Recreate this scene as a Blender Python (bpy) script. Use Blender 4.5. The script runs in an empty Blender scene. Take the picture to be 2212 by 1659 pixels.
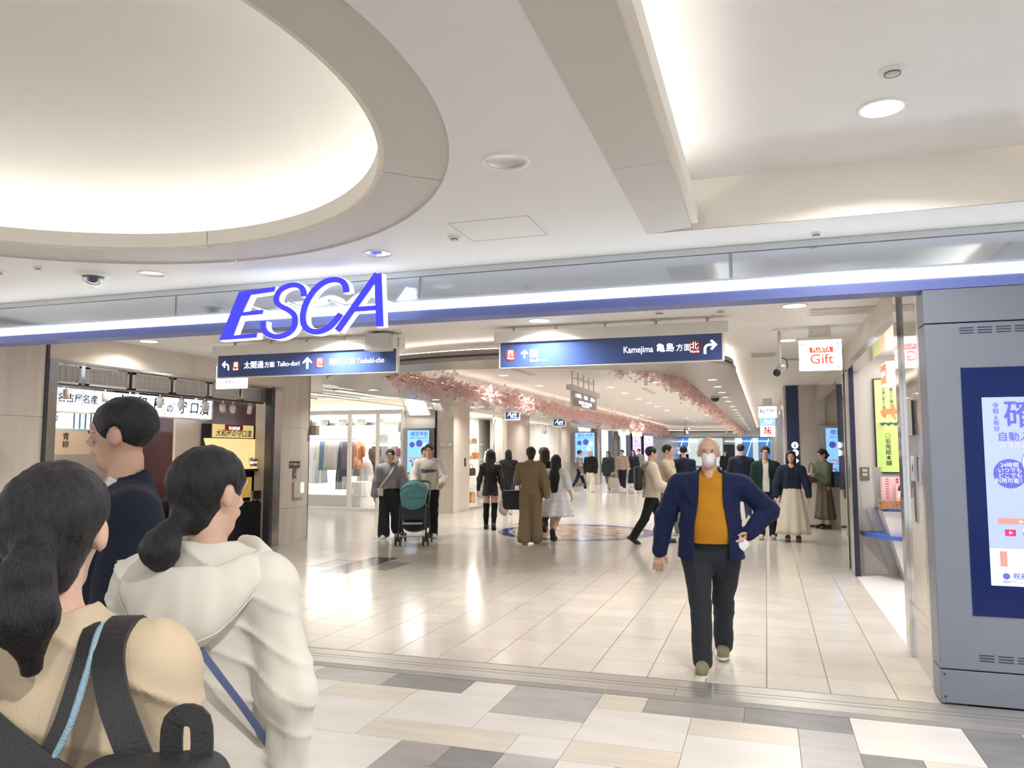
import bpy, math, random
import numpy as np
from mathutils import Vector, Matrix, Euler
R = math.radians
random.seed(7)
sc = bpy.context.scene
COL = sc.collection

# ------------------------------------------------------------------ camera, world, exposure
cam = bpy.data.cameras.new('camera'); cam_o = bpy.data.objects.new('camera', cam); COL.objects.link(cam_o)
cam.sensor_fit = 'HORIZONTAL'; cam.sensor_width = 36.0; cam.lens = 27.18
cam.clip_start = 0.05; cam.clip_end = 300
cam_o.location = (0, 0, 1.6); cam_o.rotation_euler = (R(90 + 4.979), 0, R(18.134))
sc.camera = cam_o
world = bpy.data.worlds.new('World'); sc.world = world; world.use_nodes = True
bg = world.node_tree.nodes['Background']; bg.inputs[0].default_value = (0.94, 0.97, 1.0, 1); bg.inputs[1].default_value = 0.95
vs = sc.view_settings
vs.view_transform = 'Standard'; vs.look = 'None'; vs.gamma = 1.0; vs.use_curve_mapping = False; vs.exposure = 0.36
sc.cycles.max_bounces = 6; sc.cycles.diffuse_bounces = 3; sc.cycles.glossy_bounces = 3
sc.cycles.use_adaptive_sampling = True; sc.cycles.adaptive_threshold = 0.12; sc.cycles.adaptive_min_samples = 16
sc.cycles.transmission_bounces = 6; sc.cycles.transparent_max_bounces = 12
sc.cycles.sample_clamp_indirect = 6.0; sc.cycles.use_denoising = True
sc.cycles.caustics_reflective = False; sc.cycles.caustics_refractive = False
DOWN_W = 12.0      # watts of one recessed downlight
COVE = 1.8         # emission of the cove strips

# ------------------------------------------------------------------ materials
MATS = {}
def mat(name, col, rough=0.5, metal=0.0, var=0.0, scale=4.0, stretch=(1, 1, 1), bump=0.0, bscale=40.0, emit=0.0, ecol=None,
        trans=0.0, spec=0.5, coat=0.0, speck=0.0, tone=0.0, col2=None, wave=None, world_pos=False, alpha=1.0, sheen=0.0):
    if name in MATS: return MATS[name]
    m = bpy.data.materials.new(name); m.use_nodes = True; MATS[name] = m
    nt = m.node_tree; N = nt.nodes; L = nt.links; b = N['Principled BSDF']
    b.inputs['Base Color'].default_value = (*col, 1); b.inputs['Roughness'].default_value = rough
    b.inputs['Metallic'].default_value = metal; b.inputs['Specular IOR Level'].default_value = spec
    b.inputs['Coat Weight'].default_value = coat
    if sheen: b.inputs['Sheen Weight'].default_value = sheen
    if trans: b.inputs['Transmission Weight'].default_value = trans; b.inputs['IOR'].default_value = 1.45
    if alpha < 1: b.inputs['Alpha'].default_value = alpha
    if emit:
        b.inputs['Emission Color'].default_value = (*(ecol or col), 1); b.inputs['Emission Strength'].default_value = emit
    if not (var or bump or speck or tone or wave): return m
    if world_pos:
        g = N.new('ShaderNodeNewGeometry'); src = g.outputs['Position']
    else:
        tc = N.new('ShaderNodeTexCoord'); src = tc.outputs['Object']
    mp = N.new('ShaderNodeMapping'); L.new(src, mp.inputs[0]); mp.inputs['Scale'].default_value = stretch
    cur = None
    def mixin(fac, c2, prev):
        mx = N.new('ShaderNodeMix'); mx.data_type = 'RGBA'
        L.new(fac, mx.inputs[0])
        if prev is None: mx.inputs[6].default_value = (*col, 1)
        else: L.new(prev, mx.inputs[6])
        mx.inputs[7].default_value = (*c2, 1)
        return mx.outputs[2]
    if var:
        n = N.new('ShaderNodeTexNoise'); L.new(mp.outputs[0], n.inputs[0]); n.inputs['Scale'].default_value = scale; n.inputs['Detail'].default_value = 5
        r = N.new('ShaderNodeMapRange'); L.new(n.outputs[0], r.inputs[0]); r.inputs[1].default_value = 0.3; r.inputs[2].default_value = 0.7
        r.inputs[4].default_value = 1.0
        c2 = col2 or tuple(c * (1 - var) for c in col)
        cur = mixin(r.outputs[0], c2, cur)
    if wave:      # (scale, colour, share, axis)  regular stripes
        w = N.new('ShaderNodeTexWave'); L.new(mp.outputs[0], w.inputs[0]); w.inputs['Scale'].default_value = wave[0]; w.bands_direction = wave[3]
        r = N.new('ShaderNodeMath'); r.operation = 'GREATER_THAN'; L.new(w.outputs[1], r.inputs[0]); r.inputs[1].default_value = wave[2]
        cur = mixin(r.outputs[0], wave[1], cur)
    if speck:
        n = N.new('ShaderNodeTexNoise'); L.new(mp.outputs[0], n.inputs[0]); n.inputs['Scale'].default_value = 105; n.inputs['Detail'].default_value = 3
        r = N.new('ShaderNodeMapRange'); L.new(n.outputs[0], r.inputs[0]); r.inputs[1].default_value = 0.56; r.inputs[2].default_value = 0.68; r.inputs[4].default_value = speck
        cur = mixin(r.outputs[0], tuple(c * 0.55 for c in col), cur)
    if tone:
        oi = N.new('ShaderNodeObjectInfo'); mu = N.new('ShaderNodeMath'); mu.operation = 'MULTIPLY'; L.new(oi.outputs['Random'], mu.inputs[0]); mu.inputs[1].default_value = tone
        cur = mixin(mu.outputs[0], tuple(c * 0.6 for c in col), cur)
    if cur is not None: L.new(cur, b.inputs['Base Color'])
    if bump:
        n = N.new('ShaderNodeTexNoise'); L.new(mp.outputs[0], n.inputs[0]); n.inputs['Scale'].default_value = bscale; n.inputs['Detail'].default_value = 3
        bp = N.new('ShaderNodeBump'); bp.inputs['Strength'].default_value = bump; bp.inputs['Distance'].default_value = 0.01
        L.new(n.outputs[0], bp.inputs['Height']); L.new(bp.outputs[0], b.inputs['Normal'])
    return m
def glow(name, col, s): return mat(name, col, 0.6, emit=s)

# ------------------------------------------------------------------ mesh helpers
class MB:
    def __init__(s): s.v = []; s.f = []
    def poly(s, pts, rev=False):
        n = len(s.v); s.v += [tuple(p) for p in pts]; i = list(range(n, n + len(pts))); s.f.append(i[::-1] if rev else i); return s
    def box(s, x0, x1, y0, y1, z0, z1):
        x0, x1 = min(x0, x1), max(x0, x1); y0, y1 = min(y0, y1), max(y0, y1); z0, z1 = min(z0, z1), max(z0, z1)
        n = len(s.v)
        s.v += [(x0, y0, z0), (x1, y0, z0), (x1, y1, z0), (x0, y1, z0), (x0, y0, z1), (x1, y0, z1), (x1, y1, z1), (x0, y1, z1)]
        s.f += [[n + j for j in q] for q in ((3, 2, 1, 0), (4, 5, 6, 7), (0, 1, 5, 4), (1, 2, 6, 5), (2, 3, 7, 6), (3, 0, 4, 7))]
        return s
    def prism(s, pts, d):                       # polygon extruded by vector d
        n = len(s.v); k = len(pts); d = Vector(d)
        s.v += [tuple(p) for p in pts] + [tuple(Vector(p) + d) for p in pts]
        s.f.append(list(range(n, n + k))[::-1]); s.f.append(list(range(n + k, n + 2 * k)))
        for i in range(k): j = (i + 1) % k; s.f.append([n + i, n + j, n + k + j, n + k + i])
        return s
    def loft(s, rings, closed=True, caps=True):   # rings: lists of equal length
        n = len(s.v); k = len(rings[0])
        for r in rings: s.v += [tuple(p) for p in r]
        for a in range(len(rings) - 1):
            for i in range(k if closed else k - 1):
                j = (i + 1) % k; s.f.append([n + a * k + i, n + a * k + j, n + (a + 1) * k + j, n + (a + 1) * k + i])
        if caps and closed:
            s.f.append(list(range(n, n + k))[::-1]); s.f.append(list(range(n + (len(rings) - 1) * k, n + len(rings) * k)))
        return s
    def lathe(s, prof, c=(0, 0, 0), k=24, a0=0.0, a1=2 * math.pi):
        full = abs(a1 - a0 - 2 * math.pi) < 1e-6
        cols = []
        for i in range(k if full else k + 1):
            a = a0 + (a1 - a0) * i / k
            cols.append([(c[0] + r * math.cos(a), c[1] + r * math.sin(a), c[2] + z) for r, z in prof])
        n = len(s.v); m = len(prof)
        for q in cols: s.v += q
        for i in range(len(cols) if full else len(cols) - 1):
            j = (i + 1) % len(cols)
            for t in range(m - 1): s.f.append([n + i * m + t, n + j * m + t, n + j * m + t + 1, n + i * m + t + 1])
        return s
    def tube(s, path, r, k=8):
        rings = []; path = [Vector(p) for p in path]
        for i, p in enumerate(path):
            t = (path[min(i + 1, len(path) - 1)] - path[max(i - 1, 0)]).normalized()
            u = t.cross(Vector((0, 0, 1)))
            if u.length < 0.05: u = t.cross(Vector((0, 1, 0)))
            u.normalize(); w = t.cross(u); rr = r[i] if isinstance(r, (list, tuple)) else r
            rings.append([p + (u * math.cos(2 * math.pi * j / k) + w * math.sin(2 * math.pi * j / k)) * rr for j in range(k)])
        return s.loft(rings)
    def ribbon(s, path, w, nrm, th):              # flat strap: centre line, width, side vectors, thickness
        rings = []; path = [Vector(p) for p in path]
        for i, p in enumerate(path):
            t = (path[min(i + 1, len(path) - 1)] - path[max(i - 1, 0)]).normalized()
            nn = Vector(nrm[i] if isinstance(nrm[0], (list, tuple, Vector)) else nrm); sd = t.cross(nn).normalized(); up = sd.cross(t).normalized()
            rings.append([p + sd * w / 2 - up * th / 2, p + sd * w / 2 + up * th / 2, p - sd * w / 2 + up * th / 2, p - sd * w / 2 - up * th / 2])
        return s.loft(rings)
    def build(s, name, m, parent=None, smooth=False, bevel=0.0, loc=None, rot=None):
        me = bpy.data.meshes.new(name); me.from_pydata(s.v, [], s.f); me.validate(); 
        return link(name, me, m, parent, smooth, bevel, loc, rot)
def link(name, me, m, parent=None, smooth=False, bevel=0.0, loc=None, rot=None):
    o = bpy.data.objects.new(name, me); COL.objects.link(o)
    if m is not None and hasattr(me, 'materials') and not len(me.materials): me.materials.append(m)
    if parent is not None: o.parent = parent
    if loc: o.location = loc
    if rot: o.rotation_euler = rot
    if smooth: me.polygons.foreach_set('use_smooth', [True] * len(me.polygons))
    if bevel:
        md = o.modifiers.new('bevel', 'BEVEL'); md.width = bevel; md.segments = 2; md.limit_method = 'ANGLE'
    return o
def tag(o, label=None, cat=None, group=None, kind=None):
    if label: o['label'] = label
    if cat: o['category'] = cat
    if group: o['group'] = group
    if kind: o['kind'] = kind
    return o
def thing(name, label, cat, loc=(0, 0, 0), rz=0.0, group=None):
    o = bpy.data.objects.new(name, None); COL.objects.link(o); o.location = loc; o.rotation_euler = (0, 0, rz); o.empty_display_size = 0.1
    return tag(o, label, cat, group)
def box(name, b, m, parent=None, bevel=0.0): return MB().box(*b).build(name, m, parent, bevel=bevel)
def struct(o): o['kind'] = 'structure'; return o
def copy_tree(o, parent=None):
    c = o.copy(); COL.objects.link(c); c.parent = parent
    for ch in list(o.children): copy_tree(ch, c)
    return c
FX, FY_, FNX = (R(90), 0, 0), None, (R(90), 0, R(-90))    # text faces -Y / faces -X
FPX = (R(90), 0, R(90))                                   # text faces +X
def text(s, size, m, parent, loc, rot=FX, align='CENTER', bold=0.0, shear=0.0, wide=1.0, name='lettering', ext=0.0012, space=1.0):
    c = bpy.data.curves.new(name, 'FONT'); c.body = s; c.size = size; c.align_x = align; c.align_y = 'CENTER'
    c.extrude = ext; c.offset = bold * size; c.shear = shear; c.resolution_u = 3; c.space_character = space
    o = bpy.data.objects.new(name, c); COL.objects.link(o); c.materials.append(m); o.parent = parent; o.location = loc; o.rotation_euler = rot
    o.scale = (wide, 1, 1)
    return o
def crv(pts, closed, n):                            # Catmull-Rom
    P = [np.array(p, float) for p in pts]; out = []; k = len(P)
    for i in range(k if closed else k - 1):
        p0, p1, p2, p3 = (P[(i - 1) % k], P[i], P[(i + 1) % k], P[(i + 2) % k]) if closed else (P[max(i - 1, 0)], P[i], P[i + 1], P[min(i + 2, k - 1)])
        for t in np.arange(n) / n:
            out.append(tuple(0.5 * (2 * p1 + (p2 - p0) * t + (2 * p0 - 5 * p1 + 4 * p2 - p3) * t * t + (3 * p1 - p0 - 3 * p2 + p3) * t ** 3)))
    if not closed: out.append(tuple(P[-1]))
    return out
def smooth_ring(pts, n):                            # closed Hermite curve with chord-weighted tangents (no overshoot)
    P = [np.array(p, float) for p in pts]; k = len(P); out = []
    ch = [np.linalg.norm(P[(i + 1) % k] - P[i]) for i in range(k)]; T = []
    for i in range(k):
        a, b = ch[i - 1], ch[i]; T.append(((P[i] - P[i - 1]) / a * b + (P[(i + 1) % k] - P[i]) / b * a) / (a + b))
    for i in range(k):
        j = (i + 1) % k; m0, m1 = T[i] * ch[i], T[j] * ch[i]
        for t in np.arange(n) / n:
            out.append(tuple((2 * t ** 3 - 3 * t * t + 1) * P[i] + (t ** 3 - 2 * t * t + t) * m0 + (-2 * t ** 3 + 3 * t * t) * P[j] + (t ** 3 - t * t) * m1))
    return out
def area(name, loc, rot, sx, sy, watts, col=(1, 1, 1), parent=None, spread=None):
    l = bpy.data.lights.new(name, 'AREA'); l.shape = 'RECTANGLE'; l.size = sx; l.size_y = sy; l.energy = watts; l.color = col
    if spread: l.spread = spread
    o = bpy.data.objects.new(name, l); COL.objects.link(o); o.location = loc; o.rotation_euler = rot
    if parent is not None: o.parent = parent
    return o
def ordinal(i): return ['first', 'second', 'third', 'fourth', 'fifth', 'sixth', 'seventh', 'eighth', 'ninth', 'tenth', 'eleventh', 'twelfth', 'thirteenth',
                        'fourteenth', 'fifteenth', 'sixteenth', 'seventeenth', 'eighteenth', 'nineteenth', 'twentieth'][i] if i < 20 else '%dth' % (i + 1)
_yaw, _pit = R(18.134), R(4.979)
_fw = Vector((-math.sin(_yaw) * math.cos(_pit), math.cos(_yaw) * math.cos(_pit), math.sin(_pit))); _rt = Vector((math.cos(_yaw), math.sin(_yaw), 0)); _up = _rt.cross(_fw)
def seen(p, mrg=0.04):                              # is a point inside the photographed frame (used only to choose which floor tiles become single parts)
    d = Vector(p) - Vector((0, 0, 1.6)); w = d.dot(_fw)
    if w < 0.2: return False
    return abs(d.dot(_rt) / w) < 0.662 * (1 + mrg) and abs(d.dot(_up) / w) < 0.497 * (1 + mrg)

# palette
WHITE = mat('white_paint', (0.86, 0.852, 0.838), 0.6, var=0.03, scale=2)
CEIL = mat('ceiling_paint', (0.83, 0.828, 0.82), 0.55, var=0.03, scale=1.5)
CEIL_IN = mat('arcade_ceiling_paint', (0.85, 0.825, 0.80), 0.5, var=0.03, scale=1.5)
TAUPE = mat('taupe_ceiling_panel', (0.62, 0.59, 0.55), 0.5, var=0.04, scale=2)
RINGM = mat('ring_soffit_taupe', (0.355, 0.31, 0.28), 0.3, var=0.05, scale=2)
RINGD = mat('ring_groove_dark', (0.2, 0.17, 0.155), 0.5)
CREAM = mat('cream_panel', (0.85, 0.80, 0.71), 0.5)
STONE = mat('travertine_stone', (0.68, 0.625, 0.56), 0.2, var=0.3, scale=1.6, stretch=(4, 4, 0.55), col2=(0.58, 0.525, 0.465), bump=0.02, spec=0.5, tone=0.12)
POLST = mat('polished_stone', (0.52, 0.475, 0.415), 0.06, var=0.25, scale=2.5, stretch=(5, 5, 0.8), spec=0.8, coat=0.6)
STEEL = mat('brushed_stainless', (0.62, 0.60, 0.58), 0.22, 1.0, var=0.12, scale=60, stretch=(1, 1, 0.02))
STEELM = mat('mirror_stainless', (0.72, 0.72, 0.74), 0.08, 1.0)
DSTEEL = mat('dark_metal', (0.10, 0.10, 0.11), 0.3, 0.8)
BLACK = mat('black_plastic', (0.015, 0.015, 0.017), 0.4)
FASCIA = mat('grey_mirror_glass', (0.60, 0.65, 0.72), 0.09, 0.8)
LITW = glow('lit_white_strip', (0.92, 0.96, 1.0), 5.0)
LENS = glow('downlight_lens', (1.0, 0.95, 0.86), 12.0)
COVEM = glow('cove_led_strip', (1.0, 0.955, 0.88), COVE * 4)
COVEW = glow('cove_led_warm', (1.0, 0.87, 0.75), COVE * 3.2)
NAVY = mat('navy_print', (0.025, 0.055, 0.17), 0.4)
TXTW = glow('sign_white_lettering', (1, 1, 1), 1.3)
TXTK = mat('black_lettering', (0.012, 0.012, 0.015), 0.5)
BLUEB = mat('blue_band', (0.15, 0.19, 0.50), 0.4)
GROUT = mat('grout', (0.20, 0.17, 0.145), 0.8)
GLASS = mat('clear_glass', (0.97, 0.99, 0.985), 0.02, trans=1.0, alpha=0.22, spec=0.6)
# ================================================================== STRUCTURE
# ---- concourse floor: large mixed tiles, real pieces (0.30 x 0.29 m module)
fc = struct(box('floor', (-9.5, 4.5, -5, 5.21, -0.08, -0.006), GROUT)); fc['label'] = 'large beige, white and grey tiles of the concourse in front of the entrance'
TC = {'W': mat('tile_white', (0.74, 0.70, 0.655), 0.3, var=0.12, scale=3, stretch=(0.6, 2.2, 1), world_pos=True, bump=0.02, bscale=60),
      'B': mat('tile_beige', (0.70, 0.62, 0.53), 0.3, var=0.14, scale=4, stretch=(0.4, 3, 1), world_pos=True),
      'G': mat('tile_grey', (0.47, 0.445, 0.42), 0.3, var=0.22, scale=4, stretch=(0.7, 2, 1), world_pos=True),
      'M': mat('tile_warm_grey', (0.385, 0.355, 0.335), 0.3, var=0.25, scale=4, stretch=(0.5, 2.5, 1), world_pos=True),
      'D': mat('tile_dark', (0.25, 0.24, 0.24), 0.3, var=0.3, scale=5, stretch=(0.7, 2, 1), world_pos=True)}
X0, SX, SY = -1.07, 0.30, 0.2905
fixed = [(-7, 0, 2, 1, 'G'), (-5, 0, 2, 1, 'D'), (-8, 0, 1, 1, 'B'), (-6, 1, 2, 1, 'B'), (-8, 1, 2, 1, 'W'), (-6, 2, 2, 2, 'W'), (-8, 2, 2, 2, 'W'), (-4, 3, 3, 1, 'B'),
         (-6, 4, 1, 1, 'D'), (-5, 4, 2, 2, 'W'), (-3, 4, 1, 2, 'M'), (-2, 4, 1, 1, 'D'), (-1, 4, 1, 1, 'G'), (-6, 5, 1, 1, 'B'), (-2, 0, 2, 2, 'G'), (-2, 2, 2, 1, 'W'), (-1, 3, 1, 1, 'W'),
         (0, 0, 1, 1, 'B'), (1, 0, 2, 1, 'M'), (3, 0, 2, 1, 'D'), (5, 0, 2, 2, 'W'), (7, 0, 1, 2, 'D'), (0, 1, 2, 2, 'W'), (0, 3, 2, 1, 'B'),
         (2, 1, 2, 1, 'B'), (2, 2, 2, 2, 'W'), (4, 1, 1, 2, 'G'), (5, 2, 1, 1, 'D'), (6, 2, 2, 1, 'B'), (0, 4, 1, 1, 'W'), (1, 4, 1, 1, 'M'), (-4, 1, 2, 2, 'W'), (8, 0, 2, 1, 'W'),
         (4, 3, 2, 2, 'W'), (6, 3, 1, 1, 'B'), (2, 4, 2, 1, 'B'), (-3, 0, 1, 1, 'W')]
occ = set(); tl = []
def put(i, j, w, h, c):
    for a in range(w):
        for b in range(h): occ.add((i + a, j + b))
    tl.append((i, j, w, h, c))
for q in fixed: put(*q)
rt = random.Random(3)
for j in range(0, 11):
    for i in range(-24, 12):
        if (i, j) in occ: continue
        opts = [(w, h) for w, h in ((2, 2), (2, 1), (1, 1), (1, 2)) if all((i + a, j + b) not in occ for a in range(w) for b in range(h))]
        w, h = rt.choice(opts); put(i, j, w, h, rt.choice('WWWBBGGMD'))
tmesh = {}
def slab_mesh(w, h, t=0.006, gx=0.0012, gy=0.0012):
    k = (round(w, 3), round(h, 3))
    if abs(w - 0.405) < 1e-6: gx, gy = 0.003, 0.0016
    else: gx, gy = 0.0016, 0.0013
    if k not in tmesh:
        b = MB().box(gx, w - gx, -h + gy, -gy, -t, 0); me = bpy.data.meshes.new('tile'); me.from_pydata(b.v, [], b.f); tmesh[k] = me
    return tmesh[k]
def tile_obj(w, h, x, y, m, parent, name='tile', z=0.0):
    me = slab_mesh(w, h)
    if not len(me.materials): me.materials.append(None)
    o = bpy.data.objects.new(name, me); COL.objects.link(o); o.parent = parent; o.location = (x, y, z)
    o.material_slots[0].link = 'OBJECT'; o.material_slots[0].material = m
    return o
for i, j, w, h, c in tl: tile_obj(SX * w, SY * h, X0 + SX * i, 5.21 - SY * j, TC[c], fc)

# ---- threshold
thr = struct(box('trim_1', (-9.5, 4.5, 5.30, 5.655, -0.03, 0.004), mat('sill_metal', (0.66, 0.63, 0.60), 0.33, 0.75, var=0.18, scale=3, stretch=(0.3, 8, 1)))); thr['label'] = 'brushed metal threshold rail across the entrance'
for y, w in ((5.50, 0.006), (5.44, 0.003), (5.652, 0.008)): box('groove', (-9.5, 4.5, y, y + w, 0.0042, 0.0048), mat('groove_brown', (0.19, 0.15, 0.13), 0.6), thr)
for x in (-0.62, -4.2, 3.0): box('rail_joint', (x, x + 0.003, 5.30, 5.50, 0.0042, 0.0047), mat('groove_brown', (0.19, 0.15, 0.13), 0.6), thr)
struct(box('trim_2', (-9.5, 4.5, 5.21, 5.30, -0.03, 0.002), mat('sill_grey_strip', (0.30, 0.28, 0.27), 0.35, var=0.1)))['label'] = 'dark grey strip in front of the metal threshold'

# ---- arcade floor: 0.405 x 0.3875 m speckled tiles
fl = struct(box('floor_arcade', (-16, 4.5, 5.655, 84, -0.08, -0.005), GROUT)); fl['label'] = 'speckled cream tile floor of the shopping arcade'
TA = mat('arcade_tile', (0.70, 0.645, 0.575), 0.16, var=0.10, scale=3, speck=0.62, tone=0.22, world_pos=True, spec=0.6)
TAD = mat('arcade_tile_dark', (0.15, 0.155, 0.165), 0.12, var=0.2, scale=5, world_pos=True)
TAM = mat('arcade_tile_brown', (0.42, 0.385, 0.35), 0.14, var=0.2, scale=5, world_pos=True, speck=0.3)
AX, AY = 0.405, 0.3875
MED = (-3.65, 15.25, 1.56)
cells = []
for j in range(0, 42):
    for i in range(-21, 3):
        x, y = -0.04 + AX * i, 5.665 + AY * (j + 1)
        if x + AX < -8.0 or x > 1.05: continue
        cx, cy = x + AX / 2, y - AY / 2
        if math.hypot(cx - MED[0], cy - MED[1]) < MED[2] + 0.28: continue
        cells.append((x, y, i, j, seen((cx, cy, 0), 0.0)))
def ta_mat(i, j):
    if i in (-14,) and 9 <= j <= 12: return TAD
    if (i == -15 and j in (10, 11)) or (i == -13 and j in (10, 11)): return TAM
    if j in (60, 61): return TAM
    return TA
single = sorted([c for c in cells if c[4]], key=lambda c: c[1])[:300]
sset = set((c[2], c[3]) for c in single)
for x, y, i, j, s in single: tile_obj(AX, AY, x, y, ta_mat(i, j), fl)
rest = MB(); restd = MB()
def rbox(mb, x0, x1, y0, y1): mb.poly([(x0 + .003, y0 + .0016, 0), (x1 - .003, y0 + .0016, 0), (x1 - .003, y1 - .0016, 0), (x0 + .003, y1 - .0016, 0)])
for x, y, i, j, s in cells:
    if (i, j) in sset: continue
    rbox(restd if ta_mat(i, j) in (TAD, TAM) else rest, x, x + AX, y - AY, y)
for j in range(42, 110):
    for i in range(-21, 3):
        x, y = -0.04 + AX * i, 5.665 + AY * (j + 1)
        if x + AX < -8.0 or x > 1.05: continue
        rbox(restd if (j in (62, 63) and i in (-14, -13)) or (j in (62, 63) and i in (-12, -15)) else rest, x, x + AX, y - AY, y)
for j in range(16, 60):                                # side passages
    for i in list(range(-39, -20)) + list(range(3, 9)):
        x, y = -0.04 + AX * i, 5.665 + AY * (j + 1); rbox(rest, x, x + AX, y - AY, y)
for j in range(110, 203):
    for i in range(-21, 3):
        x, y = -0.04 + AX * i, 5.665 + AY * (j + 1); rbox(rest, x, x + AX, y - AY, y)
rest.build('far_tiles', TA, fl)['kind'] = 'stuff'
if restd.f: restd.build('far_dark_tiles', TAM, fl)['kind'] = 'stuff'
# round inlay in the floor
med = struct(MB().lathe([(0, 0), (MED[2] + 0.34, 0)], (MED[0], MED[1], -0.002), 64).build('floor_inlay', TA)); med['label'] = 'round floor inlay with a blue border in the middle of the arcade'
for nm, r0, r1, c in (('border_ring', 1.34, 1.56, (0.035, 0.05, 0.22)), ('pale_ring', 1.27, 1.34, (0.55, 0.50, 0.44)), ('brown_ring', 1.21, 1.27, (0.17, 0.11, 0.09)), ('centre_disc', 0.0, 1.21, (0.62, 0.45, 0.32))):
    MB().lathe([(r1, 0), (r0, 0)] if r0 else [(r1, 0), (0.001, 0)], (MED[0], MED[1], 0.001), 64).build(nm, mat('inlay_' + nm, c, 0.14, var=0.25, scale=6, world_pos=True), med)
for k in range(12):
    a = k * math.pi / 6
    MB().prism([(MED[0] + r * math.cos(a + d), MED[1] + r * math.sin(a + d), 0.0015) for r, d in ((0.35, 0), (0.8, 0.14), (1.15, 0), (0.8, -0.14))], (0, 0, 0.001)).build('petal_inlay', mat('inlay_petal', (0.48, 0.28, 0.22), 0.15, var=0.2), med)

# ---- concourse ceiling with the round coffer and the long rectangular coffer
ZC = 3.07; CX, CY, CR = -3.75, 2.45, 2.5
cm = MB(); n = 160
inn, out = [], []
for i in range(n):
    a = 2 * math.pi * i / n; c, s = math.cos(a), math.sin(a); t = 2.75 / max(abs(c), abs(s))
    inn.append((CX + CR * c, CY + CR * s, ZC)); out.append((CX + t * c, CY + t * s, ZC))
for i in range(n):
    j = (i + 1) % n; cm.poly([inn[i], inn[j], out[j], out[i]])
def cq(x0, x1, y0, y1): cm.poly([(x0, y0, ZC), (x0, y1, ZC), (x1, y1, ZC), (x1, y0, ZC)])
cq(-9.5, CX - 2.75, -5, 5.68); cq(CX - 2.75, CX + 2.75, CY + 2.75, 5.68); cq(CX - 2.75, CX + 2.75, -5, CY - 2.75)
RX0, RX1, RY0, RY1 = -0.73, 2.0, -3.0, 5.17
cq(CX + 2.75, RX0, -5, 5.68); cq(RX0, RX1, RY1, 5.68); cq(RX0, RX1, -5, RY0); cq(RX1, 4.5, -5, 5.68)
ceil = struct(cm.build('ceiling', CEIL)); ceil['label'] = 'white concourse ceiling with a round and a long rectangular coffer'
# round coffer: taupe ring panels (with joints), cream lip, hidden LED, dome
for k in range(6):
    MB().lathe([(CR, ZC), (CR, ZC + 0.012), (CR - 0.006, ZC + 0.012), (CR - 0.30, ZC + 0.03), (CR - 0.32, ZC + 0.03)], (CX, CY, 0), 26, R(33 + 60 * k + 0.06), R(93 + 60 * k - 0.06)).build('ring_panel', TAUPE, ceil, True)
    MB().lathe([(2.18, 3.10), (2.18, 3.112), (2.145, 3.112), (2.145, 3.215), (2.185, 3.215), (2.185, 3.12), (2.62, 3.12)], (CX, CY, 0), 26, R(33 + 60 * k + 0.06), R(93 + 60 * k - 0.06)).build('coffer_lip', CREAM, ceil, False)
dome = [(2.62, 3.12), (2.62, 3.34)] + [(2.62 * math.cos(a), 3.34 + 0.42 * math.sin(a)) for a in np.linspace(0.02, math.pi / 2, 16)]
MB().lathe(dome[::-1], (CX, CY, 0), 96).build('coffer_dome', WHITE, ceil, True)
MB().lathe([(2.42, 3.15), (2.36, 3.15), (2.36, 3.14)], (CX, CY, 0), 96).build('led_strip', COVEM, ceil)
# rectangular coffer
def longbox(name, x0, x1, z0, z1, m, y0=RY0, y1=RY1): return box(name, (x0, x1, y0, y1, z0, z1), m, ceil)
for y0, y1 in ((-3.0, 0.6), (0.603, 3.898), (3.901, 5.17)):
    MB().prism([(-0.73, y0, ZC - 0.002), (-0.43, y0, ZC + 0.012), (-0.43, y0, ZC + 0.03), (-0.73, y0, ZC + 0.03)], (0, y1 - y0, 0)).build('edge_panel', TAUPE, ceil)
    MB().prism([(1.70, y0, ZC + 0.012), (2.0, y0, ZC - 0.002), (2.0, y0, ZC + 0.03), (1.70, y0, ZC + 0.03)], (0, y1 - y0, 0)).build('edge_panel', TAUPE, ceil)
for x0, x1 in ((-0.43, -0.385), (1.655, 1.70)):
    for y0, y1 in ((-3.0, 0.6), (0.603, 3.898), (3.901, 5.12)): box('coffer_lip', (x0, x1, y0, y1, ZC + 0.03, ZC + 0.155), CREAM, ceil)
longbox('trough_base', -0.75, -0.43, ZC + 0.03, ZC + 0.04, WHITE); longbox('trough_base', 1.7, 2.05, ZC + 0.03, ZC + 0.04, WHITE)
longbox('trough_side', -0.80, -0.75, ZC + 0.01, 3.45, WHITE); longbox('trough_side', 2.05, 2.1, ZC + 0.01, 3.45, WHITE)
box('coffer_end', (-0.8, 2.3, 5.172, 5.22, ZC + 0.003, 3.45), mat('cream_wall', (0.86, 0.81, 0.73), 0.55), ceil); box('coffer_end', (-0.8, 2.3, -3.05, -3.0, ZC, 3.45), WHITE, ceil)
box('coffer_top', (-0.8, 2.3, -3.05, 5.22, 3.41, 3.46), WHITE, ceil)
box('led_strip', (-0.66, -0.60, -2.9, 4.75, ZC + 0.06, ZC + 0.075), COVEM, ceil); box('led_strip', (1.87, 1.93, -2.9, 4.75, ZC + 0.06, ZC + 0.075), COVEM, ceil)
# inspection hatch
hx = tag(MB().box(-1.92, -1.92 + 0.006, 4.52, 4.98, ZC - 0.002, ZC).box(-1.38, -1.374, 4.52, 4.98, ZC - 0.002, ZC).box(-1.92, -1.374, 4.52, 4.526, ZC - 0.002, ZC).box(-1.92, -1.374, 4.974, 4.98, ZC - 0.002, ZC).build('inspection_hatch', mat('hatch_line', (0.55, 0.54, 0.53), 0.5)), 'square flush inspection hatch in the concourse ceiling beyond the round coffer', 'hatch')

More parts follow.
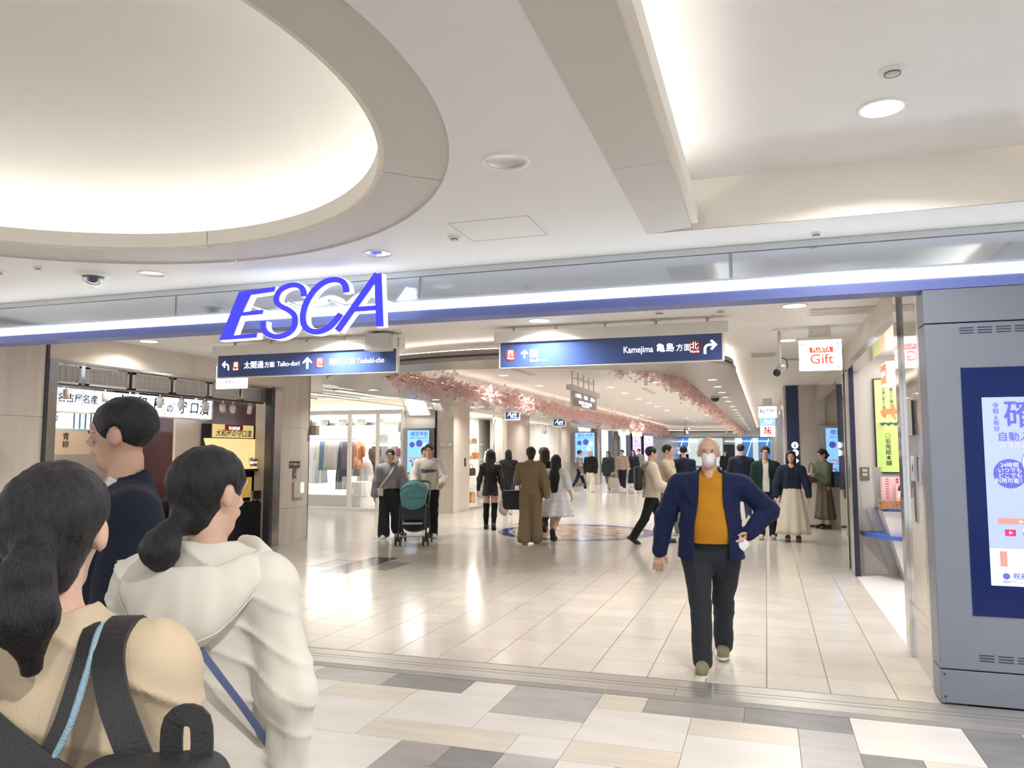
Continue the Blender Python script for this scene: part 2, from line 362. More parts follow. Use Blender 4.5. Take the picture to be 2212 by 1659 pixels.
# ---- entrance lintel: grey mirror panels, lit strip, blue band
lin = struct(box('wall_lintel', (-9.5, 4.5, 5.70, 5.86, 2.672, 3.10), mat('lintel_core', (0.5, 0.52, 0.56), 0.5))); lin['label'] = 'entrance lintel of grey mirror panels above a bright light strip'
xs = [-9.5, -7.95, -5.08, -2.64, -0.205, 2.24, 4.5]
for a, b in zip(xs[:-1], xs[1:]): box('mirror_panel', (a + 0.012, b - 0.012, 5.665, 5.70, 2.835, 3.015), FASCIA, lin)
box('panel_frame', (-9.5, 4.5, 5.672, 5.70, 2.818, 3.07), mat('panel_frame_grey', (0.36, 0.40, 0.46), 0.3, 0.6), lin)
box('top_rail', (-9.5, 4.5, 5.655, 5.70, 3.022, 3.068), mat('rail_grey', (0.62, 0.64, 0.67), 0.3, 0.5), lin)
box('light_strip', (-9.5, 4.5, 5.65, 5.70, 2.742, 2.815), LITW, lin)
box('blue_band', (-9.5, 4.5, 5.655, 5.86, 2.668, 2.742), BLUEB, lin)

# ---- arcade ceiling with the floating ring and raised tray
ZI = 3.02
OUT = [(-7.45, 17.5), (-7.45, 16), (-7.35, 12.8), (-7.0, 11.4), (-6.45, 10.5), (-5.6, 9.75), (-4.35, 9.25), (-3.0, 9.1), (-1.7, 9.35), (-0.85, 9.95), (-0.45, 10.8), (-0.40, 12.2), (-0.40, 13.4), (-0.40, 30), (-0.40, 46), (-0.40, 47), (-0.7, 49.3), (-1.6, 50), (-4, 50), (-6.3, 50), (-7.2, 49.3), (-7.45, 47), (-7.45, 46), (-7.45, 32)]
INN = [(-5.78, 17.5), (-5.78, 16), (-5.76, 13.0), (-5.75, 11.6), (-5.6, 10.75), (-5.1, 10.25), (-4.2, 10.08), (-3.3, 10.2), (-2.4, 10.6), (-1.75, 11.1), (-1.32, 11.9), (-1.19, 13.2), (-1.18, 14.4), (-1.18, 30), (-1.18, 46), (-1.18, 47), (-1.3, 48.4), (-1.9, 48.9), (-4, 48.9), (-5.0, 48.9), (-5.6, 48.4), (-5.78, 47), (-5.78, 46), (-5.78, 32)]
oc, ic = smooth_ring(OUT, 8), smooth_ring(INN, 8)
NN = len(oc)
def off(c, d):
    o = []
    for i in range(len(c)):
        a, b = np.array(c[i - 1]), np.array(c[(i + 1) % len(c)]); t = (b - a) / np.linalg.norm(b - a); o.append((c[i][0] - t[1] * d, c[i][1] + t[0] * d))
    return o
z0 = 2.75
def band(A, B, za, zb, mb): # faces between two closed outlines
    k = len(A); n = len(mb.v); mb.v += [(p[0], p[1], za) for p in A] + [(p[0], p[1], zb) for p in B]
    for i in range(k): j = (i + 1) % k; mb.f.append([n + i, n + j, n + k + j, n + k + i])
rm = MB(); band(ic, oc, z0, z0, rm); band(oc, oc, z0, 2.80, rm); band(off(oc, 0.03), off(oc, 0.03), 2.83, 2.89, rm); band(off(oc, 0.03), off(ic, -0.1), 2.89, 2.89, rm); band(ic, ic, 2.87, z0, rm); band(off(ic, -0.1), ic, 2.89, 2.87, rm)
ring = struct(rm.build('ceiling_ring', RINGM, None, False)); ring['label'] = 'taupe rounded ceiling ring hung below the arcade ceiling, edged with blossoms'
gm = MB(); band(oc, off(oc, 0.03), 2.80, 2.80, gm); band(off(oc, 0.05), off(oc, 0.05), 2.80, 2.83, gm); gm.build('ring_groove', RINGD, ring)
sm = MB(); band(off(oc, 0.14), off(oc, 0.08), 2.905, 2.905, sm); sm.build('outer_led_strip', COVEW, ring)
sm = MB(); band(off(ic, -0.08), off(ic, -0.14), 2.905, 2.905, sm); sm.build('inner_led_strip', COVEW, ring)
hole = off(ic, -0.42)
wl = MB(); band(hole, hole, ZI, 3.2, wl); 
cen = MB(); cen.poly([(p[0], p[1], 3.19) for p in hole], rev=True)
from mathutils.geometry import tessellate_polygon
orect = [(-16, 5.86), (4.5, 5.86), (4.5, 84), (-16, 84)]
flat = [Vector((x, y, ZI)) for x, y in orect + hole]
tris = tessellate_polygon([[Vector((x, y, 0)) for x, y in orect], [Vector((x, y, 0)) for x, y in hole]])
ci = MB(); ci.v = [tuple(p) for p in flat]; ci.f = [list(t) for t in tris]
cin = struct(ci.build('ceiling_arcade', CEIL_IN)); cin['label'] = 'low cream ceiling of the arcade around the floating ring'
wl.build('tray_side', CEIL_IN, cin); cen.build('tray_top', CEIL_IN, cin)

# ---- walls
def stone_wall(name, x0, x1, y0, y1, z1, rows, label, m=STONE, z0=0.0, axis='y', n=1, face=-1, thick=0.02):
    """wall core with separate stone slabs in front; face gives the side the slabs stand on"""
    w = struct(box(name, (x0, x1, y0, y1, z0, z1), m)); w['label'] = label
    zs = [z0] + rows + [z1]
    for a, b in zip(zs[:-1], zs[1:]):
        for k in range(n):
            if axis == 'y':      # slabs on an X face
                u0 = y0 + (y1 - y0) * k / n; u1 = y0 + (y1 - y0) * (k + 1) / n; xf = x1 if face > 0 else x0
                box('slab', (xf, xf + face * thick, u0 + 0.002, u1 - 0.002, a + 0.002, b - 0.002), m, w)
            else:
                u0 = x0 + (x1 - x0) * k / n; u1 = x0 + (x1 - x0) * (k + 1) / n; yf = y0 if face < 0 else y1
                box('slab', (u0 + 0.002, u1 - 0.002, yf, yf + face * thick, a + 0.002, b - 0.002), m, w)
    return w
wl1 = stone_wall('wall_left', -8.3, -8.02, 2.0, 6.86, ZI, [2.0], 'pale veined stone wall at the far left of the entrance', n=4, face=1)
# left shop portal (the pickle shop): stainless jambs, cream fascia above
struct(box('trim_3', (-8.1, -7.985, 6.86, 6.90, 0, ZI), DSTEEL))['label'] = 'dark edge strip of the stone wall beside the pickle shop'
struct(box('trim_4', (-8.1, -7.98, 6.90, 7.02, 0, 2.69), STEEL))['label'] = 'stainless jamb at the near side of the pickle shop'
struct(box('trim_5', (-8.1, -7.975, 11.22, 11.30, 0, 2.69), DSTEEL))['label'] = 'dark glass jamb at the far side of the pickle shop'
struct(box('trim_6', (-8.1, -7.97, 11.30, 11.50, 0, 2.69), STEEL))['label'] = 'stainless jamb beside the left stone pillar'
struct(box('wall_fascia_left', (-8.3, -8.0, 6.90, 11.5, 2.69, ZI), mat('fascia_cream', (0.72, 0.64, 0.56), 0.5, var=0.06)))['label'] = 'cream fascia above the pickle shop opening'
struct(box('trim_7', (-8.02, -7.985, 6.9, 11.5, 2.665, 2.692), STEEL))['label'] = 'metal edge under the cream fascia of the pickle shop'
pl = stone_wall('wall_pillar_left', -8.5, -8.02, 11.5, 12.4, ZI, [0.61, 2.02], 'stone pillar between the pickle shop and the side passage', face=1)
struct(box('trim_8', (-8.02, -7.99, 12.40, 12.415, 0, ZI), STEEL))['label'] = 'metal corner strip of the left stone pillar'
# wall beyond the side passage, facing the entrance
pl2 = stone_wall('wall_pillar_far_left', -8.2, -7.72, 18.72, 19.1, ZI, [0.85, 1.7], 'stone pillar with a small white notice beside the tax display', axis='x', face=-1)
stone_wall('wall_left_far', -8.1, -7.76, 19.1, 19.9, ZI, [], 'pale polished pillar before the first bag shop window', m=mat('pale_pillar', (0.62, 0.54, 0.47), 0.12, var=0.1, scale=2, stretch=(3, 3, .5)), face=1)
for nm, y0, y1, lb in (('wall_left_mid', 23.1, 25.6, 'pale polished pillar between the two bag shop windows'), ('wall_left_back', 30.0, 31.4, 'pale polished pillar after the second bag shop window')):
    stone_wall(nm, -8.1, -7.76, y0, y1, ZI, [], lb, m=MATS['pale_pillar'], face=1)
struct(box('wall_fascia_far_left', (-8.1, -7.78, 19.1, 60, 2.70, ZI), CREAM))['label'] = 'cream fascia over the left row of shops'
stone_wall('wall_left_facing', -10.5, -7.72, 37.0, 37.3, ZI, [1.2, 2.1], 'stone wall with a tax display far down the left side', axis='x', n=3, face=-1)
# right side
struct(box('wall_right_return', (1.06, 3.2, 5.75, 6.9, 0, ZI), STONE))['label'] = 'wall core behind the information display'
rp = stone_wall('wall_pillar_right', 1.075, 1.3, 6.05, 6.86, ZI, [0.42, 1.55], 'polished stone pillar beside the gift shop opening', m=POLST, face=-1)
struct(box('trim_9', (1.03, 1.12, 6.86, 7.02, 0, ZI), STEELM))['label'] = 'stainless jamb at the near side of the gift shop'
struct(box('trim_10', (1.03, 1.12, 5.9, 6.05, 0, ZI), STEEL))['label'] = 'stainless strip between display cabinet and pillar'
struct(box('wall_fascia_right', (1.05, 1.3, 7.02, 11.45, 2.75, ZI), mat('fascia_cream_right', (0.74, 0.67, 0.60), 0.45, var=0.05)))['label'] = 'cream fascia above the gift shop opening'
struct(box('trim_11', (1.035, 1.2, 7.02, 11.4, 2.66, 2.75), STEEL))['label'] = 'stainless header of the gift shop opening'
struct(box('trim_12', (1.035, 1.10, 11.02, 11.30, 0, 2.68), STEEL))['label'] = 'stainless jamb at the far side of the gift shop'
struct(box('trim_13', (1.05, 1.11, 10.97, 11.02, 0, 2.68), mat('blue_black_edge', (0.012, 0.013, 0.04), 0.3)))['label'] = 'dark edge of the far gift shop jamb'
struct(box('trim_14', (1.015, 1.3, 11.45, 12.4, 0, ZI), mat('mirror_pillar', (0.70, 0.66, 0.60), 0.05, 0.9)))['label'] = 'mirror-polished pillar after the gift shop'
struct(box('wall_fascia_passage', (1.05, 1.15, 12.4, 17.74, 2.68, ZI), mat('fascia_grey_gloss', (0.60, 0.56, 0.51), 0.12, var=0.1, coat=.4)))['label'] = 'glossy fascia over the right side passage'
wr = stone_wall('wall_right_facing', 0.38, 1.22, 17.76, 18.1, ZI, [1.05, 2.02], 'stone wall facing the entrance beside the restroom sign', axis='x', n=1, face=-1)
struct(box('wall_right_screen', (1.22, 3.4, 17.80, 18.1, 0, ZI), mat('beige_wall', (0.62, 0.55, 0.47), 0.4)))['label'] = 'beige wall behind the far right tax display'
struct(box('wall_right_far', (0.40, 0.8, 18.1, 76, 0, ZI), mat('far_wall', (0.50, 0.44, 0.38), 0.3, var=0.1)))['label'] = 'right wall running to the far end of the arcade'
struct(box('baseboard_right', (0.38, 1.22, 17.73, 17.74, 0, 0.05), DSTEEL)); struct(box('wall_passage_right_end', (3.3, 3.5, 12.4, 17.8, 0, ZI), WHITE))['label'] = 'white end wall of the right side passage'
struct(box('wall_end', (-9.5, 1.5, 78, 78.3, 0, ZI), mat('end_wall', (0.48, 0.47, 0.46), 0.3)))['label'] = 'end wall far down the arcade'
struct(box('wall_left_deep', (-8.6, -8.2, 37.3, 78, 0, ZI), MATS['far_wall']))['label'] = 'left wall behind the farthest shops'
# ================================================================== LAMPS
DM = {}
def downlight(x, y, z, r, label, lit=True, watts=None, group=None, lamp=True):
    t = thing('downlight', label, 'downlight', (x, y, z), 0, group)
    key = (r, lit)
    if key not in DM:
        a = MB().lathe([(r, 0), (r, -0.006), (r * 0.84, -0.008), (r * 0.82, 0.0)], k=28)
        b = MB().lathe([(0.001, -0.002), (r * 0.83, -0.002)], k=28) if lit else MB().lathe([(r * 0.83, -0.001), (r * 0.6, 0.05), (r * 0.35, 0.09), (0.001, 0.09)], k=28)
        if not lit: b = MB().lathe([(r * 0.83, -0.0015), (r * 0.55, -0.0045), (0.001, -0.003)], k=28)
        DM[key] = []
        for q, nm in ((a, 'trim_ring'), (b, 'lens' if lit else 'reflector')):
            me = bpy.data.meshes.new(nm); me.from_pydata(q.v, [], q.f); me.polygons.foreach_set('use_smooth', [True] * len(me.polygons)); DM[key].append(me)
        DM[key][0].materials.append(mat('lamp_trim', (0.86, 0.85, 0.84), 0.35)); DM[key][1].materials.append(LENS if lit else mat('lamp_reflector', (0.86, 0.86, 0.88), 0.16, 0.95))
    for me in DM[key]: link(me.name, me, None, t)
    if lit and lamp:
        l = bpy.data.lights.new('lamp', 'AREA'); l.shape = 'DISK'; l.size = r * 1.6; l.energy = watts or DOWN_W; l.color = (1.0, 0.975, 0.925); l.spread = R(150)
        o = bpy.data.objects.new('lamp', l); COL.objects.link(o); o.parent = t; o.location = (0, 0, -0.03)
    return t
downlight(-1.22, 3.62, ZC, 0.125, 'unlit silver downlight between the round and the rectangular coffer', False)
downlight(-2.71, 5.07, ZC, 0.115, 'unlit silver downlight above the letter A of the blue sign', False)
downlight(-4.80, 5.07, ZC, 0.115, 'pale downlight right of the dome camera in the concourse ceiling', False)
downlight(0.63, 4.36, 3.41, 0.125, 'bright downlight inside the rectangular ceiling coffer', watts=40)
for i, (x, y) in enumerate(((-6, -1.5), (-3, -3.2), (0.6, 0.5), (0.6, -2.2), (3.3, 3), (3.3, 0), (-7.6, 2.0), (-7.6, 4.4))):   # added downlights out of view, put in to fill the hall with light
    downlight(x, y, 3.41 if -0.4 < x < 1.8 else ZC, 0.115, 'added concourse fill downlight out of view, %s of its set' % ordinal(i), watts=42)
for x, y, lb in ((0.30, 7.95, 'bright downlight before the hanging gift shop sign'), (-2.31, 8.0, 'bright downlight just above the right overhead direction sign'), (-7.55, 7.96, 'bright downlight in front of the pickle shop'),
                 (0.29, 10.44, 'bright downlight behind the hanging security camera'), (-4.9, 8.0, 'downlight hidden behind the blue entrance letters')):
    downlight(x, y, ZI, 0.13, lb, watts=14 if x < -7 else 30)
for i in range(22):
    y = 12.75 + 1.42 * i if i < 5 else 18.9 + 1.7 * (i - 4)
    downlight(-0.79, y, 2.75, 0.085, 'small downlight in the right side of the ceiling ring, %s from the entrance' % ordinal(i), watts=15, group='right ring downlights', lamp=y < 46)
for i in range(11):
    downlight(-6.97, 12.92 + 2.9 * i, 2.75, 0.10, 'small downlight in the left side of the ceiling ring, %s from the entrance' % ordinal(i), watts=22, group='left ring downlights')
for i, (x, y) in enumerate([(-5.2, 15.3), (-5.2, 18.0), (-3.62, 18.9), (-3.62, 21.0), (-3.62, 23.4), (-3.62, 25.6), (-3.62, 27.6), (-3.62, 30.4), (-2.4, 17.9), (-5.15, 34), (-5.15, 36.4), (-2.45, 34.8), (-3.6, 38), (-2.45, 30), (-3.6, 42), (-3.6, 46)]):
    downlight(x, y, 3.19, 0.115, 'downlight in the raised arcade ceiling between the blossoms, %s from the entrance' % ordinal(i), watts=30, group='tray downlights')
for i, (x, y) in enumerate([(-3.4, 54), (-6, 60), (-1, 60), (-3.4, 66), (-6, 72), (-1, 72)]): downlight(x, y, ZI, 0.12, 'far downlight beyond the end of the ceiling ring, %s along' % ordinal(i), watts=45)

# ================================================================== CEILING FITTINGS
def sensor(x, y, z, r, label, nm='ceiling_detector'):
    t = thing(nm, label, 'detector', (x, y, z))
    MB().lathe([(r, 0), (r, -0.008), (r * 0.62, -0.014)], k=24).build('mount_plate', mat('detector_white', (0.78, 0.76, 0.72), 0.4), t, True)
    MB().lathe([(r * 0.6, -0.01), (r * 0.58, -0.02), (r * 0.45, -0.024), (0.001, -0.025)], k=24).build('sensor_head', mat('detector_head', (0.58, 0.57, 0.56), 0.35), t, True)
    MB().lathe([(r * 0.61, -0.016), (r * 0.615, -0.022)], k=24).build('slot', mat('slot_dark', (0.12, 0.12, 0.12), 0.5), t)
    return t
sensor(-4.70, 2.55, 3.713, 0.09, 'round smoke detector inside the round ceiling coffer')
sensor(-2.0, 4.83, ZC, 0.045, 'tiny sprinkler head beside the inspection hatch'); sensor(0.62, 3.93, 3.41, 0.06, 'small detector behind the bright downlight in the rectangular coffer')
sensor(0.36, 5.5, ZC, 0.04, 'tiny sprinkler above the right end of the mirror lintel'); sensor(-5.5, 4.6, ZC, 0.035, 'tiny sprinkler left of the dome camera'); sensor(-5.95, 4.6, ZC, 0.075, 'flat smoke detector at the far left of the concourse ceiling')
sensor(-1.0, 7.9, ZI, 0.06, 'small detector on the arcade ceiling above the right direction sign'); sensor(-0.4, 8.0, ZI, 0.05, 'small sprinkler on the arcade ceiling left of the right bright downlight')
dc = thing('dome_camera', 'clear half-dome security camera on the concourse ceiling', 'camera', (-5.28, 4.93, ZC))
MB().lathe([(0.13, 0), (0.13, -0.012), (0.10, -0.025), (0.085, -0.025)], k=28).build('base_plate', mat('camera_white', (0.8, 0.8, 0.8), 0.35), dc, True)
MB().lathe([(0.088, -0.024)] + [(0.088 * math.cos(a), -0.03 - 0.085 * math.sin(a)) for a in np.linspace(0, math.pi / 2 - 0.01, 9)], k=28).build('clear_dome', mat('dome_glass', (0.75, 0.8, 0.88), 0.03, trans=0.9, alpha=0.45), dc, True)
MB().lathe([(0.05, -0.03), (0.05, -0.07), (0.03, -0.085), (0.001, -0.085)], k=16).build('lens_unit', mat('lens_blue_black', (0.04, 0.06, 0.14), 0.2), dc, True)
# hanging bullet camera near the gift sign
bc = thing('security_camera', 'white bullet security camera hanging on a pole beside the gift sign', 'camera', (0.18, 9.49, ZI))
MB().lathe([(0.075, 0), (0.075, -0.012), (0.02, -0.02)], k=20).build('ceiling_plate', MATS['camera_white'], bc, True)
MB().tube([(0, 0, -0.01), (0, 0, -0.45)], 0.018, 10).build('pole', MATS['camera_white'], bc, True)
MB().tube([(0.04, 0.10, -0.44), (0.0, 0.0, -0.47), (-0.035, -0.10, -0.515)], [0.035, 0.042, 0.045], 14).build('housing', mat('camera_grey', (0.55, 0.55, 0.56), 0.35), bc, True)
MB().tube([(-0.035, -0.10, -0.515), (-0.04, -0.115, -0.522)], 0.042, 14).build('lens', BLACK, bc, True)
MB().tube(crv([(0.015, 0.02, -0.33), (0.075, 0.05, -0.36), (0.08, 0.08, -0.44), (0.04, 0.1, -0.46)], False, 5), 0.006, 6).build('cable', BLACK, bc, True)
dk = thing('dome_camera', 'small black dome camera under the right side of the ceiling ring', 'camera', (-1.0, 16.9, 2.75)); MB().lathe([(0.11, 0), (0.11, -0.02), (0.09, -0.03)], k=20).build('base_plate', MATS['camera_grey'], dk, True)
MB().lathe([(0.09 * math.cos(a), -0.03 - 0.08 * math.sin(a)) for a in np.linspace(0, math.pi / 2 - 0.01, 7)], k=20).build('dark_dome', mat('dome_black', (0.02, 0.02, 0.03), 0.1), dk, True)
for i, (x, y, w, d, lb) in enumerate(((0.0, 11.9, 0.36, 0.5, 'square grey ceiling vent beside the hanging camera'), (0.62, 12.6, 0.6, 0.22, 'narrow grey air slot right of the square vent'), (0.75, 8.4, 0.6, 0.4, 'flush hatch in the ceiling right of the bright downlight'))):
    t = thing('ceiling_vent', lb, 'vent', (x, y, ZI))
    box('frame', (-w / 2, w / 2, -d / 2, d / 2, -0.008, 0), mat('vent_frame', (0.66, 0.61, 0.57), 0.4), t)
    for k in range(5): yy = -d / 2 + d * (k + 0.5) / 5; box('slat', (-w / 2 + 0.02, w / 2 - 0.02, yy - d * 0.035, yy + d * 0.035, -0.012, -0.007), mat('vent_slat', (0.45, 0.42, 0.40), 0.4) if i < 2 else MATS['vent_frame'], t)
for i, (x, y) in enumerate(((-4.6, 14.5), (-3.9, 17.2), (-2.9, 20.5))):
    t = thing('ceiling_vent', 'long thin linear air diffuser in the raised arcade ceiling, %s from the entrance' % ordinal(i), 'vent', (x, y, 3.19)); box('frame', (-0.07, 0.07, -0.9, 0.9, -0.01, 0), MATS['vent_frame'], t)
    for k in (-0.03, 0.03): box('slot', (k - 0.012, k + 0.012, -0.88, 0.88, -0.012, -0.0095), MATS['vent_slat'], t)

# ================================================================== ENTRANCE LETTERS  E S C A
es = thing('entrance_letter_sign', 'big slanted blue letters E S C A with white glowing edges', 'sign', (-3.55, 5.34, 2.52))
EBLUE = mat('letter_blue_face', (0.045, 0.04, 0.80), 0.35, emit=0.55, ecol=(0.05, 0.05, 0.9)); EWH = glow('letter_white_edge', (0.90, 0.94, 1.0), 1.05)
kx, kz = 0.0013185, 0.001315                                   # sign metres per drawing unit
def lp(u, v): return (-4.331 + (u - 245) * 0.001193 + 3.55 + (0), 0.0, (640 - v) * 0.00098 + 0.008 + (u - 245) * -0.000018)
def stroke_poly(pts, w):
    L_, R_ = [], []; P = [np.array(p, float) for p in pts]
    for i in range(len(P)):
        t = P[min(i + 1, len(P) - 1)] - P[max(i - 1, 0)]; t /= np.linalg.norm(t); nrm = np.array((-t[1], t[0])) * w / 2; L_.append(P[i] + nrm); R_.append(P[i] - nrm)
    return L_, R_
def stroke_mesh(mb, pts, w, y0, y1, closed_poly=False):
    L_, R_ = stroke_poly(pts, w)
    rings = []
    for a, b in zip(L_, R_):
        p, q = Vector(lp(*a)), Vector(lp(*b)); rings.append([p + Vector((0, y0, 0)), q + Vector((0, y0, 0)), q + Vector((0, y1, 0)), p + Vector((0, y1, 0))])
    mb.loft(rings)
Epts = [(245, 640), (398, 228), (692, 204), (683, 244), (492, 262), (430, 408), (600, 392), (592, 430), (415, 438), (358, 604), (555, 590), (548, 628)]
Sp = crv([(921, 300), (916, 250), (888, 212), (840, 197), (785, 206), (733, 235), (706, 285), (705, 330), (735, 368), (800, 405), (845, 448), (858, 505), (843, 562), (800, 605), (735, 627), (672, 618), (624, 585), (604, 540), (604, 492)], False, 4)
Cp = crv([(1248, 285), (1238, 228), (1205, 187), (1150, 173), (1085, 187), (1020, 232), (962, 310), (926, 400), (917, 480), (932, 545), (977, 588), (1040, 598), (1110, 573), (1165, 520), (1207, 458)], False, 4)
def letter(name, fn):
    a = MB(); fn(a, 9, 0.012, 0.075); body = a.build('letter_' + name, EWH, es)
    b = MB(); fn(b, 0, 0.0, 0.012); b.build('letter_face', EBLUE, body)
def e_fn(mb, g, y0, y1):
    pts = Epts if not g else [(u + (7 if u > 420 else 3), v + (8 if k in (3, 4, 5, 7, 8, 9, 11, 0) else -1)) for k, (u, v) in enumerate(Epts)]
    mb.prism([(lp(u, v)[0], y0, lp(u, v)[2]) for u, v in pts[::-1]], (0, y1 - y0, 0))
letter('e', e_fn)
letter('s', lambda mb, g, y0, y1: stroke_mesh(mb, Sp, 42 + g, y0, y1)); letter('c', lambda mb, g, y0, y1: stroke_mesh(mb, Cp, 45 + g, y0, y1))
letter('a', lambda mb, g, y0, y1: (stroke_mesh(mb, [(1478, 148), (1186, 594)], 48 + g, y0, y1), stroke_mesh(mb, [(1480, 146), (1500, 575)], 51 + g, y0 + 0.0005, y1), stroke_mesh(mb, [(1295, 428), (1488, 422)], 38 + g, y0 + 0.001, y1)))
for u in (420, 760, 1080, 1470): p = lp(u, 330); MB().tube([(p[0], 0.075, p[2]), (p[0], 0.33, p[2])], 0.012, 8).build('standoff', STEEL, es)

# ================================================================== OVERHEAD DIRECTION SIGNS
SIGNB = mat('sign_blue_panel', (0.055, 0.095, 0.27), 0.22, coat=0.5); SIGNF = mat('sign_ivory_frame', (0.80, 0.78, 0.73), 0.4); DOTR = mat('sign_red_dot', (0.30, 0.055, 0.06), 0.4)
def arrow_up(parent, x, z, s):
    MB().prism([(x + u * s, 0, z + v * s) for u, v in ((-0.1, -0.5), (0.1, -0.5), (0.1, 0.18), (0.36, -0.06), (0.47, 0.06), (0, 0.5), (-0.47, 0.06), (-0.36, -0.06), (-0.1, 0.18))], (0, 0.004, 0)).build('up_arrow', TXTW, parent, loc=(0, -0.036, 0))
def arrow_bent(parent, x, z, s, d):      # d=+1 turns right, -1 left
    pts = [(-0.5, -0.5), (-0.3, -0.5), (-0.3, -0.05), (-0.22, 0.08), (-0.1, 0.12), (0.22, 0.12), (0.0, -0.1), (0.14, -0.22), (0.55, 0.2), (0.14, 0.62), (0.0, 0.5), (0.2, 0.3), (-0.16, 0.3), (-0.38, 0.18), (-0.5, -0.05)]
    MB().prism([(x + u * s * d, 0, z + v * s) for u, v in pts][::d], (0, 0.004, 0)).build('turn_arrow', TXTW, parent, loc=(0, -0.036, 0))
def dot(parent, x, z, r, kanji, sub):
    MB().lathe([(r, 0), (r, 0.003), (0.001, 0.003)], k=28).build('red_dot', DOTR, parent, loc=(x, -0.0355, z), rot=FX)
    text(kanji, r * 1.15, TXTW, parent, (x, -0.040, z + r * 0.2)); text(sub, r * 0.52, TXTW, parent, (x, -0.040, z - r * 0.58))
def oversign(label, x0, x1, stems):
    t = thing('direction_sign', label, 'sign', ((x0 + x1) / 2, 8.35, 2.545)); w = (x1 - x0) / 2
    box('panel', (-w, w, -0.034, 0.034, 0.012, 0.30), SIGNB, t); box('frame', (-w - 0.02, w + 0.02, -0.03, 0.03, 0, 0.3), SIGNF, t)
    box('header', (-w - 0.07, w + 0.07, -0.075, 0.075, 0.29, 0.415), SIGNF, t, bevel=0.004)
    for sx in stems:
        MB().tube([(sx, 0, 0.415), (sx, 0, 0.475)], 0.016, 10).lathe([(0.05, 0.475), (0.05, 0.467), (0.016, 0.46)], (sx, 0, 0), 16).lathe([(0.016, 0.425), (0.04, 0.418), (0.04, 0.415)], (sx, 0, 0), 16).build('stem', SIGNF, t, True)
    return t, w
sl, w = oversign('left overhead blue direction sign below the blue letters', -6.75, -4.19, (-1.05, -0.5, 0.02, 0.55, 1.0))
arrow_bent(sl, -w + 0.12, 0.155, 0.11, -1); dot(sl, -w + 0.28, 0.15, 0.068, '南', 'South'); text('太閤通', 0.10, TXTW, sl, (-w + 0.40, -0.038, 0.15), align='LEFT', bold=0.005); text('方面', 0.078, TXTW, sl, (-w + 0.71, -0.038, 0.147), align='LEFT'); text('Taiko-dori', 0.088, TXTW, sl, (-w + 0.90, -0.038, 0.152), align='LEFT', wide=0.88)
arrow_up(sl, 0.06, 0.155, 0.15); dot(sl, 0.24, 0.15, 0.068, '西', 'West'); text('椿町', 0.10, TXTW, sl, (0.37, -0.038, 0.15), align='LEFT', bold=0.005); text('方面', 0.078, TXTW, sl, (0.58, -0.038, 0.147), align='LEFT'); text('Tsubaki-cho', 0.088, TXTW, sl, (0.76, -0.038, 0.15), align='LEFT', wide=0.85)
sr, w = oversign('right overhead blue direction sign beside the blossom corner', -2.86, -0.41, (-1.08, -0.58, -0.02, 0.54, 1.08))
dot(sr, -w + 0.12, 0.15, 0.068, '西', 'West'); arrow_up(sr, -w + 0.285, 0.155, 0.10)
box('pictogram', (-w + 0.35, -w + 0.44, -0.0365, -0.034, 0.115, 0.205), TXTW, sr); 
for k, c in ((0.375, (0.55, 0.08, 0.1)), (0.415, (0.1, 0.15, 0.5))): MB().box(-w + k - 0.009, -w + k + 0.009, -0.039, -0.036, 0.125, 0.17).lathe([(0.009, 0), (0.001, 0.0)], (-w + k, -0.038, 0.185), 10).build('pictogram_figure', mat('picto%g' % k, c, 0.5), sr)
text('50m先', 0.046, TXTW, sr, (-w + 0.35, -0.038, 0.075), align='LEFT', wide=0.9); text('Ahead', 0.032, TXTW, sr, (-w + 0.485, -0.038, 0.075), align='LEFT', wide=0.9)
text('Kamejima', 0.10, TXTW, sr, (w - 1.04, -0.038, 0.15), align='LEFT', wide=0.82); text('亀島', 0.098, TXTW, sr, (w - 0.685, -0.038, 0.155), align='LEFT', bold=0.006); text('方面', 0.08, TXTW, sr, (w - 0.475, -0.038, 0.15), align='LEFT')
dot(sr, w - 0.28, 0.15, 0.074, '北', 'North'); arrow_bent(sr, w - 0.12, 0.145, 0.135, 1)
pa = thing('speaker_box', 'grey box fixed over the right end of the left direction sign', 'box', (-4.34, 8.2, 2.79)); box('cabinet', (-0.15, 0.15, -0.11, 0.06, 0, 0.20), mat('box_grey', (0.62, 0.61, 0.59), 0.4), pa, 0.006); box('side_panel', (0.15, 0.20, -0.05, 0.06, 0.03, 0.17), SIGNF, pa); MB().tube([(0, 0, 0.2), (0, 0, 0.23)], 0.012, 8).build('stem', SIGNF, pa)

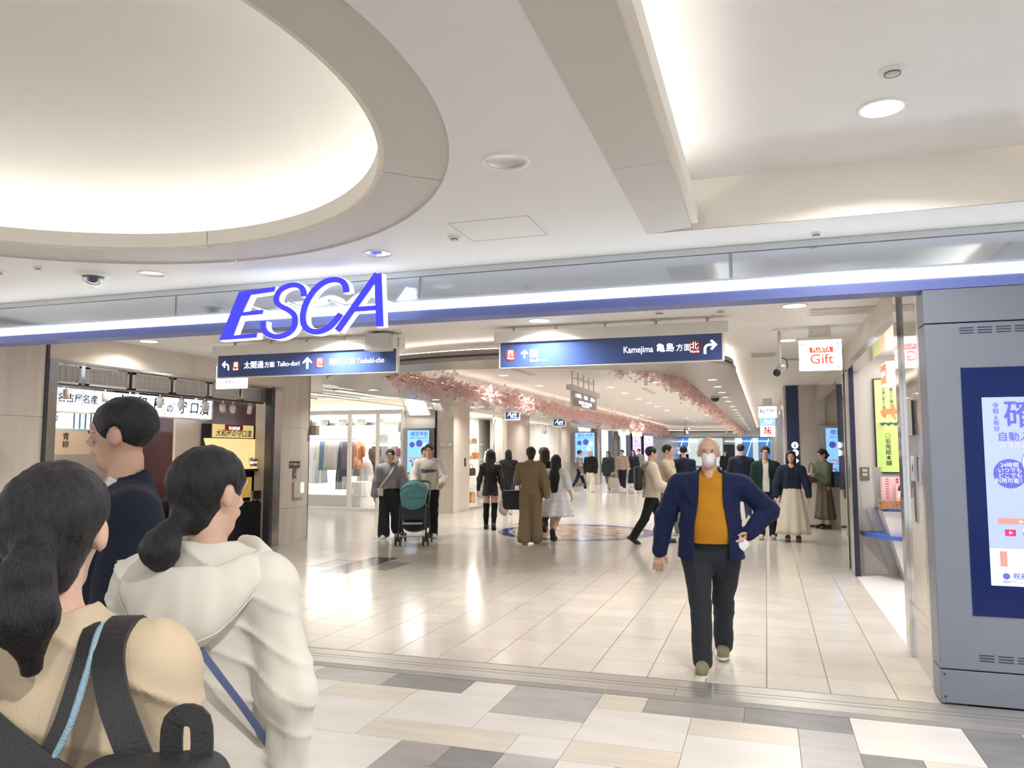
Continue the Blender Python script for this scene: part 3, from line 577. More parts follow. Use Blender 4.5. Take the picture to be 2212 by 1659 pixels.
# hanging corridor sign lying along the arcade
hs = thing('hanging_sign', 'long hanging sign with a blue upper and taupe lower half between the blossoms', 'sign', (-3.6, 15.85, 2.50))
box('upper_panel', (-0.02, 0.03, -1.12, 1.12, 0.13, 0.29), SIGNB, hs); box('lower_panel', (-0.02, 0.03, -1.12, 1.12, 0.0, 0.13), mat('sign_taupe', (0.42, 0.36, 0.32), 0.4), hs); box('header', (-0.06, 0.07, -1.3, 1.3, 0.29, 0.40), SIGNF, hs, 0.004); box('frame', (-0.015, 0.025, -1.15, 1.15, -0.02, 0.29), SIGNF, hs)
for k in range(5): MB().tube([(0, -1.05 + 0.5 * k, 0.4), (0, -1.05 + 0.5 * k, 0.69)], 0.014, 8).build('rod', STEEL, hs)
for s_, y, z, sz in (('← 太閤通方面', -0.65, 0.21, 0.085), ('椿町方面', 0.05, 0.21, 0.085), ('亀島方面 →', 0.72, 0.21, 0.085), ('地下鉄 東山線・桜通線  JR線 名鉄線', 0.0, 0.085, 0.075), ('Subway Higashiyama Line  JR Lines', 0.0, 0.03, 0.05)): text(s_, sz, TXTW, hs, (0.032, y, z), FPX)
h2 = thing('hanging_sign', 'small far hanging direction sign near the end of the blossoms', 'sign', (-3.9, 41, 2.42)); box('panel', (-0.02, 0.03, -1.1, 1.1, 0.0, 0.32), SIGNB, h2); box('header', (-0.05, 0.06, -1.2, 1.2, 0.32, 0.42), SIGNF, h2); text('北口 North', 0.2, TXTW, h2, (0.033, 0, 0.16), FPX)
for k in (-0.9, 0, 0.9): MB().tube([(0, k, 0.42), (0, k, 0.77)], 0.014, 6).build('rod', STEEL, h2)

# shop blade signs
def blade(name, label, x, y, z, w, h, lit, col, mount=True, frame=None):
    t = thing(name, label, 'sign', (x, y, z)); box('panel', (-w / 2, w / 2, -0.02, 0.02, 0, h), glow('lit_' + label[:18], col, lit), t, 0.003)
    if frame: 
        for b in ((-w / 2 - 0.03, -w / 2, -0.024, 0.024, -0.03, h + 0.03), (w / 2, w / 2 + 0.03, -0.024, 0.024, -0.03, h + 0.03), (-w / 2, w / 2, -0.024, 0.024, h, h + 0.03), (-w / 2, w / 2, -0.024, 0.024, -0.03, 0)): box('frame_bar', b, frame, t)
    if mount:
        box('clamp_bar', (-w / 2 - 0.02, w / 2 + 0.02, -0.04, 0.04, h + 0.002, h + 0.035), SIGNF, t)
        box('hanger_bracket', (-w * 0.26, w * 0.26, -0.02, 0.02, h + 0.035, ZI - z), SIGNF, t)
        for k in (-0.1, 0.1): MB().lathe([(0.012, 0), (0.012, 0.006), (0.001, 0.006)], k=10).build('screw', STEEL, t, loc=(k * w * 1.8, -0.02, h + 0.1), rot=FX)
    for a in (-1, 1):
        for b in (0, 1): MB().lathe([(0.008, 0), (0.008, 0.004), (0.001, 0.004)], k=8).build('corner_screw', STEEL, t, loc=(a * (w / 2 - 0.04), -0.02, 0.04 + b * (h - 0.08)), rot=FX)
    return t
REDG = mat('gift_red', (0.80, 0.10, 0.05), 0.4, emit=0.75)
g = blade('gift_shop_sign', 'lit white hanging sign reading PLUSTA Gift in red', 0.615, 9.4, 2.515, 0.455, 0.345, 1.5, (0.86, 0.92, 1.0))
box('red_block', (-0.115, 0.135, -0.024, -0.02, 0.205, 0.265), REDG, g); text('PLUSTA', 0.062, glow('sign_white_2', (1, 1, 1), 1.6), g, (0.01, -0.026, 0.235), bold=0.007, wide=0.9); text('Gift', 0.155, REDG, g, (0.01, -0.024, 0.125), bold=0.007, wide=1.05)
NAVT = glow('lit_sign_navy_text', (0.03, 0.07, 0.22), 0.35)
b = blade('pickle_shop_sign', 'lit white hanging sign with brush lettering in front of the pickle shop', -7.3, 9.3, 2.50, 0.52, 0.33, 1.5, (0.86, 0.93, 1.0))
text('大和屋守口漬', 0.078, NAVT, b, (0.0, -0.023, 0.185), shear=0.15, bold=0.01); text('總本家', 0.055, NAVT, b, (-0.02, -0.023, 0.095), shear=0.15); MB().lathe([(0.02, 0), (0.001, 0)], k=14).build('crest', mat('crest_pink', (0.75, 0.45, 0.42), 0.5), b, loc=(0, -0.0215, 0.27), rot=FX)
k1 = blade('sock_shop_sign', 'lit white hanging sign with three dark characters on the right side', 0.065, 22.0, 2.50, 0.47, 0.31, 1.6, (0.88, 0.94, 1.0)); text('靴下屋', 0.135, NAVT, k1, (0, -0.023, 0.17), bold=0.012); text('Tabio', 0.05, NAVT, k1, (0.1, -0.023, 0.07))
k2 = blade('hair_salon_sign', 'lit blue hanging sign with white italic lettering behind the sock shop sign', 0.065, 24.5, 2.36, 0.44, 0.24, 1.4, (0.20, 0.36, 0.85)); text('Puff', 0.16, TXTW, k2, (0, -0.023, 0.12), shear=0.3)
k3 = blade('clothing_shop_sign', 'lit white hanging sign with a red square logo beyond the blue one', 0.07, 29.0, 2.12, 0.50, 0.42, 1.6, (0.92, 0.94, 1.0)); box('red_square', (-0.13, 0.13, -0.024, -0.02, 0.08, 0.34), mat('logo_red', (0.6, 0.03, 0.07), 0.4, emit=0.3), k3); text('UNI', 0.14, TXTW, k3, (0, -0.026, 0.27), bold=0.007); text('QLO', 0.14, TXTW, k3, (0, -0.026, 0.15), bold=0.007)
WFR = mat('white_frame', (0.82, 0.84, 0.88), 0.4, emit=0.25)
for x, y, lb in ((-7.19, 22.0, 'navy hanging sign with white script lettering over the first bag window'), (-7.12, 27.3, 'navy hanging sign with white script lettering over the second bag window')):
    a = blade('bag_shop_sign', lb, x, y, 2.56 if y < 23 else 2.53, 0.42, 0.24, 0.25, (0.04, 0.08, 0.2), True, WFR); text('Age', 0.19, TXTW, a, (-0.02, -0.024, 0.14), shear=0.35); text('collection', 0.05, TXTW, a, (0.06, -0.024, 0.05))
YEL = mat('flower_yellow', (0.9, 0.75, 0.02), 0.5, emit=0.5); GRN = mat('leaf_green', (0.13, 0.35, 0.05), 0.5)
for i, (y, x) in enumerate(((42.6, -7.45), (46.6, -7.35))):
    a = blade('flower_shop_sign', 'white hanging sign with a yellow flower emblem, %s of the far pair' % ('nearer' if i == 0 else 'farther'), x, y, 2.50, 0.60, 0.40, 1.6, (0.86, 0.93, 1.0))
    MB().lathe([(0.11, 0), (0.07, 0.01), (0.001, 0.012)], k=12).build('flower', YEL, a, loc=(0, -0.021, 0.26), rot=FX); text('花丸', 0.12, GRN, a, (0, -0.023, 0.1), bold=0.007)

# ================================================================== INFORMATION KIOSK (right) and tax displays
KGR = mat('kiosk_silver_paint', (0.225, 0.25, 0.305), 0.38, 0.35, var=0.05, scale=2, bump=0.01, bscale=300)
SCR_N = mat('kiosk_navy_glass', (0.006, 0.014, 0.08), 0.2, spec=0.2, emit=0.05, ecol=(0.02, 0.08, 0.45))
SCR = glow('kiosk_screen', (0.32, 0.39, 0.82), 0.56); PURP = glow('screen_purple', (0.10, 0.11, 0.50), 0.42); PINKT = glow('screen_pink', (0.62, 0.42, 0.70), 0.9); BRN = glow('screen_brown', (0.42, 0.20, 0.16), 0.8); REDP = glow('screen_red', (0.55, 0.02, 0.08), 0.8); SCW = glow('screen_white', (0.60, 0.68, 1.0), 0.72)
ki = thing('information_kiosk', 'tall silver information kiosk with a navy-framed tax notice screen', 'kiosk', (1.9, 5.85, 0))
box('body', (-0.885, 0.9, -0.19, 0.045, 0.225, 2.435), KGR, ki, 0.006); box('plinth', (-0.885, 0.9, -0.185, 0.045, 0.012, 0.218), KGR, ki, 0.004); box('top_cover', (-0.885, 0.9, -0.19, 0.045, 2.442, 2.667), KGR, ki, 0.004)
bz = box('screen_bezel', (-0.685, 0.685, -0.196, -0.185, 0.565, 2.14), SCR_N, ki)
sc_ = box('screen', (-0.575, 0.575, -0.199, -0.195, 0.76, 1.945), SCR, ki)
def scr_text(par, s_, sz, m, x, z, al='LEFT', bold=0.0, y=-0.2005): return text(s_, sz, m, par, (x, y, z), align=al, bold=bold, ext=0.0006)
def tax_screen(par, k, x0, z0, y, full=True):     # k scale, x0/z0 lower left of the lit screen (1.15 x 1.185 m at k=1)
    q = lambda u, v: (x0 + u * k, z0 + v * k)
    def tt(s_, sz, m, u, v, al='LEFT', bold=0.0): p = q(u, v); return text(s_, sz * k, m, par, (p[0], y - 0.0025, p[1]), align=al, bold=bold, ext=0.0006)
    def rect(n_, u0, u1, v0, v1, m, dy=0.001): a, b2 = q(u0, v0), q(u1, v1); return box(n_, (a[0], b2[0], y - dy - 0.001, y - dy + 0.0004, a[1], b2[1]), m, par)
    def disc(u, v, r, m, dy=0.0012): p = q(u, v); return MB().lathe([(r * k, 0), (r * k, 0.001), (0.001, 0.001)], k=28).build('bubble', m, par, loc=(p[0], y - dy, p[1]), rot=FX)
    rect('lower_field', 0.0, 1.15, 0.0, 0.23, SCW, 0.0002)
    for i, c in enumerate('令和6年分'): tt(c, 0.038, PURP, 0.075, 1.13 - 0.037 * i, 'CENTER')
    tt('確定申告', 0.19, PURP, 0.115, 1.065, bold=0.007); tt('自動入力で簡単便利！', 0.062, PURP, 0.075, 0.93); tt('スマホとマイナンバーカード', 0.04, PINKT, 0.085, 0.875)
    disc(0.135, 0.70, 0.092, PURP)
    for i, c in enumerate(('24時間', 'いつでも', 'どこでも', '利用可能！')): tt(c, 0.034, SCW, 0.135, 0.752 - 0.033 * i, 'CENTER')
    disc(0.30, 0.77, 0.098, PURP, 0.0010); disc(0.30, 0.77, 0.094, SCW, 0.0014); tt('電子申告', 0.035, PURP, 0.30, 0.79, 'CENTER'); tt('約7割', 0.045, PURP, 0.30, 0.735, 'CENTER')
    disc(0.88, 0.76, 0.10, PURP); tt('送信', 0.05, SCW, 0.88, 0.76, 'CENTER')
    rect('banner', 0.055, 1.09, 0.385, 0.42, BRN); tt('e-Tax で申告', 0.036, SCW, 0.17, 0.403, bold=0.007)
    rect('video_icon', 0.09, 0.15, 0.31, 0.35, REDP); p = q(0.113, 0.33); MB().prism([(p[0], y - 0.0032, p[1] + 0.011 * k), (p[0], y - 0.0032, p[1] - 0.011 * k), (p[0] + 0.02 * k, y - 0.0032, p[1])], (0, 0.001, 0)).build('play_mark', SCW, par)
    tt('動画で見る', 0.026, PINKT, 0.185, 0.348); tt('申告書の作成方法を動画でチェック', 0.022, PURP, 0.185, 0.322)
    rect('info_box_tab', 0.055, 0.095, 0.12, 0.215, BRN); tt('所得税および復興特別所得税', 0.022, PINKT, 0.105, 0.195); tt('消費税及び地方消費税', 0.022, PINKT, 0.105, 0.165); tt('贈与税', 0.022, PINKT, 0.105, 0.135)
    tt('税務署・国税庁', 0.042, PURP, 0.12, 0.06, bold=0.01); disc(0.085, 0.06, 0.02, PURP); tt('国税庁ホームページ', 0.018, PURP, 0.065, 0.025)
tax_screen(ki, 1.0, -0.575, 0.76, -0.199)
def vents(x0, z0, rows, cols):
    for c in range(cols):
        for r_ in range(rows): box('vent_slot', (x0 + c * 0.105, x0 + c * 0.105 + 0.082, -0.1925, -0.189, z0 + r_ * 0.017, z0 + r_ * 0.017 + 0.006), mat('slot_navy', (0.02, 0.03, 0.08), 0.5), ki)
vents(-0.68, 2.365, 3, 13); vents(-0.66, 0.285, 3, 13)
for x, z in ((-0.86, 0.05), (-0.86, 0.19)): MB().lathe([(0.008, 0), (0.008, 0.003), (0.001, 0.003)], k=10).build('screw', DSTEEL, ki, loc=(x, -0.186, z), rot=FX)
SCB = glow('tax_screen_blue', (0.22, 0.50, 0.95), 0.8)
def small_display(label, x, y, z, w, h):
    t = thing('tax_display', label, 'display', (x, y, z)); box('steel_surround', (-w / 2 - 0.14, w / 2 + 0.14, -0.05, 0.06, -0.06, h + 0.06), STEEL, t, 0.004); box('screen', (-w / 2, w / 2, -0.056, -0.048, 0, h), SCB, t)
    k = w / 1.15
    def tt(s_, sz, m, u, v, bold=0.0): text(s_, sz, m, t, (u, -0.058, v), bold=bold, ext=0.0006)
    tt('確定申告', w * 0.2, PURP, 0.03, h * 0.91, 0.011); tt('自動入力で7割おまかせ', w * 0.075, PURP, 0, h * 0.815)
    for u, v, r_, m in ((-0.28, 0.66, 0.12, PURP), (0.05, 0.69, 0.15, PURP), (0.32, 0.63, 0.12, SCW), (0.18, 0.48, 0.1, SCW)): MB().lathe([(r_ * w, 0), (r_ * w, 0.001), (0.001, 0.001)], k=20).build('bubble', m, t, loc=(u * w, -0.0575, v * h), rot=FX)
    box('banner', (-w * 0.44, w * 0.44, -0.058, -0.056, h * 0.33, h * 0.355), BRN, t); box('video_icon', (-w * 0.4, -w * 0.26, -0.058, -0.056, h * 0.25, h * 0.29), REDP, t)
    for v in (0.30, 0.26, 0.19, 0.15, 0.11): box('text_line', (-w * 0.2, w * 0.38, -0.058, -0.056, h * v, h * v + 0.012), PURP, t)
    return t
small_display('blue tax notice display in a steel surround beside the dress shop', -8.69, 18.66, 1.05, 0.62, 1.10)
small_display('blue tax notice display at the right, by the woman in olive', 1.50, 17.735, 1.06, 0.58, 1.03)
small_display('small blue tax notice display far down the left side', -8.35, 36.9, 1.05, 0.95, 1.45)
for x, y, lb in ((-8.69, 18.60, 'left'), (-8.35, 36.8, 'far')):
    t = thing('light_hood', 'white angled light hood over the %s tax display' % ('blue' if lb == 'left' else 'farthest blue'), 'light', (x, y, 2.55)); MB().prism([(-0.34, 0.1, 0.0), (-0.34, 0.1, 0.36), (-0.34, -0.28, 0.36)], (0.05, 0, 0)).build('side_cheek', WHITE, t); MB().prism([(0.29, 0.1, 0.0), (0.29, 0.1, 0.36), (0.29, -0.28, 0.36)], (0.05, 0, 0)).build('side_cheek', WHITE, t)
    box('lamp_panel', (-0.29, 0.29, -0.2, 0.1, 0.345, 0.36), glow('hood_lamp', (1, 0.97, 0.92), 12), t); box('back_panel', (-0.29, 0.29, 0.09, 0.1, 0, 0.36), WHITE, t)
struct(box('wall_display_left', (-9.2, -8.2, 18.74, 19.0, 0, ZI), mat('pale_wall_left', (0.72, 0.67, 0.62), 0.35)))['label'] = 'pale wall behind the left tax display'
struct(box('trim_15', (-8.235, -8.205, 18.66, 18.75, 0, ZI), BLACK))['label'] = 'black vertical groove beside the left tax display'
# notices on walls
n = thing('wall_notice', 'small white notice on the far stone pillar', 'notice', (-7.93, 18.69, 1.745)); box('plate', (-0.14, 0.14, -0.012, 0, 0, 0.065), WHITE, n); MB().lathe([(0.022, 0), (0.001, 0)], k=12).build('red_mark', REDP, n, loc=(-0.1, -0.0135, 0.033), rot=FX)
box('text_line', (-0.05, 0.08, -0.0135, -0.012, 0.035, 0.045), TXTK, n); box('text_line', (-0.05, 0.08, -0.0135, -0.012, 0.018, 0.026), TXTK, n)
n = thing('exit_sign', 'small green arrow evacuation light on the left stone pillar', 'sign', (-7.995, 12.12, 0.80)); box('plate', (0, 0.03, -0.19, 0.14, -0.02, 0.26), mat('plate_beige', (0.60, 0.54, 0.45), 0.4), n, 0.003); box('lit_panel', (0.03, 0.034, 0.0, 0.10, 0.06, 0.24), glow('exit_white', (0.85, 0.97, 0.95), 1.3), n); text('←', 0.11, mat('exit_green', (0.0, 0.38, 0.28), 0.5), n, (0.036, 0.05, 0.16), FPX, bold=0.007)
n = thing('area_plate', 'dark brown plate with pale characters on the left stone pillar', 'notice', (-7.995, 11.96, 1.31)); box('plate', (0, 0.015, -0.15, 0.15, 0, 0.115), mat('plate_brown', (0.075, 0.045, 0.045), 0.4), n); text('地下街出入口', 0.055, mat('plate_text', (0.72, 0.68, 0.62), 0.5), n, (0.017, 0, 0.057), FPX, bold=0.01)
n = thing('switch_plate', 'narrow dark switch plate below the brown plate on the left pillar', 'switch', (-7.995, 11.96, 1.12)); box('plate', (0, 0.012, -0.045, 0.045, 0, 0.16), mat('plate_dark', (0.16, 0.14, 0.13), 0.35), n); box('key', (0.012, 0.015, -0.02, 0.02, 0.07, 0.085), SIGNF, n)
n = thing('junction_box', 'small brown box on the corner of the left stone pillar', 'box', (-7.96, 12.47, 1.9)); box('case', (-0.06, 0.09, -0.05, 0.07, 0, 0.17), mat('box_brown', (0.30, 0.25, 0.21), 0.4), n); box('front_plate', (0.0, 0.07, -0.055, -0.05, 0.02, 0.15), mat('box_brown2', (0.45, 0.36, 0.30), 0.4), n)
n = thing('restroom_sign', 'tall navy restroom sign with two round pictograms on the right wall', 'sign', (0.56, 17.725, 0.0)); box('panel', (-0.125, 0.125, 0, 0.012, 0.8, ZI - 0.002), mat('restroom_navy', (0.022, 0.035, 0.11), 0.3), n)
for z, c in ((1.73, (0.02, 0.02, 0.03)), (1.57, (0.4, 0.03, 0.06))):
    MB().lathe([(0.072, 0), (0.001, 0)], k=24).build('white_disc', TXTW, n, loc=(0.03, -0.002, z), rot=FX); MB().box(0.018, 0.042, -0.004, -0.003, z - 0.045, z + 0.02).build('figure_body', mat('fig%g' % z, c, 0.5), n); MB().lathe([(0.013, 0), (0.001, 0)], k=12).build('figure_head', MATS['fig%g' % z], n, loc=(0.03, -0.0035, z + 0.036), rot=FX)
MB().prism([(0.05, -0.003, 1.45), (0.05, -0.003, 1.35), (0.105, -0.003, 1.40)], (0, 0.002, 0)).build('side_arrow', TXTW, n); text('WC', 0.05, TXTW, n, (0.07, -0.002, 1.27))
n = thing('restroom_plate', 'white restroom plate with a red figure at the far left edge', 'sign', (-7.99, 6.12, 1.43)); box('plate', (0, 0.02, -0.22, 0.20, 0, 0.24), mat('plate_white', (0.78, 0.77, 0.76), 0.4), n); MB().lathe([(0.022, 0), (0.001, 0)], k=12).build('figure_head', REDP, n, loc=(0.022, 0.12, 0.18), rot=FPX); MB().prism([(0.0215, 0.105, 0.155), (0.0215, 0.135, 0.155), (0.0215, 0.15, 0.08), (0.0215, 0.09, 0.08)], (0.001, 0, 0)).box(0.0215, 0.0225, 0.108, 0.132, 0.04, 0.08).build('figure_body', mat('figure_maroon', (0.3, 0.04, 0.07), 0.5), n); box('rim', (0.0, 0.018, -0.225, 0.205, -0.006, 0.246), mat('plate_rim', (0.45, 0.42, 0.42), 0.4), n)
for y, z, h, lb in ((6.5, 1.72, 0.26, 'tall slim black-edged notice holder on the right polished pillar'), (6.47, 1.38, 0.19, 'white card with a small blue arrow on the right polished pillar')):
    n = thing('pillar_plate', lb, 'notice', (1.05, y, z)); box('plate', (-0.012, 0.004, -0.1, 0.08, 0, h), mat('pillar_plate%g' % z, (0.5, 0.48, 0.46) if z > 1.5 else (0.72, 0.73, 0.78), 0.2), n); box('edge', (-0.014, 0.0, -0.115, -0.1, 0, h), BLACK if z > 1.5 else STEEL, n)
    if z < 1.5: MB().prism([(-0.0135, 0.02, 0.095), (-0.0135, -0.03, 0.06), (-0.0135, -0.03, 0.13)], (0.001, 0, 0)).build('arrow_mark', NAVY, n)
n = thing('door_pull', 'recessed dark handle slot low on the right polished pillar', 'handle', (1.05, 6.46, 1.08)); box('slot', (-0.006, 0.006, -0.035, 0.035, 0, 0.30), DSTEEL, n); box('slot_rim', (-0.004, 0.006, -0.045, 0.045, -0.01, 0.31), STEEL, n)
for y, lb in ((19.55, 'small dark slot on the pale pillar before the bag windows'), (30.7, 'small white switch on the pale pillar after the bag windows')):
    n = thing('wall_switch', lb, 'switch', (-7.735, y, 1.20)); box('plate', (0, 0.012, -0.05, 0.05, 0, 0.22), DSTEEL if y < 20 else WHITE, n); box('key', (0.012, 0.016, -0.02, 0.02, 0.08, 0.14), STEEL, n)

# ================================================================== LEFT: PICKLE SHOP
PW = -12.2
struct(box('wall_pickle_back', (PW - 0.1, PW, 6.9, 12.4, 0, ZI), mat('shop_cream', (0.80, 0.72, 0.60), 0.6)))['label'] = 'cream back wall of the pickle shop'
struct(box('floor_pickle', (PW, -8.0, 6.9, 12.0, -0.004, 0.002), mat('pickle_floor', (0.60, 0.53, 0.45), 0.3, var=0.1)))['label'] = 'beige floor inside the pickle shop'
struct(box('wall_pickle_near', (PW, -8.3, 6.8, 6.9, 0, ZI), MATS['shop_cream'])); struct(box('wall_pickle_far', (PW, -8.5, 12.0, 12.1, 0, ZI), mat('shop_dark_red', (0.10, 0.045, 0.05), 0.12)))['label'] = 'dark red glossy side wall of the pickle shop'
struct(box('wall_pickle_partition', (-8.75, -8.70, 9.80, 10.5, 0, 2.4), mat('shop_beige', (0.72, 0.62, 0.52), 0.5)))['label'] = 'beige partition left of the black display cabinet'
struct(box('ceiling_pickle', (PW, -8.3, 6.9, 12.0, 2.78, 2.82), MATS['shop_dark_red']))['label'] = 'dark ceiling of the pickle shop'
SHO = mat('shoji_paper', (0.62, 0.62, 0.64), 0.6); SHB = mat('shoji_frame', (0.78, 0.72, 0.66), 0.5)
for i in range(6):
    y0 = 6.92 + 0.78 * i; t = thing('shoji_box', 'white lattice box above the pickle shop counter, %s from the stone wall' % ordinal(i), 'lattice', (-8.3, y0, 2.44), 0, 'lattice boxes')
    box('paper', (0, 0.02, 0.03, 0.66, 0.02, 0.22), SHO, t)
    for b_ in ((0.0, 0.035, 0, 0.035, 0, 0.24), (0.0, 0.035, 0.655, 0.69, 0, 0.24), (0.0, 0.035, 0, 0.69, 0, 0.025), (0.0, 0.035, 0, 0.69, 0.215, 0.24)): box('frame_bar', b_, SHB, t)
    for k in range(1, 7): box('lattice_bar', (0.02, 0.027, 0.03 + k * 0.09 - 0.004, 0.03 + k * 0.09 + 0.004, 0.02, 0.22), SHB, t)
    for k in (1, 2): box('lattice_bar', (0.02, 0.027, 0.03, 0.66, 0.02 + k * 0.067 - 0.004, 0.02 + k * 0.067 + 0.004), SHB, t)
box_tr = thing('light_track', 'thin dark lamp track under the lattice boxes', 'track', (-8.22, 9.2, 2.41)); box('rail', (-0.015, 0.015, -2.2, 2.1, 0, 0.025), DSTEEL, box_tr)
for i, (y, z) in enumerate(((7.36, 0), (7.95, 0), (8.37, 0), (8.92, 0), (9.35, 0), (9.85, 0), (10.95, 0))):
    t = thing('track_spotlight', 'white cylinder spotlight on the pickle shop track, %s from the stone wall' % ordinal(i), 'spotlight', (-8.22, y, 2.41)); MB().tube([(0, 0, 0), (0, 0, -0.05)], 0.012, 8).build('stem', WHITE, t); a = 0.0 if i < 3 else 0.03
    MB().tube([(a, -a, -0.045), (-a, a, -0.17)], 0.038, 16).build('housing', mat('spot_white', (0.76, 0.70, 0.62), 0.4), t, True); MB().tube([(-a, a, -0.17), (-a * 1.05, a * 1.05, -0.174)], 0.033, 16).build('lens', glow('spot_lens', (1, .95, .85), 4), t)
for i, y in enumerate((10.35, 10.6)):
    t = thing('track_spotlight', 'tilted cream spotlight turned toward the black cabinet, %s of two' % ('first' if i == 0 else 'second'), 'spotlight', (-8.28, y, 2.43)); MB().tube([(0, 0, 0), (0, 0, -0.09)], 0.012, 8).build('stem', WHITE, t); MB().tube([(0.03, -0.05, -0.10), (-0.04, 0.05, -0.17)], 0.048, 16).build('housing', MATS['spot_white'], t, True)
LBX = glow('lightbox_white', (0.80, 0.90, 1.0), 1.15)
t = thing('lightbox_sign', 'long lit white sign board with black brush characters in the pickle shop', 'sign', (-8.42, 8.75, 2.11)); box('panel', (-0.08, 0.0, -1.55, 1.5, 0, 0.29), LBX, t); box('frame_bar', (-0.09, 0.012, -1.56, 1.52, -0.02, 0.0), SHB, t); box('frame_bar', (-0.09, 0.012, 1.5, 1.53, -0.02, 0.30), SHB, t)
for k in range(17): box('grid_line', (0.0, 0.003, -1.5 + k * 0.18 - 0.003, -1.5 + k * 0.18 + 0.003, 0, 0.29), mat('grid_grey', (0.52, 0.56, 0.62), 0.5), t)
for k in (1, 2): box('grid_line', (0.0, 0.003, -1.55, 1.5, k * 0.097 - 0.003, k * 0.097 + 0.003), MATS['grid_grey'], t)
for y in (-1.2, 0.0, 1.2): box('hanger_bracket', (-0.06, -0.03, y - 0.02, y + 0.02, 0.29, 0.67), SHB, t)
text('名古屋名産', 0.125, TXTK, t, (0.006, -1.03, 0.16), FPX, bold=0.007)
for c, y, s_ in (('大', -0.33, 0.24), ('和', 0.02, 0.23), ('屋', 0.35, 0.23), ('の', 0.58, 0.14), ('守', 0.83, 0.22), ('口', 1.10, 0.20), ('漬', 1.33, 0.23)): text(c, s_, TXTK, t, (0.006, y, 0.145 - (0.03 if c == 'の' else 0)), FPX, bold=0.007, shear=0.1)
t = thing('black_display_cabinet', 'black display cabinet with a yellow lit slanted tray at the pickle shop', 'cabinet', (-8.62, 11.1, 0)); BCK = mat('cabinet_black', (0.022, 0.024, 0.03), 0.25)
box('back', (-0.06, -0.02, -0.75, 0.85, 0, 2.05), BCK, t); box('lower_body', (-0.02, 0.28, -0.75, 0.7, 0, 0.72), BCK, t); box('side', (-0.02, 0.3, 0.62, 0.70, 0, 2.05), BCK, t)
YL = glow('yellow_lit_panel', (0.95, 0.68, 0.32), 0.7); MB().prism([(-0.018, -0.55, 1.83), (-0.018, 0.52, 1.83), (-0.018, 0.52, 2.05), (-0.018, -0.55, 2.05)], (0.012, 0, 0)).build('header_board', glow('yellow_board', (0.85, 0.64, 0.26), 0.5), t)
text('大和屋の守口漬', 0.128, TXTK, t, (-0.004, -0.01, 1.895), FPX, bold=0.007, shear=0.1, wide=1.05); box('red_tab', (-0.006, -0.003, -0.25, 0.22, 1.955, 2.05), mat('tab_red', (0.45, 0.04, 0.07), 0.5), t); text('名古屋名産', 0.06, TXTW, t, (-0.001, -0.01, 1.99), FPX)
MB().prism([(-0.015, -0.75, 1.81), (-0.015, 0.60, 1.81), (0.16, 0.52, 1.30), (0.16, -0.72, 1.30)], (0.02, 0, 0.005)).build('lit_tray', YL, t); box('tray_ledge', (-0.02, 0.2, -0.75, 0.58, 1.26, 1.30), BCK, t)
box('lower_lit_panel', (-0.02, 0.0, -0.6, 0.5, 0.8, 1.15), glow('yellow_dim_panel', (0.75, 0.46, 0.10), 0.4), t); box('shelf', (-0.02, 0.24, -0.75, 0.58, 0.72, 0.75), BCK, t)
for i in range(3): 
    p = thing('pickle_package', ('white hexagonal', 'green banded', 'orange wrapped')[i] + ' pickle package on the yellow tray', 'package', (-8.50, 11.36 + 0.11 * i, 1.34 + 0.0 * i)); MB().prism([(0, -0.045, 0), (0, 0.045, 0), (0, 0.055, 0.07), (0, 0.03, 0.15 - 0.02 * i), (0, -0.03, 0.15 - 0.02 * i), (0, -0.055, 0.07)], (0.05, 0, 0)).build('wrapper', mat('wrap%d' % i, ((0.85, 0.82, 0.78), (0.25, 0.40, 0.25), (0.85, 0.45, 0.12))[i], 0.4), p); box('paper_band', (0.05, 0.053, -0.045, 0.045, 0.05, 0.085), (TXTW, YL, WHITE)[i], p)
for i in range(5):
    p = thing('brochure', 'narrow dark brochure in the cabinet rack, %s from the left' % ordinal(i), 'brochure', (-8.36, 11.25 + 0.075 * i, 0.755), 0, 'rack brochures'); box('cover', (0, 0.012, -0.03, 0.03, 0, 0.17), mat('brochure_%d' % (i == 0), (0.6, 0.6, 0.6) if i == 0 else (0.06, 0.04, 0.045), 0.4), p); box('white_foot', (0.012, 0.0135, -0.02, 0.02, 0.01, 0.03), WHITE, p)
t = thing('lightbox_sign', 'lit white sign with teal hiragana at the left of the pickle shop', 'sign', (-11.6, 10.3, 2.0)); box('panel', (-0.06, 0.0, -1.3, 1.2, 0, 0.33), glow('lightbox_2', (0.9, 0.95, 1.0), 1.3), t); text('ういろう', 0.26, mat('teal_text', (0.02, 0.20, 0.28), 0.5), t, (0.005, -0.55, 0.16), FPX, shear=0.2)
for k in range(4): box('stripe', (0.0, 0.004, 0.25 + k * 0.12, 0.29 + k * 0.12, 0, 0.33), mat('stripe_blue', (0.15, 0.28, 0.45), 0.5), t)
box('upper_band', (-0.06, 0.0, -1.3, 1.2, 0.36, 0.62), glow('lightbox_3', (0.62, 0.78, 0.95), 0.9), t)
t = thing('shop_counter', 'wood-fronted counter with hanging name banners at the left shop', 'counter', (-11.2, 9.9, 0)); box('body', (-0.4, 0.3, -2.4, 1.6, 0, 0.95), mat('counter_wood', (0.42, 0.29, 0.18), 0.4, var=0.2, stretch=(1, .2, 4)), t); box('top', (-0.42, 0.34, -2.4, 1.6, 0.95, 0.99), SHB, t); box('banner_board', (-0.42, -0.38, -2.2, 1.2, 1.55, 1.95), mat('banner_tan', (0.62, 0.48, 0.34), 0.6), t)
for k in range(4): text('青\n柳', 0.14, TXTK, t, (-0.375, -1.3 + 0.6 * k, 1.78), FPX)
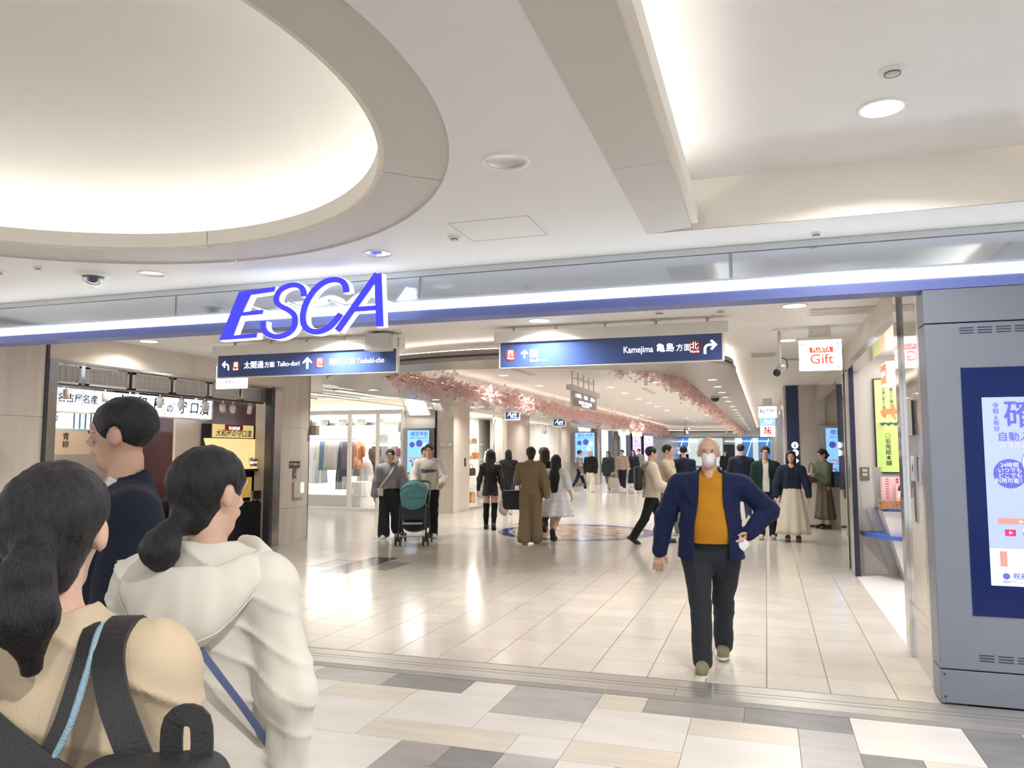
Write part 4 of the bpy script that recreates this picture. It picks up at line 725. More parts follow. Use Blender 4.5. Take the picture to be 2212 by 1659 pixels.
area('lamp_pickle', (-10.2, 9.3, 2.7), (0, 0, 0), 2.2, 3.6, 60, (1, 0.92, 0.82))

# ================================================================== LEFT: DRESS SHOP behind the side passage
WFM = mat('white_window_frame', (0.84, 0.82, 0.79), 0.35)
struct(box('wall_dress_back', (-16, -9.2, 22.6, 22.7, 0, ZI), WHITE))['label'] = 'white back wall of the dress shop'; struct(box('wall_dress_side', (-9.22, -9.14, 18.8, 22.6, 0, ZI), WHITE))['label'] = 'white side wall of the dress shop'
struct(box('ceiling_dress', (-16, -9.2, 18.9, 22.6, 2.66, 2.70), WHITE))['label'] = 'white ceiling of the dress shop'
t = thing('window_1', 'white-framed glass shop front of the dress shop', 'shop window', (-10.6, 18.72, 0)); t['kind'] = 'structure'
for x0, x1 in ((-5.4, -3.6), (-3.52, -0.22), (-0.16, 0.62), (0.70, 1.36)): box('pane', (x0, x1, -0.006, 0.006, 0.08, 2.62), GLASS, t)
for x0, x1 in ((-3.6, -3.52), (-0.24, -0.14), (0.62, 0.70), (1.36, 1.46)): box('mullion', (x0, x1, -0.04, 0.04, 0.0, 2.66), WFM, t, 0.004)
box('bottom_rail', (-5.4, 1.46, -0.05, 0.05, 0.0, 0.09), WFM, t); box('top_rail', (-5.4, 1.46, -0.05, 0.05, 2.60, 2.70), WFM, t)
cv = struct(box('wall_dress_cove', (-16, -9.15, 18.78, 18.88, 2.70, ZI), mat('cove_cream', (0.88, 0.80, 0.64), 0.5)))['label'] = 'cream lit bulkhead over the dress shop windows'
lc = thing('cove_lamp', 'warm linear lamp lighting the bulkhead over the dress shop', 'light', (-12, 18.62, 2.72)); box('housing', (-4, 2.8, -0.04, 0.04, -0.03, 0), WFM, lc); box('tube', (-3.95, 2.75, -0.02, 0.02, 0.002, 0.02), COVEM, lc)
t = thing('display_plinth', 'low white display platform in the dress shop window', 'platform', (-12.3, 19.7, 0)); box('body', (-3.2, 1.35, -0.7, 0.7, 0, 0.40), WHITE, t, 0.01); box('foot', (-3.2, 1.4, -0.75, 0.75, 0, 0.06), WFM, t)
t = thing('clothes_rail', 'thin bronze clothes rail in the dress shop window', 'clothes rail', (-12.3, 20.0, 0.40)); MB().tube([(-3, 0, 1.56), (1.2, 0, 1.56)], 0.014, 8).build('bar', mat('bronze', (0.35, 0.25, 0.16), 0.35, 0.8), t, True)
for x in (-2.9, -0.6, 1.15): MB().tube([(x, 0, 0), (x, 0, 1.56)], 0.012, 8).build('upright', MATS['bronze'], t, True)
def garment(name, label, x, y, ztop, L_, w, col, sleeves=0.0, flare=1.3, var=0.15, rz=0.0, group=None, pat=None):
    t = thing(name, label, 'clothing', (x, y, ztop), rz, group); m = pat or mat('cloth_%s' % label[:24], col, 0.85, var=var, scale=9, stretch=(3, 3, .6), bump=0.15, bscale=25)
    rings = []; n_ = 20
    for k in range(9):
        f = k / 8; hw = w * (0.32 if k == 0 else 0.5) * (1 + (flare - 1) * f) ; dp = 0.07 + 0.05 * f
        rings.append([(hw * math.cos(2 * math.pi * i / n_) * (1 + 0.06 * f * math.sin(i * 2.5 + k)), dp * math.sin(2 * math.pi * i / n_) * (1 + 0.5 * f * math.sin(i * 4.1)), -L_ * f + (0.05 if k == 0 else 0)) for i in range(n_)])
    MB().loft(rings[::-1]).build('cloth_body', m, t, True)
    if sleeves:
        for s_ in (-1, 1): MB().tube([(s_ * w * 0.42, 0, -0.03), (s_ * w * 0.6, 0.01, -sleeves * 0.5), (s_ * w * 0.62, -0.02, -sleeves)], [0.07, 0.06, 0.05], 10).build('sleeve', m, t, True)
    MB().tube([(-w * 0.42, 0, -0.02), (0, 0, 0.05), (w * 0.42, 0, -0.02)], 0.008, 6).tube([(0, 0, 0.05), (0, 0, 0.13), (0.03, 0, 0.155), (0.0, 0, 0.17)], 0.004, 6).build('hanger', STEEL, t)
    return t
for a in ((-13.15, 1.22, 0.42, (0.12, 0.30, 0.10), 0.5, 1.1, 'green leaf-print dress at the left end of the shop window rail'), (-12.60, 1.18, 0.46, (0.80, 0.77, 0.70), 0.62, 1.25, 'long off-white coat on the shop window rail'), (-12.42, 1.15, 0.30, (0.03, 0.10, 0.35), 0, 1.0, 'royal blue inner dress beside the off-white coat'),
          (-12.2, 0.78, 0.42, (0.56, 0.51, 0.46), 0.55, 1.0, 'greige waistcoat jacket on the shop window rail'), (-12.04, 0.75, 0.34, (0.66, 0.60, 0.58), 0.62, 1.0, 'pale flower-print blouse on the shop window rail'), (-11.72, 1.34, 0.36, (0.05, 0.045, 0.055), 0, 1.35, 'long black sleeveless dress on the shop window rail'),
          (-11.36, 0.95, 0.30, (0.16, 0.11, 0.12), 0, 1.1, 'dark brown scarf dress near the window mullion')):
    garment('hanging_garment', a[6], a[0], 20.0, 1.84, a[1], a[2], a[3], a[4], a[5])
garment('hanging_garment', 'orange knit behind the window mullion', -11.25, 20.0, 1.84, 0.75, 0.3, (0.75, 0.25, 0.05), 0.4, 1.0); garment('hanging_garment', 'bright white long dress behind the shop door', -11.15, 20.3, 1.30, 1.0, 0.40, (0.88, 0.87, 0.85), 0.0, 1.8)
t = thing('clothes_rail', 'upper steel clothes rail behind the dress shop doors', 'clothes rail', (-10.3, 20.6, 0)); MB().tube([(-0.9, 0, 1.84), (0.95, 0, 1.84)], 0.014, 8).build('bar', STEEL, t, True); MB().tube([(-0.9, 0, 1.30), (0.95, 0, 1.30)], 0.012, 8).build('lower_bar', STEEL, t, True)
for x in (-0.9, 0.95): MB().tube([(x, 0, 0), (x, 0, 2.2)], 0.014, 8).build('upright', STEEL, t, True)
for i in range(6): garment('hanging_garment', 'black knit top hung behind the glass door, %s from the left' % ordinal(i), -11.05 + 0.14 * i, 20.6, 1.70, 0.46, 0.22, (0.03, 0.03, 0.035), 0.3, 1.0, rz=1.1, group='black knit tops')
for i in range(6): garment('hanging_garment', 'dark green patterned skirt below the black tops, %s from the left' % ordinal(i), -11.05 + 0.14 * i, 20.62, 1.20, 0.45, 0.22, (0.07, 0.085, 0.07), 0, 1.1, rz=1.1, group='dark skirts')
garment('hanging_garment', 'bright pink knit beside the shop doors', -9.75, 20.4, 1.86, 0.4, 0.34, (0.9, 0.12, 0.30), 0.0, 1.0); garment('hanging_garment', 'charcoal coat high behind the right shop door', -9.85, 20.95, 2.50, 0.75, 0.40, (0.05, 0.055, 0.065), 0.5, 1.0); garment('hanging_garment', 'black and white print blouse behind the middle mullion', -10.35, 21.2, 2.49, 0.6, 0.26, (0.10, 0.10, 0.11), 0.3, 1.0, var=0.6)
def handbag(label, x, y, z, w, h, d, col, rz=0, handle=0.12, group=None, nm='handbag'):
    t = thing(nm, label, 'bag', (x, y, z), rz, group); m = mat('bag_%s' % label[:22], col, 0.45, var=0.1, scale=8)
    sec = [(-0.5, 0), (0.5, 0), (0.54, 0.25), (0.5, 0.8), (0.42, 1.0), (-0.42, 1.0), (-0.5, 0.8), (-0.54, 0.25)]
    MB().loft([[(u * w * q, dy * d, v * h) for u, v in sec] for q, dy in ((0.9, -0.5), (1.0, -0.38), (1.0, 0.38), (0.9, 0.5))]).build('body', m, t, False, 0.008)
    MB().tube(crv([(-w * 0.3, 0, h * 0.96), (-w * 0.22, 0, h + handle * 0.8), (0, 0, h + handle), (w * 0.22, 0, h + handle * 0.8), (w * 0.3, 0, h * 0.96)], False, 5), 0.009, 6).build('strap', m, t, True)
    return t
handbag('black handbag on the high rail of the dress shop', -10.75, 20.6, 1.86, 0.22, 0.24, 0.12, (0.02, 0.02, 0.022)); handbag('cream handbag on the high rail of the dress shop', -10.99, 20.6, 1.86, 0.15, 0.24, 0.1, (0.70, 0.60, 0.45))
t = thing('shoe_box_stack', 'white storage cubes at the foot of the dress shop door', 'box', (-10.9, 19.4, 0)); box('cube', (-0.3, 0.2, -0.2, 0.2, 0.06, 0.34), WHITE, t, 0.01); box('cube', (-0.25, 0.22, -0.2, 0.2, 0.345, 0.75), WHITE, t, 0.01)
for i in range(5):
    t = thing('black_spotlight', 'black flood spotlight at the top of the dress shop window, %s from the left' % ordinal(i), 'spotlight', (-13.0 + 0.62 * i, 19.4, 2.66)); MB().tube([(0, 0, 0), (0, 0, -0.12)], 0.015, 8).build('stem', BLACK, t); MB().prism([(-0.1, -0.06, -0.3), (0.1, -0.06, -0.3), (0.06, -0.06, -0.13), (-0.06, -0.06, -0.13)], (0, 0.14, 0)).build('housing', BLACK, t); MB().prism([(-0.16, -0.07, -0.33), (0.16, -0.07, -0.33), (0.1, -0.07, -0.29), (-0.1, -0.07, -0.29)], (0, 0.02, 0)).build('barn_door', BLACK, t)
area('lamp_dress', (-12.2, 20.6, 2.62), (0, 0, 0), 5.5, 2.6, 230, (1, 0.95, 0.87))
for i, (x, y0, y1) in enumerate(((-11.6, 13.6, 18.2), (-10.4, 14.2, 18.4), (-9.3, 15.5, 18.4), (-12.8, 13.6, 18.2))):
    t = thing('linear_ceiling_light', 'long thin ceiling light over the left side passage, %s from the arcade' % ordinal(3 - i), 'light', (x, (y0 + y1) / 2, ZI)); h = (y1 - y0) / 2; box('housing', (-0.10, 0.10, -h, h, -0.03, 0), mat('linear_housing', (0.55, 0.50, 0.42), 0.4), t); box('tube', (-0.04, 0.04, -h + 0.02, h - 0.02, -0.036, -0.03), glow('linear_tube', (1.0, 0.93, 0.78), 7), t)
t = thing('smoke_curtain', 'row of clear hanging glass panels above the left side passage', 'glass panel', (-7.76, 15.5, 2.62))
for k in range(4): box('pane', (-0.005, 0.005, -3.05 + k * 1.54, -3.05 + (k + 1) * 1.54 - 0.012, 0, 0.398), GLASS, t)
box('edge_bar', (-0.006, 0.006, -3.07, 3.1, -0.012, 0.0), mat('glass_edge', (0.45, 0.50, 0.45), 0.3), t)

# ================================================================== LEFT: BAG SHOP windows
struct(box('wall_bag_back', (-9.6, -9.5, 19.9, 31.4, 0, ZI), WHITE))['label'] = 'white back wall of the bag shop windows'
struct(box('wall_bag_end', (-9.5, -8.1, 30.2, 30.3, 0, ZI), WHITE))['label'] = 'white end wall of the second bag window'
struct(box('ceiling_bag', (-9.6, -8.1, 19.9, 30.2, 2.71, 2.75), WHITE))['label'] = 'white ceiling of the bag shop windows'
CUR = mat('white_curtain', (0.88, 0.88, 0.82), 0.7)
for i, (y0, y1) in enumerate(((20.4, 24.4), (25.6, 29.8))):
    mb = MB(); pts = [(-9.2 + 0.045 * math.sin(k * 1.05), y0 + (y1 - y0) * k / 110) for k in range(111)]
    mb.loft([[(x, y, z) for x, y in pts] for z in (0.0, 2.71)], closed=False); o = mb.build('white_curtain', CUR, None, True); tag(o, 'pleated white curtain at the back of the %s bag shop window' % ('first' if i == 0 else 'second'), 'curtain')
    area('lamp_bag', (-8.5, (y0 + y1) / 2, 2.65), (0, 0, 0), 0.8, 3.4, 85, (1, 0.98, 0.93))
    t = thing('window_%d' % (i + 2), 'clear glass front of the %s bag shop window' % ('first' if i == 0 else 'second'), 'shop window', (-7.85, 0, 0)); t['kind'] = 'structure'
    if i == 0: box('pane', (-0.005, 0.005, 22.2, 23.1, 0.05, 2.68), GLASS, t); box('pane_edge', (-0.02, 0.02, 22.17, 22.2, 0, 2.7), STEEL, t)
    else: box('pane', (-0.005, 0.005, 25.6, 30.0, 0.05, 2.68), GLASS, t)
    box('sill', (-0.05, 0.08, 19.9 if i == 0 else 25.6, 23.1 if i == 0 else 30.0, 0, 0.05), STEEL, t)
for i, y in enumerate((23.9, 29.2)):
    t = thing('black_spotlight', 'black window spotlight with barn doors in the %s bag window' % ('first' if i == 0 else 'second'), 'spotlight', (-8.3, y, 2.70)); MB().tube([(0, 0, 0), (0, 0, -0.1)], 0.03, 8).build('stem', BLACK, t); MB().prism([(0, -0.13, -0.42), (0, 0.13, -0.42), (0, 0.09, -0.2), (0, 0.03, -0.08), (0, -0.05, -0.08), (0, -0.07, -0.2)], (0.12, 0, 0)).build('housing', BLACK, t); MB().prism([(0.1, -0.28, -0.3), (0.1, -0.12, -0.42), (0.1, -0.1, -0.38), (0.1, -0.26, -0.27)], (0.02, 0, 0)).prism([(0.1, 0.28, -0.3), (0.1, 0.12, -0.42), (0.1, 0.1, -0.38), (0.1, 0.26, -0.27)], (0.02, 0, 0)).build('barn_door', BLACK, t)
t = thing('bag_shelf', 'white shelf unit with bags in the first bag window', 'shelf', (-8.55, 21.55, 0))
for z in (0.45, 0.85, 1.34, 1.80): box('board', (-0.25, 0.25, -1.3, 1.0, z, z + 0.025), WFM, t)
box('upright', (-0.25, 0.25, -1.33, -1.3, 0, 2.3), WFM, t); box('upright', (0.2, 0.25, 0.55, 0.6, 0, 0.85), WFM, t); box('base', (-0.25, 0.25, -1.3, 1.0, 0, 0.08), WFM, t)
for a in (('brown leather shoulder bag on the top bag shelf', 21.95, 1.828, 0.42, 0.17, (0.28, 0.17, 0.11)), ('small orange handbag on the middle bag shelf', 22.2, 1.368, 0.26, 0.20, (0.80, 0.30, 0.10)), ('tan clutch bag on the middle bag shelf', 21.75, 1.368, 0.3, 0.10, (0.55, 0.38, 0.22)), ('black handbag on the low bag shelf', 21.85, 0.878, 0.42, 0.22, (0.02, 0.02, 0.02)), ('tall dark bag at the back of the low bag shelf', 21.3, 0.878, 0.3, 0.4, (0.06, 0.05, 0.07)), ('orange paper bag under the lowest bag shelf', 21.9, 0.085, 0.3, 0.28, (0.85, 0.5, 0.25)), ('black backpack hung high at the left of the bag window', 21.0, 2.28, 0.36, 0.36, (0.03, 0.03, 0.035))): handbag(a[0], -8.45, a[1], a[2], a[3], a[4], 0.14, a[5], R(90))
garment('hanging_garment', 'beige trench coat with a dark lining on a stand in the bag window', -8.35, 23.35, 1.62, 0.95, 0.46, (0.55, 0.48, 0.38), 0.6, 1.1, rz=R(70))
t = thing('mannequin_stand', 'thin stand holding the beige trench coat', 'stand', (-8.35, 23.35, 0)); MB().tube([(0, 0, 0.02), (0, 0, 1.60)], 0.015, 8).build('pole', STEEL, t); MB().lathe([(0.16, 0), (0.16, 0.015), (0.02, 0.025)], k=20).build('foot', STEEL, t)

# ================================================================== LEFT: FAR SHOPS
VIO = glow('violet_poster', (0.72, 0.58, 0.92), 1.1); PKB = mat('poster_pink', (0.62, 0.12, 0.38), 0.5); SKYW = glow('lit_pale_blue', (0.78, 0.88, 1.0), 1.25)
for i, (y0, y1) in enumerate(((38.2, 41.4), (43.6, 47.0))):
    t = thing('lit_shop_window', 'pale blue lit shop window with a yellow flower emblem, %s of the far pair' % ('nearer' if i == 0 else 'farther'), 'shop window', (-8.1, (y0 + y1) / 2, 0)); h = (y1 - y0) / 2
    box('lit_back', (-0.05, 0.0, -h, h, 0.0, 2.68), SKYW, t); box('jamb', (-0.05, 0.25, h, h + 0.25, 0, 2.7), DSTEEL, t); box('jamb', (-0.05, 0.3, -h - 0.5, -h, 0, 2.7), STEEL, t)
    MB().lathe([(0.33, 0), (0.25, 0.03), (0.001, 0.05)], k=14).build('flower_emblem', YEL, t, loc=(0.03, -h + 0.75, 2.3), rot=FPX); box('price_board', (0.0, 0.03, -h, -h + 1.2, 1.2, 1.75), VIO, t)
    text('14,190', 0.3, PKB, t, (0.035, -h + 1.7, 1.55), FPX, bold=0.007); box('counter', (0.0, 0.2, -h, h, 0.0, 0.9), mat('counter_white', (0.75, 0.72, 0.78), 0.4), t)
rp_ = random.Random(5)
for i, (y0, y1) in enumerate(((49.6, 52.6), (54.4, 58.6))):
    t = thing('blossom_poster', 'tall violet cherry blossom poster, %s of the far pair' % ('nearer' if i == 0 else 'farther'), 'poster', (-8.05, (y0 + y1) / 2, 0.3)); h = (y1 - y0) / 2; box('sheet', (-0.03, 0, -h, h, 0, 2.4), VIO, t); box('frame', (-0.05, -0.03, -h - 0.3, h + 0.3, -0.3, 2.5), STEEL, t)
    mb = MB()
    for k in range(110):
        y, z, r_ = rp_.uniform(-h + .1, h - .1), 2.3 * rp_.random() ** 0.8 + 0.05, rp_.uniform(0.03, 0.09); mb.poly([(0.004, y + r_ * math.cos(a), z + r_ * math.sin(a)) for a in np.arange(5) * 1.2566])
    o = mb.build('printed_petals', PKB, t); o['kind'] = 'stuff'
# ================================================================== FAR END shop front
t = thing('end_shop_front', 'blue glass shop front with white lines at the far end of the arcade', 'shop front', (-3.4, 77.9, 0)); BLG = glow('blue_glass_panel', (0.07, 0.22, 0.52), 0.6)
for x0, x1 in ((-5.2, -3.9), (1.25, 2.15), (2.75, 3.9), (-6.8, -5.6)): box('blue_panel', (x0, x1, -0.05, 0, 0.3, 2.9), BLG, t)
for x0, x1 in ((-3.85, -0.6), (0.55, 1.2), (2.2, 2.7)): box('pale_panel', (x0, x1, -0.05, 0, 0.2, 2.9), glow('pale_shop_panel', (0.58, 0.66, 0.66), 0.7), t)
for x in (-5.1, -4.4, 1.4, 2.9): MB().tube([(x, -0.07, 0.4), (x + 0.75, -0.07, 2.8)], 0.03, 6).build('white_line', TXTW, t)
for z in (0.9, 1.4, 1.9): box('white_line', (-5.2, -3.9, -0.08, -0.05, z, z + 0.05), TXTW, t); 
box('tv_screen', (-0.5, 0.5, -0.09, -0.04, 1.05, 2.25), mat('tv_dark', (0.05, 0.06, 0.08), 0.15), t); box('header', (-7, 4, -0.06, 0.0, 2.9, 3.0), mat('end_header', (0.35, 0.38, 0.38), 0.3), t); text('エスカ', 0.5, TXTW, t, (-4.4, -0.09, 1.65), bold=0.007)
for x0, x1, c in ((-5.8, -4.9, (0.35, 0.35, 1.0)), (-4.8, -3.0, (1, 1, 1)), (-0.4, 2.4, (1, 1, 1)), (2.6, 3.7, (1, 1, 1))): box('neon_line', (x0, x1, -0.12, -0.06, 2.55, 2.6), glow('neon%g' % c[0], c, 3), t)
fl_r = [(20.3, 21.6), (23.0, 25.5), (27.5, 31.0), (34.0, 40.0)]
for i, (y0, y1) in enumerate(fl_r):
    t = thing('shop_doorway', 'dark framed shop doorway on the right wall, %s from the restroom sign' % ordinal(i), 'doorway', (0.399, (y0 + y1) / 2, 0)); h = (y1 - y0) / 2; box('opening', (-0.01, 0.0, -h, h, 0, 2.55), mat('doorway_glow', (0.18, 0.15, 0.13), 0.3, emit=0.15, ecol=(1, .8, .6)), t); box('jamb', (-0.05, 0.0, -h - 0.12, -h, 0, 2.6), STEEL, t); box('jamb', (-0.05, 0.0, h, h + 0.12, 0, 2.6), STEEL, t); box('head', (-0.05, 0.0, -h, h, 2.55, 2.62), STEEL, t)

# ================================================================== RIGHT: GIFT SHOP interior
struct(box('wall_gift_far', (1.10, 3.6, 11.30, 11.42, 0, ZI), mat('gift_wall', (0.84, 0.79, 0.72), 0.45)))['label'] = 'white far wall of the gift shop'; struct(box('wall_gift_right', (3.5, 3.6, 6.9, 11.3, 0, ZI), WHITE))['label'] = 'white right wall of the gift shop'
struct(box('ceiling_gift', (1.2, 3.5, 6.92, 11.3, 2.86, 2.9), WHITE))['label'] = 'white gift shop ceiling'; struct(box('floor_gift', (1.06, 3.5, 6.9, 11.3, -0.004, 0.003), mat('gift_floor', (0.84, 0.80, 0.78), 0.25)))['label'] = 'glossy white gift shop floor'
area('lamp_gift', (2.2, 9.2, 2.82), (0, 0, 0), 1.8, 3.6, 48, (1, 0.96, 0.9))
t = thing('green_poster', 'yellow-green lit poster with a bottle and a bounding animal in the gift shop', 'poster', (1.75, 11.268, 1.33)); PG = glow('poster_lime', (0.58, 0.68, 0.28), 0.42); box('sheet', (-0.36, 0.36, -0.02, 0.02, 0, 1.22), PG, t); box('black_border', (-0.375, 0.375, -0.018, 0.03, -0.015, 1.235), BLACK, t)
box('lower_field', (-0.355, 0.355, -0.024, -0.02, 0, 0.55), glow('poster_lime2', (0.48, 0.64, 0.18), 0.42), t); box('ground_band', (-0.355, 0.355, -0.024, -0.02, 0.55, 0.64), glow('poster_tan', (0.55, 0.52, 0.20), 0.4), t)
PGK = mat('poster_ink', (0.02, 0.06, 0.03), 0.5)
for k, c in enumerate('より華やかに輝き放つ'): text(c, 0.042, PGK, t, (-0.16, -0.024, 1.16 - 0.04 * k))
for k, c in enumerate('金色の装い新たに登場'): text(c, 0.042, PGK, t, (-0.25, -0.024, 1.16 - 0.04 * k))
ANI = glow('poster_orange', (0.70, 0.24, 0.10), 0.35)
MB().prism([(u, -0.026, v) for u, v in ((-0.30, 0.80), (-0.28, 0.74), (-0.24, 0.70), (-0.22, 0.76), (-0.17, 0.76), (-0.13, 0.68), (-0.11, 0.69), (-0.13, 0.77), (-0.07, 0.74), (-0.06, 0.76), (-0.11, 0.82), (-0.13, 0.88), (-0.17, 0.88), (-0.18, 0.83), (-0.26, 0.83))][::-1], (0, 0.002, 0)).build('animal_print', ANI, t)
for u in (-0.28, -0.2, -0.12, -0.04): MB().prism([(u, -0.026, 0.60), (u + 0.03, -0.026, 0.63), (u + 0.08, -0.026, 0.61), (u + 0.03, -0.026, 0.655), (u - 0.04, -0.026, 0.64)], (0, 0.002, 0)).build('leaf_print', mat('poster_leaf', (0.02, 0.22, 0.16), 0.5), t)
box('bottle_print', (-0.03, 0.15, -0.026, -0.022, 0.72, 1.06), glow('poster_bottle', (0.55, 0.52, 0.15), 0.4), t)
for k, c in enumerate('坂角総本舖'): text(c, 0.072, PGK, t, (-0.22, -0.026, 0.40 - 0.072 * k), bold=0.01)
MB().lathe([(0.03, 0), (0.024, 0.0)], k=20).build('round_crest', PGK, t, loc=(-0.22, -0.026, 0.475), rot=FX); text('ゆ', 0.22, PGK, t, (0.08, -0.026, 0.44), bold=0.007); box('arrow_tag', (0.0, 0.2, -0.026, -0.022, 0.25, 0.31), PGK, t)
t = thing('lit_box_sign', 'glowing orange and white box sign hanging in the gift shop', 'sign', (1.42, 10.2, 2.38)); MB().prism([(-0.06, -0.30, 0), (-0.06, 0.12, 0), (-0.06, 0.12, 0.27), (-0.06, -0.30, 0.27)], (0.40, 0.0, 0.0)).build('box_body', glow('gift_box_white', (0.95, 0.92, 1.0), 1.5), t); box('orange_face', (-0.066, -0.06, -0.29, 0.11, 0.02, 0.25), glow('gift_orange', (0.95, 0.16, 0.07), 1.4), t); text('PLUSTA', 0.085, glow('sign_white_2', (1, 1, 1), 1.6), t, (-0.068, -0.09, 0.135), FNX, bold=0.007); text('Gift', 0.17, REDG, t, (0.16, -0.304, 0.14), bold=0.007)
MB().tube([(0.1, 0.0, 0.27), (0.1, 0.0, 0.48)], 0.012, 8).build('hanger', STEEL, t)
BLU = mat('counter_blue', (0.06, 0.13, 0.52), 0.35)
t = thing('gift_counter', 'white slanted counter with two blue ledges in the gift shop', 'counter', (1.45, 10.95, 0)); MB().prism([(0.05, 0.33, 0), (2.0, 0.33, 0), (2.0, 0.33, 0.86), (-0.22, 0.33, 0.86)], (0, -0.02, 0)).prism([(0.15, -0.2, 0.0), (2.0, -0.2, 0.0), (2.0, -0.35, 0.86), (-0.1, -0.35, 0.86)], (0, 0.5, 0)).build('front', mat('gift_counter_white', (0.80, 0.78, 0.76), 0.4), t)
MB().prism([(-0.12, 0.3, 0), (-0.05, -0.42, 0), (0.25, -0.52, 0), (2.0, -0.55, 0), (2.0, 0.3, 0)], (0, 0, 0.035)).build('upper_ledge', BLU, t, loc=(0, 0, 0.865)); MB().prism([(-0.3, 0.32, 0), (-0.28, 0.1, 0), (-0.1, -0.30, 0), (0.3, -0.55, 0), (2.0, -0.6, 0), (2.0, 0.32, 0)], (0, 0, 0.045)).build('lower_ledge', BLU, t, loc=(0, 0, 0.51)); box('blue_sticker', (0.16, 0.34, -0.362, -0.35, 0.7, 0.76), mat('sticker_blue', (0.05, 0.3, 0.6), 0.4), t)
t = thing('wicker_basket', 'brown woven basket on the blue counter ledge', 'basket', (1.62, 10.65, 0.90)); WK = mat('wicker', (0.48, 0.25, 0.11), 0.6, var=0.3, scale=40)
for k in range(4): MB().tube([(-0.30, -0.17, 0.012 + 0.027 * k), (0.30, -0.17, 0.012 + 0.027 * k), (0.30, 0.14, 0.012 + 0.027 * k), (-0.30, 0.14, 0.012 + 0.027 * k), (-0.30, -0.17, 0.012 + 0.027 * k)], 0.011, 6).build('woven_strand', WK, t)
for k in range(17): box('upright_strand', (-0.29 + 0.036 * k - 0.006, -0.29 + 0.036 * k + 0.006, -0.185, -0.168, 0, 0.105), WK, t)
box('base', (-0.29, 0.29, -0.16, 0.13, 0, 0.012), WK, t)
PK = mat('pink_box', (0.86, 0.56, 0.60), 0.5); CR2 = mat('crimson_print', (0.50, 0.03, 0.10), 0.5)
for i in range(12):
    t = thing('gift_box', 'flat pink gift box in the basket stack, %s from the bottom' % ordinal(i), 'box', (1.49, 10.70, 0.915 + 0.030 * i), 0, 'flat pink gift boxes'); box('carton', (-0.13, 0.13, -0.1, 0.1, 0, 0.029), PK, t); box('print_mark', (-0.1, -0.06, -0.1012, -0.1, 0.01, 0.02), CR2, t); box('print_mark', (0.02, 0.05, -0.1012, -0.1, 0.004, 0.025), CR2, t)
for i in range(2):
    t = thing('gift_box', 'upright pink gift box with crimson characters, %s one' % ('left' if i == 0 else 'right'), 'box', (1.565 + 0.155 * i, 10.54, 0.915), 0, 'upright pink gift boxes'); box('carton', (-0.065, 0.065, -0.03, 0.03, 0, 0.29), PK, t); box('label_strip', (-0.045, 0.02, -0.032, -0.03, 0, 0.20), WHITE, t); text('お', 0.062, CR2, t, (-0.012, -0.034, 0.115), bold=0.007); text('福', 0.062, CR2, t, (-0.012, -0.034, 0.045), bold=0.007); MB().lathe([(0.03, 0), (0.001, 0)], k=12).build('crest_mark', mat('maroon_mark', (0.18, 0.03, 0.07), 0.5), t, loc=(-0.015, -0.0325, 0.245), rot=FX); box('crest_base', (-0.05, 0.02, -0.0325, -0.03, 0.205, 0.235), MATS['maroon_mark'], t)
t = thing('control_panel', 'bronze control panel on the white gift shop wall', 'switch', (1.24, 11.285, 1.22)); box('plate', (-0.055, 0.055, 0, 0.012, 0, 0.17), mat('plate_bronze', (0.26, 0.2, 0.17), 0.35), t); box('key', (-0.03, 0.03, -0.004, 0, 0.11, 0.145), SIGNF, t); box('key', (-0.03, 0.03, -0.004, 0, 0.055, 0.09), SIGNF, t)
t = thing('acrylic_holder', 'clear acrylic brochure holder left of the pink boxes', 'holder', (1.34, 10.9, 0.9)); box('body', (-0.05, 0.05, -0.05, 0.05, 0, 0.5), mat('acrylic', (0.8, 0.82, 0.84), 0.05, trans=0.8, alpha=0.5), t); 
for k in range(3): box('leaflet', (-0.04, 0.04, -0.03 + 0.02 * k, -0.025 + 0.02 * k, 0.02 + 0.1 * k, 0.3 + 0.1 * k), mat('leaflet', (0.55, 0.5, 0.5), 0.5), t)
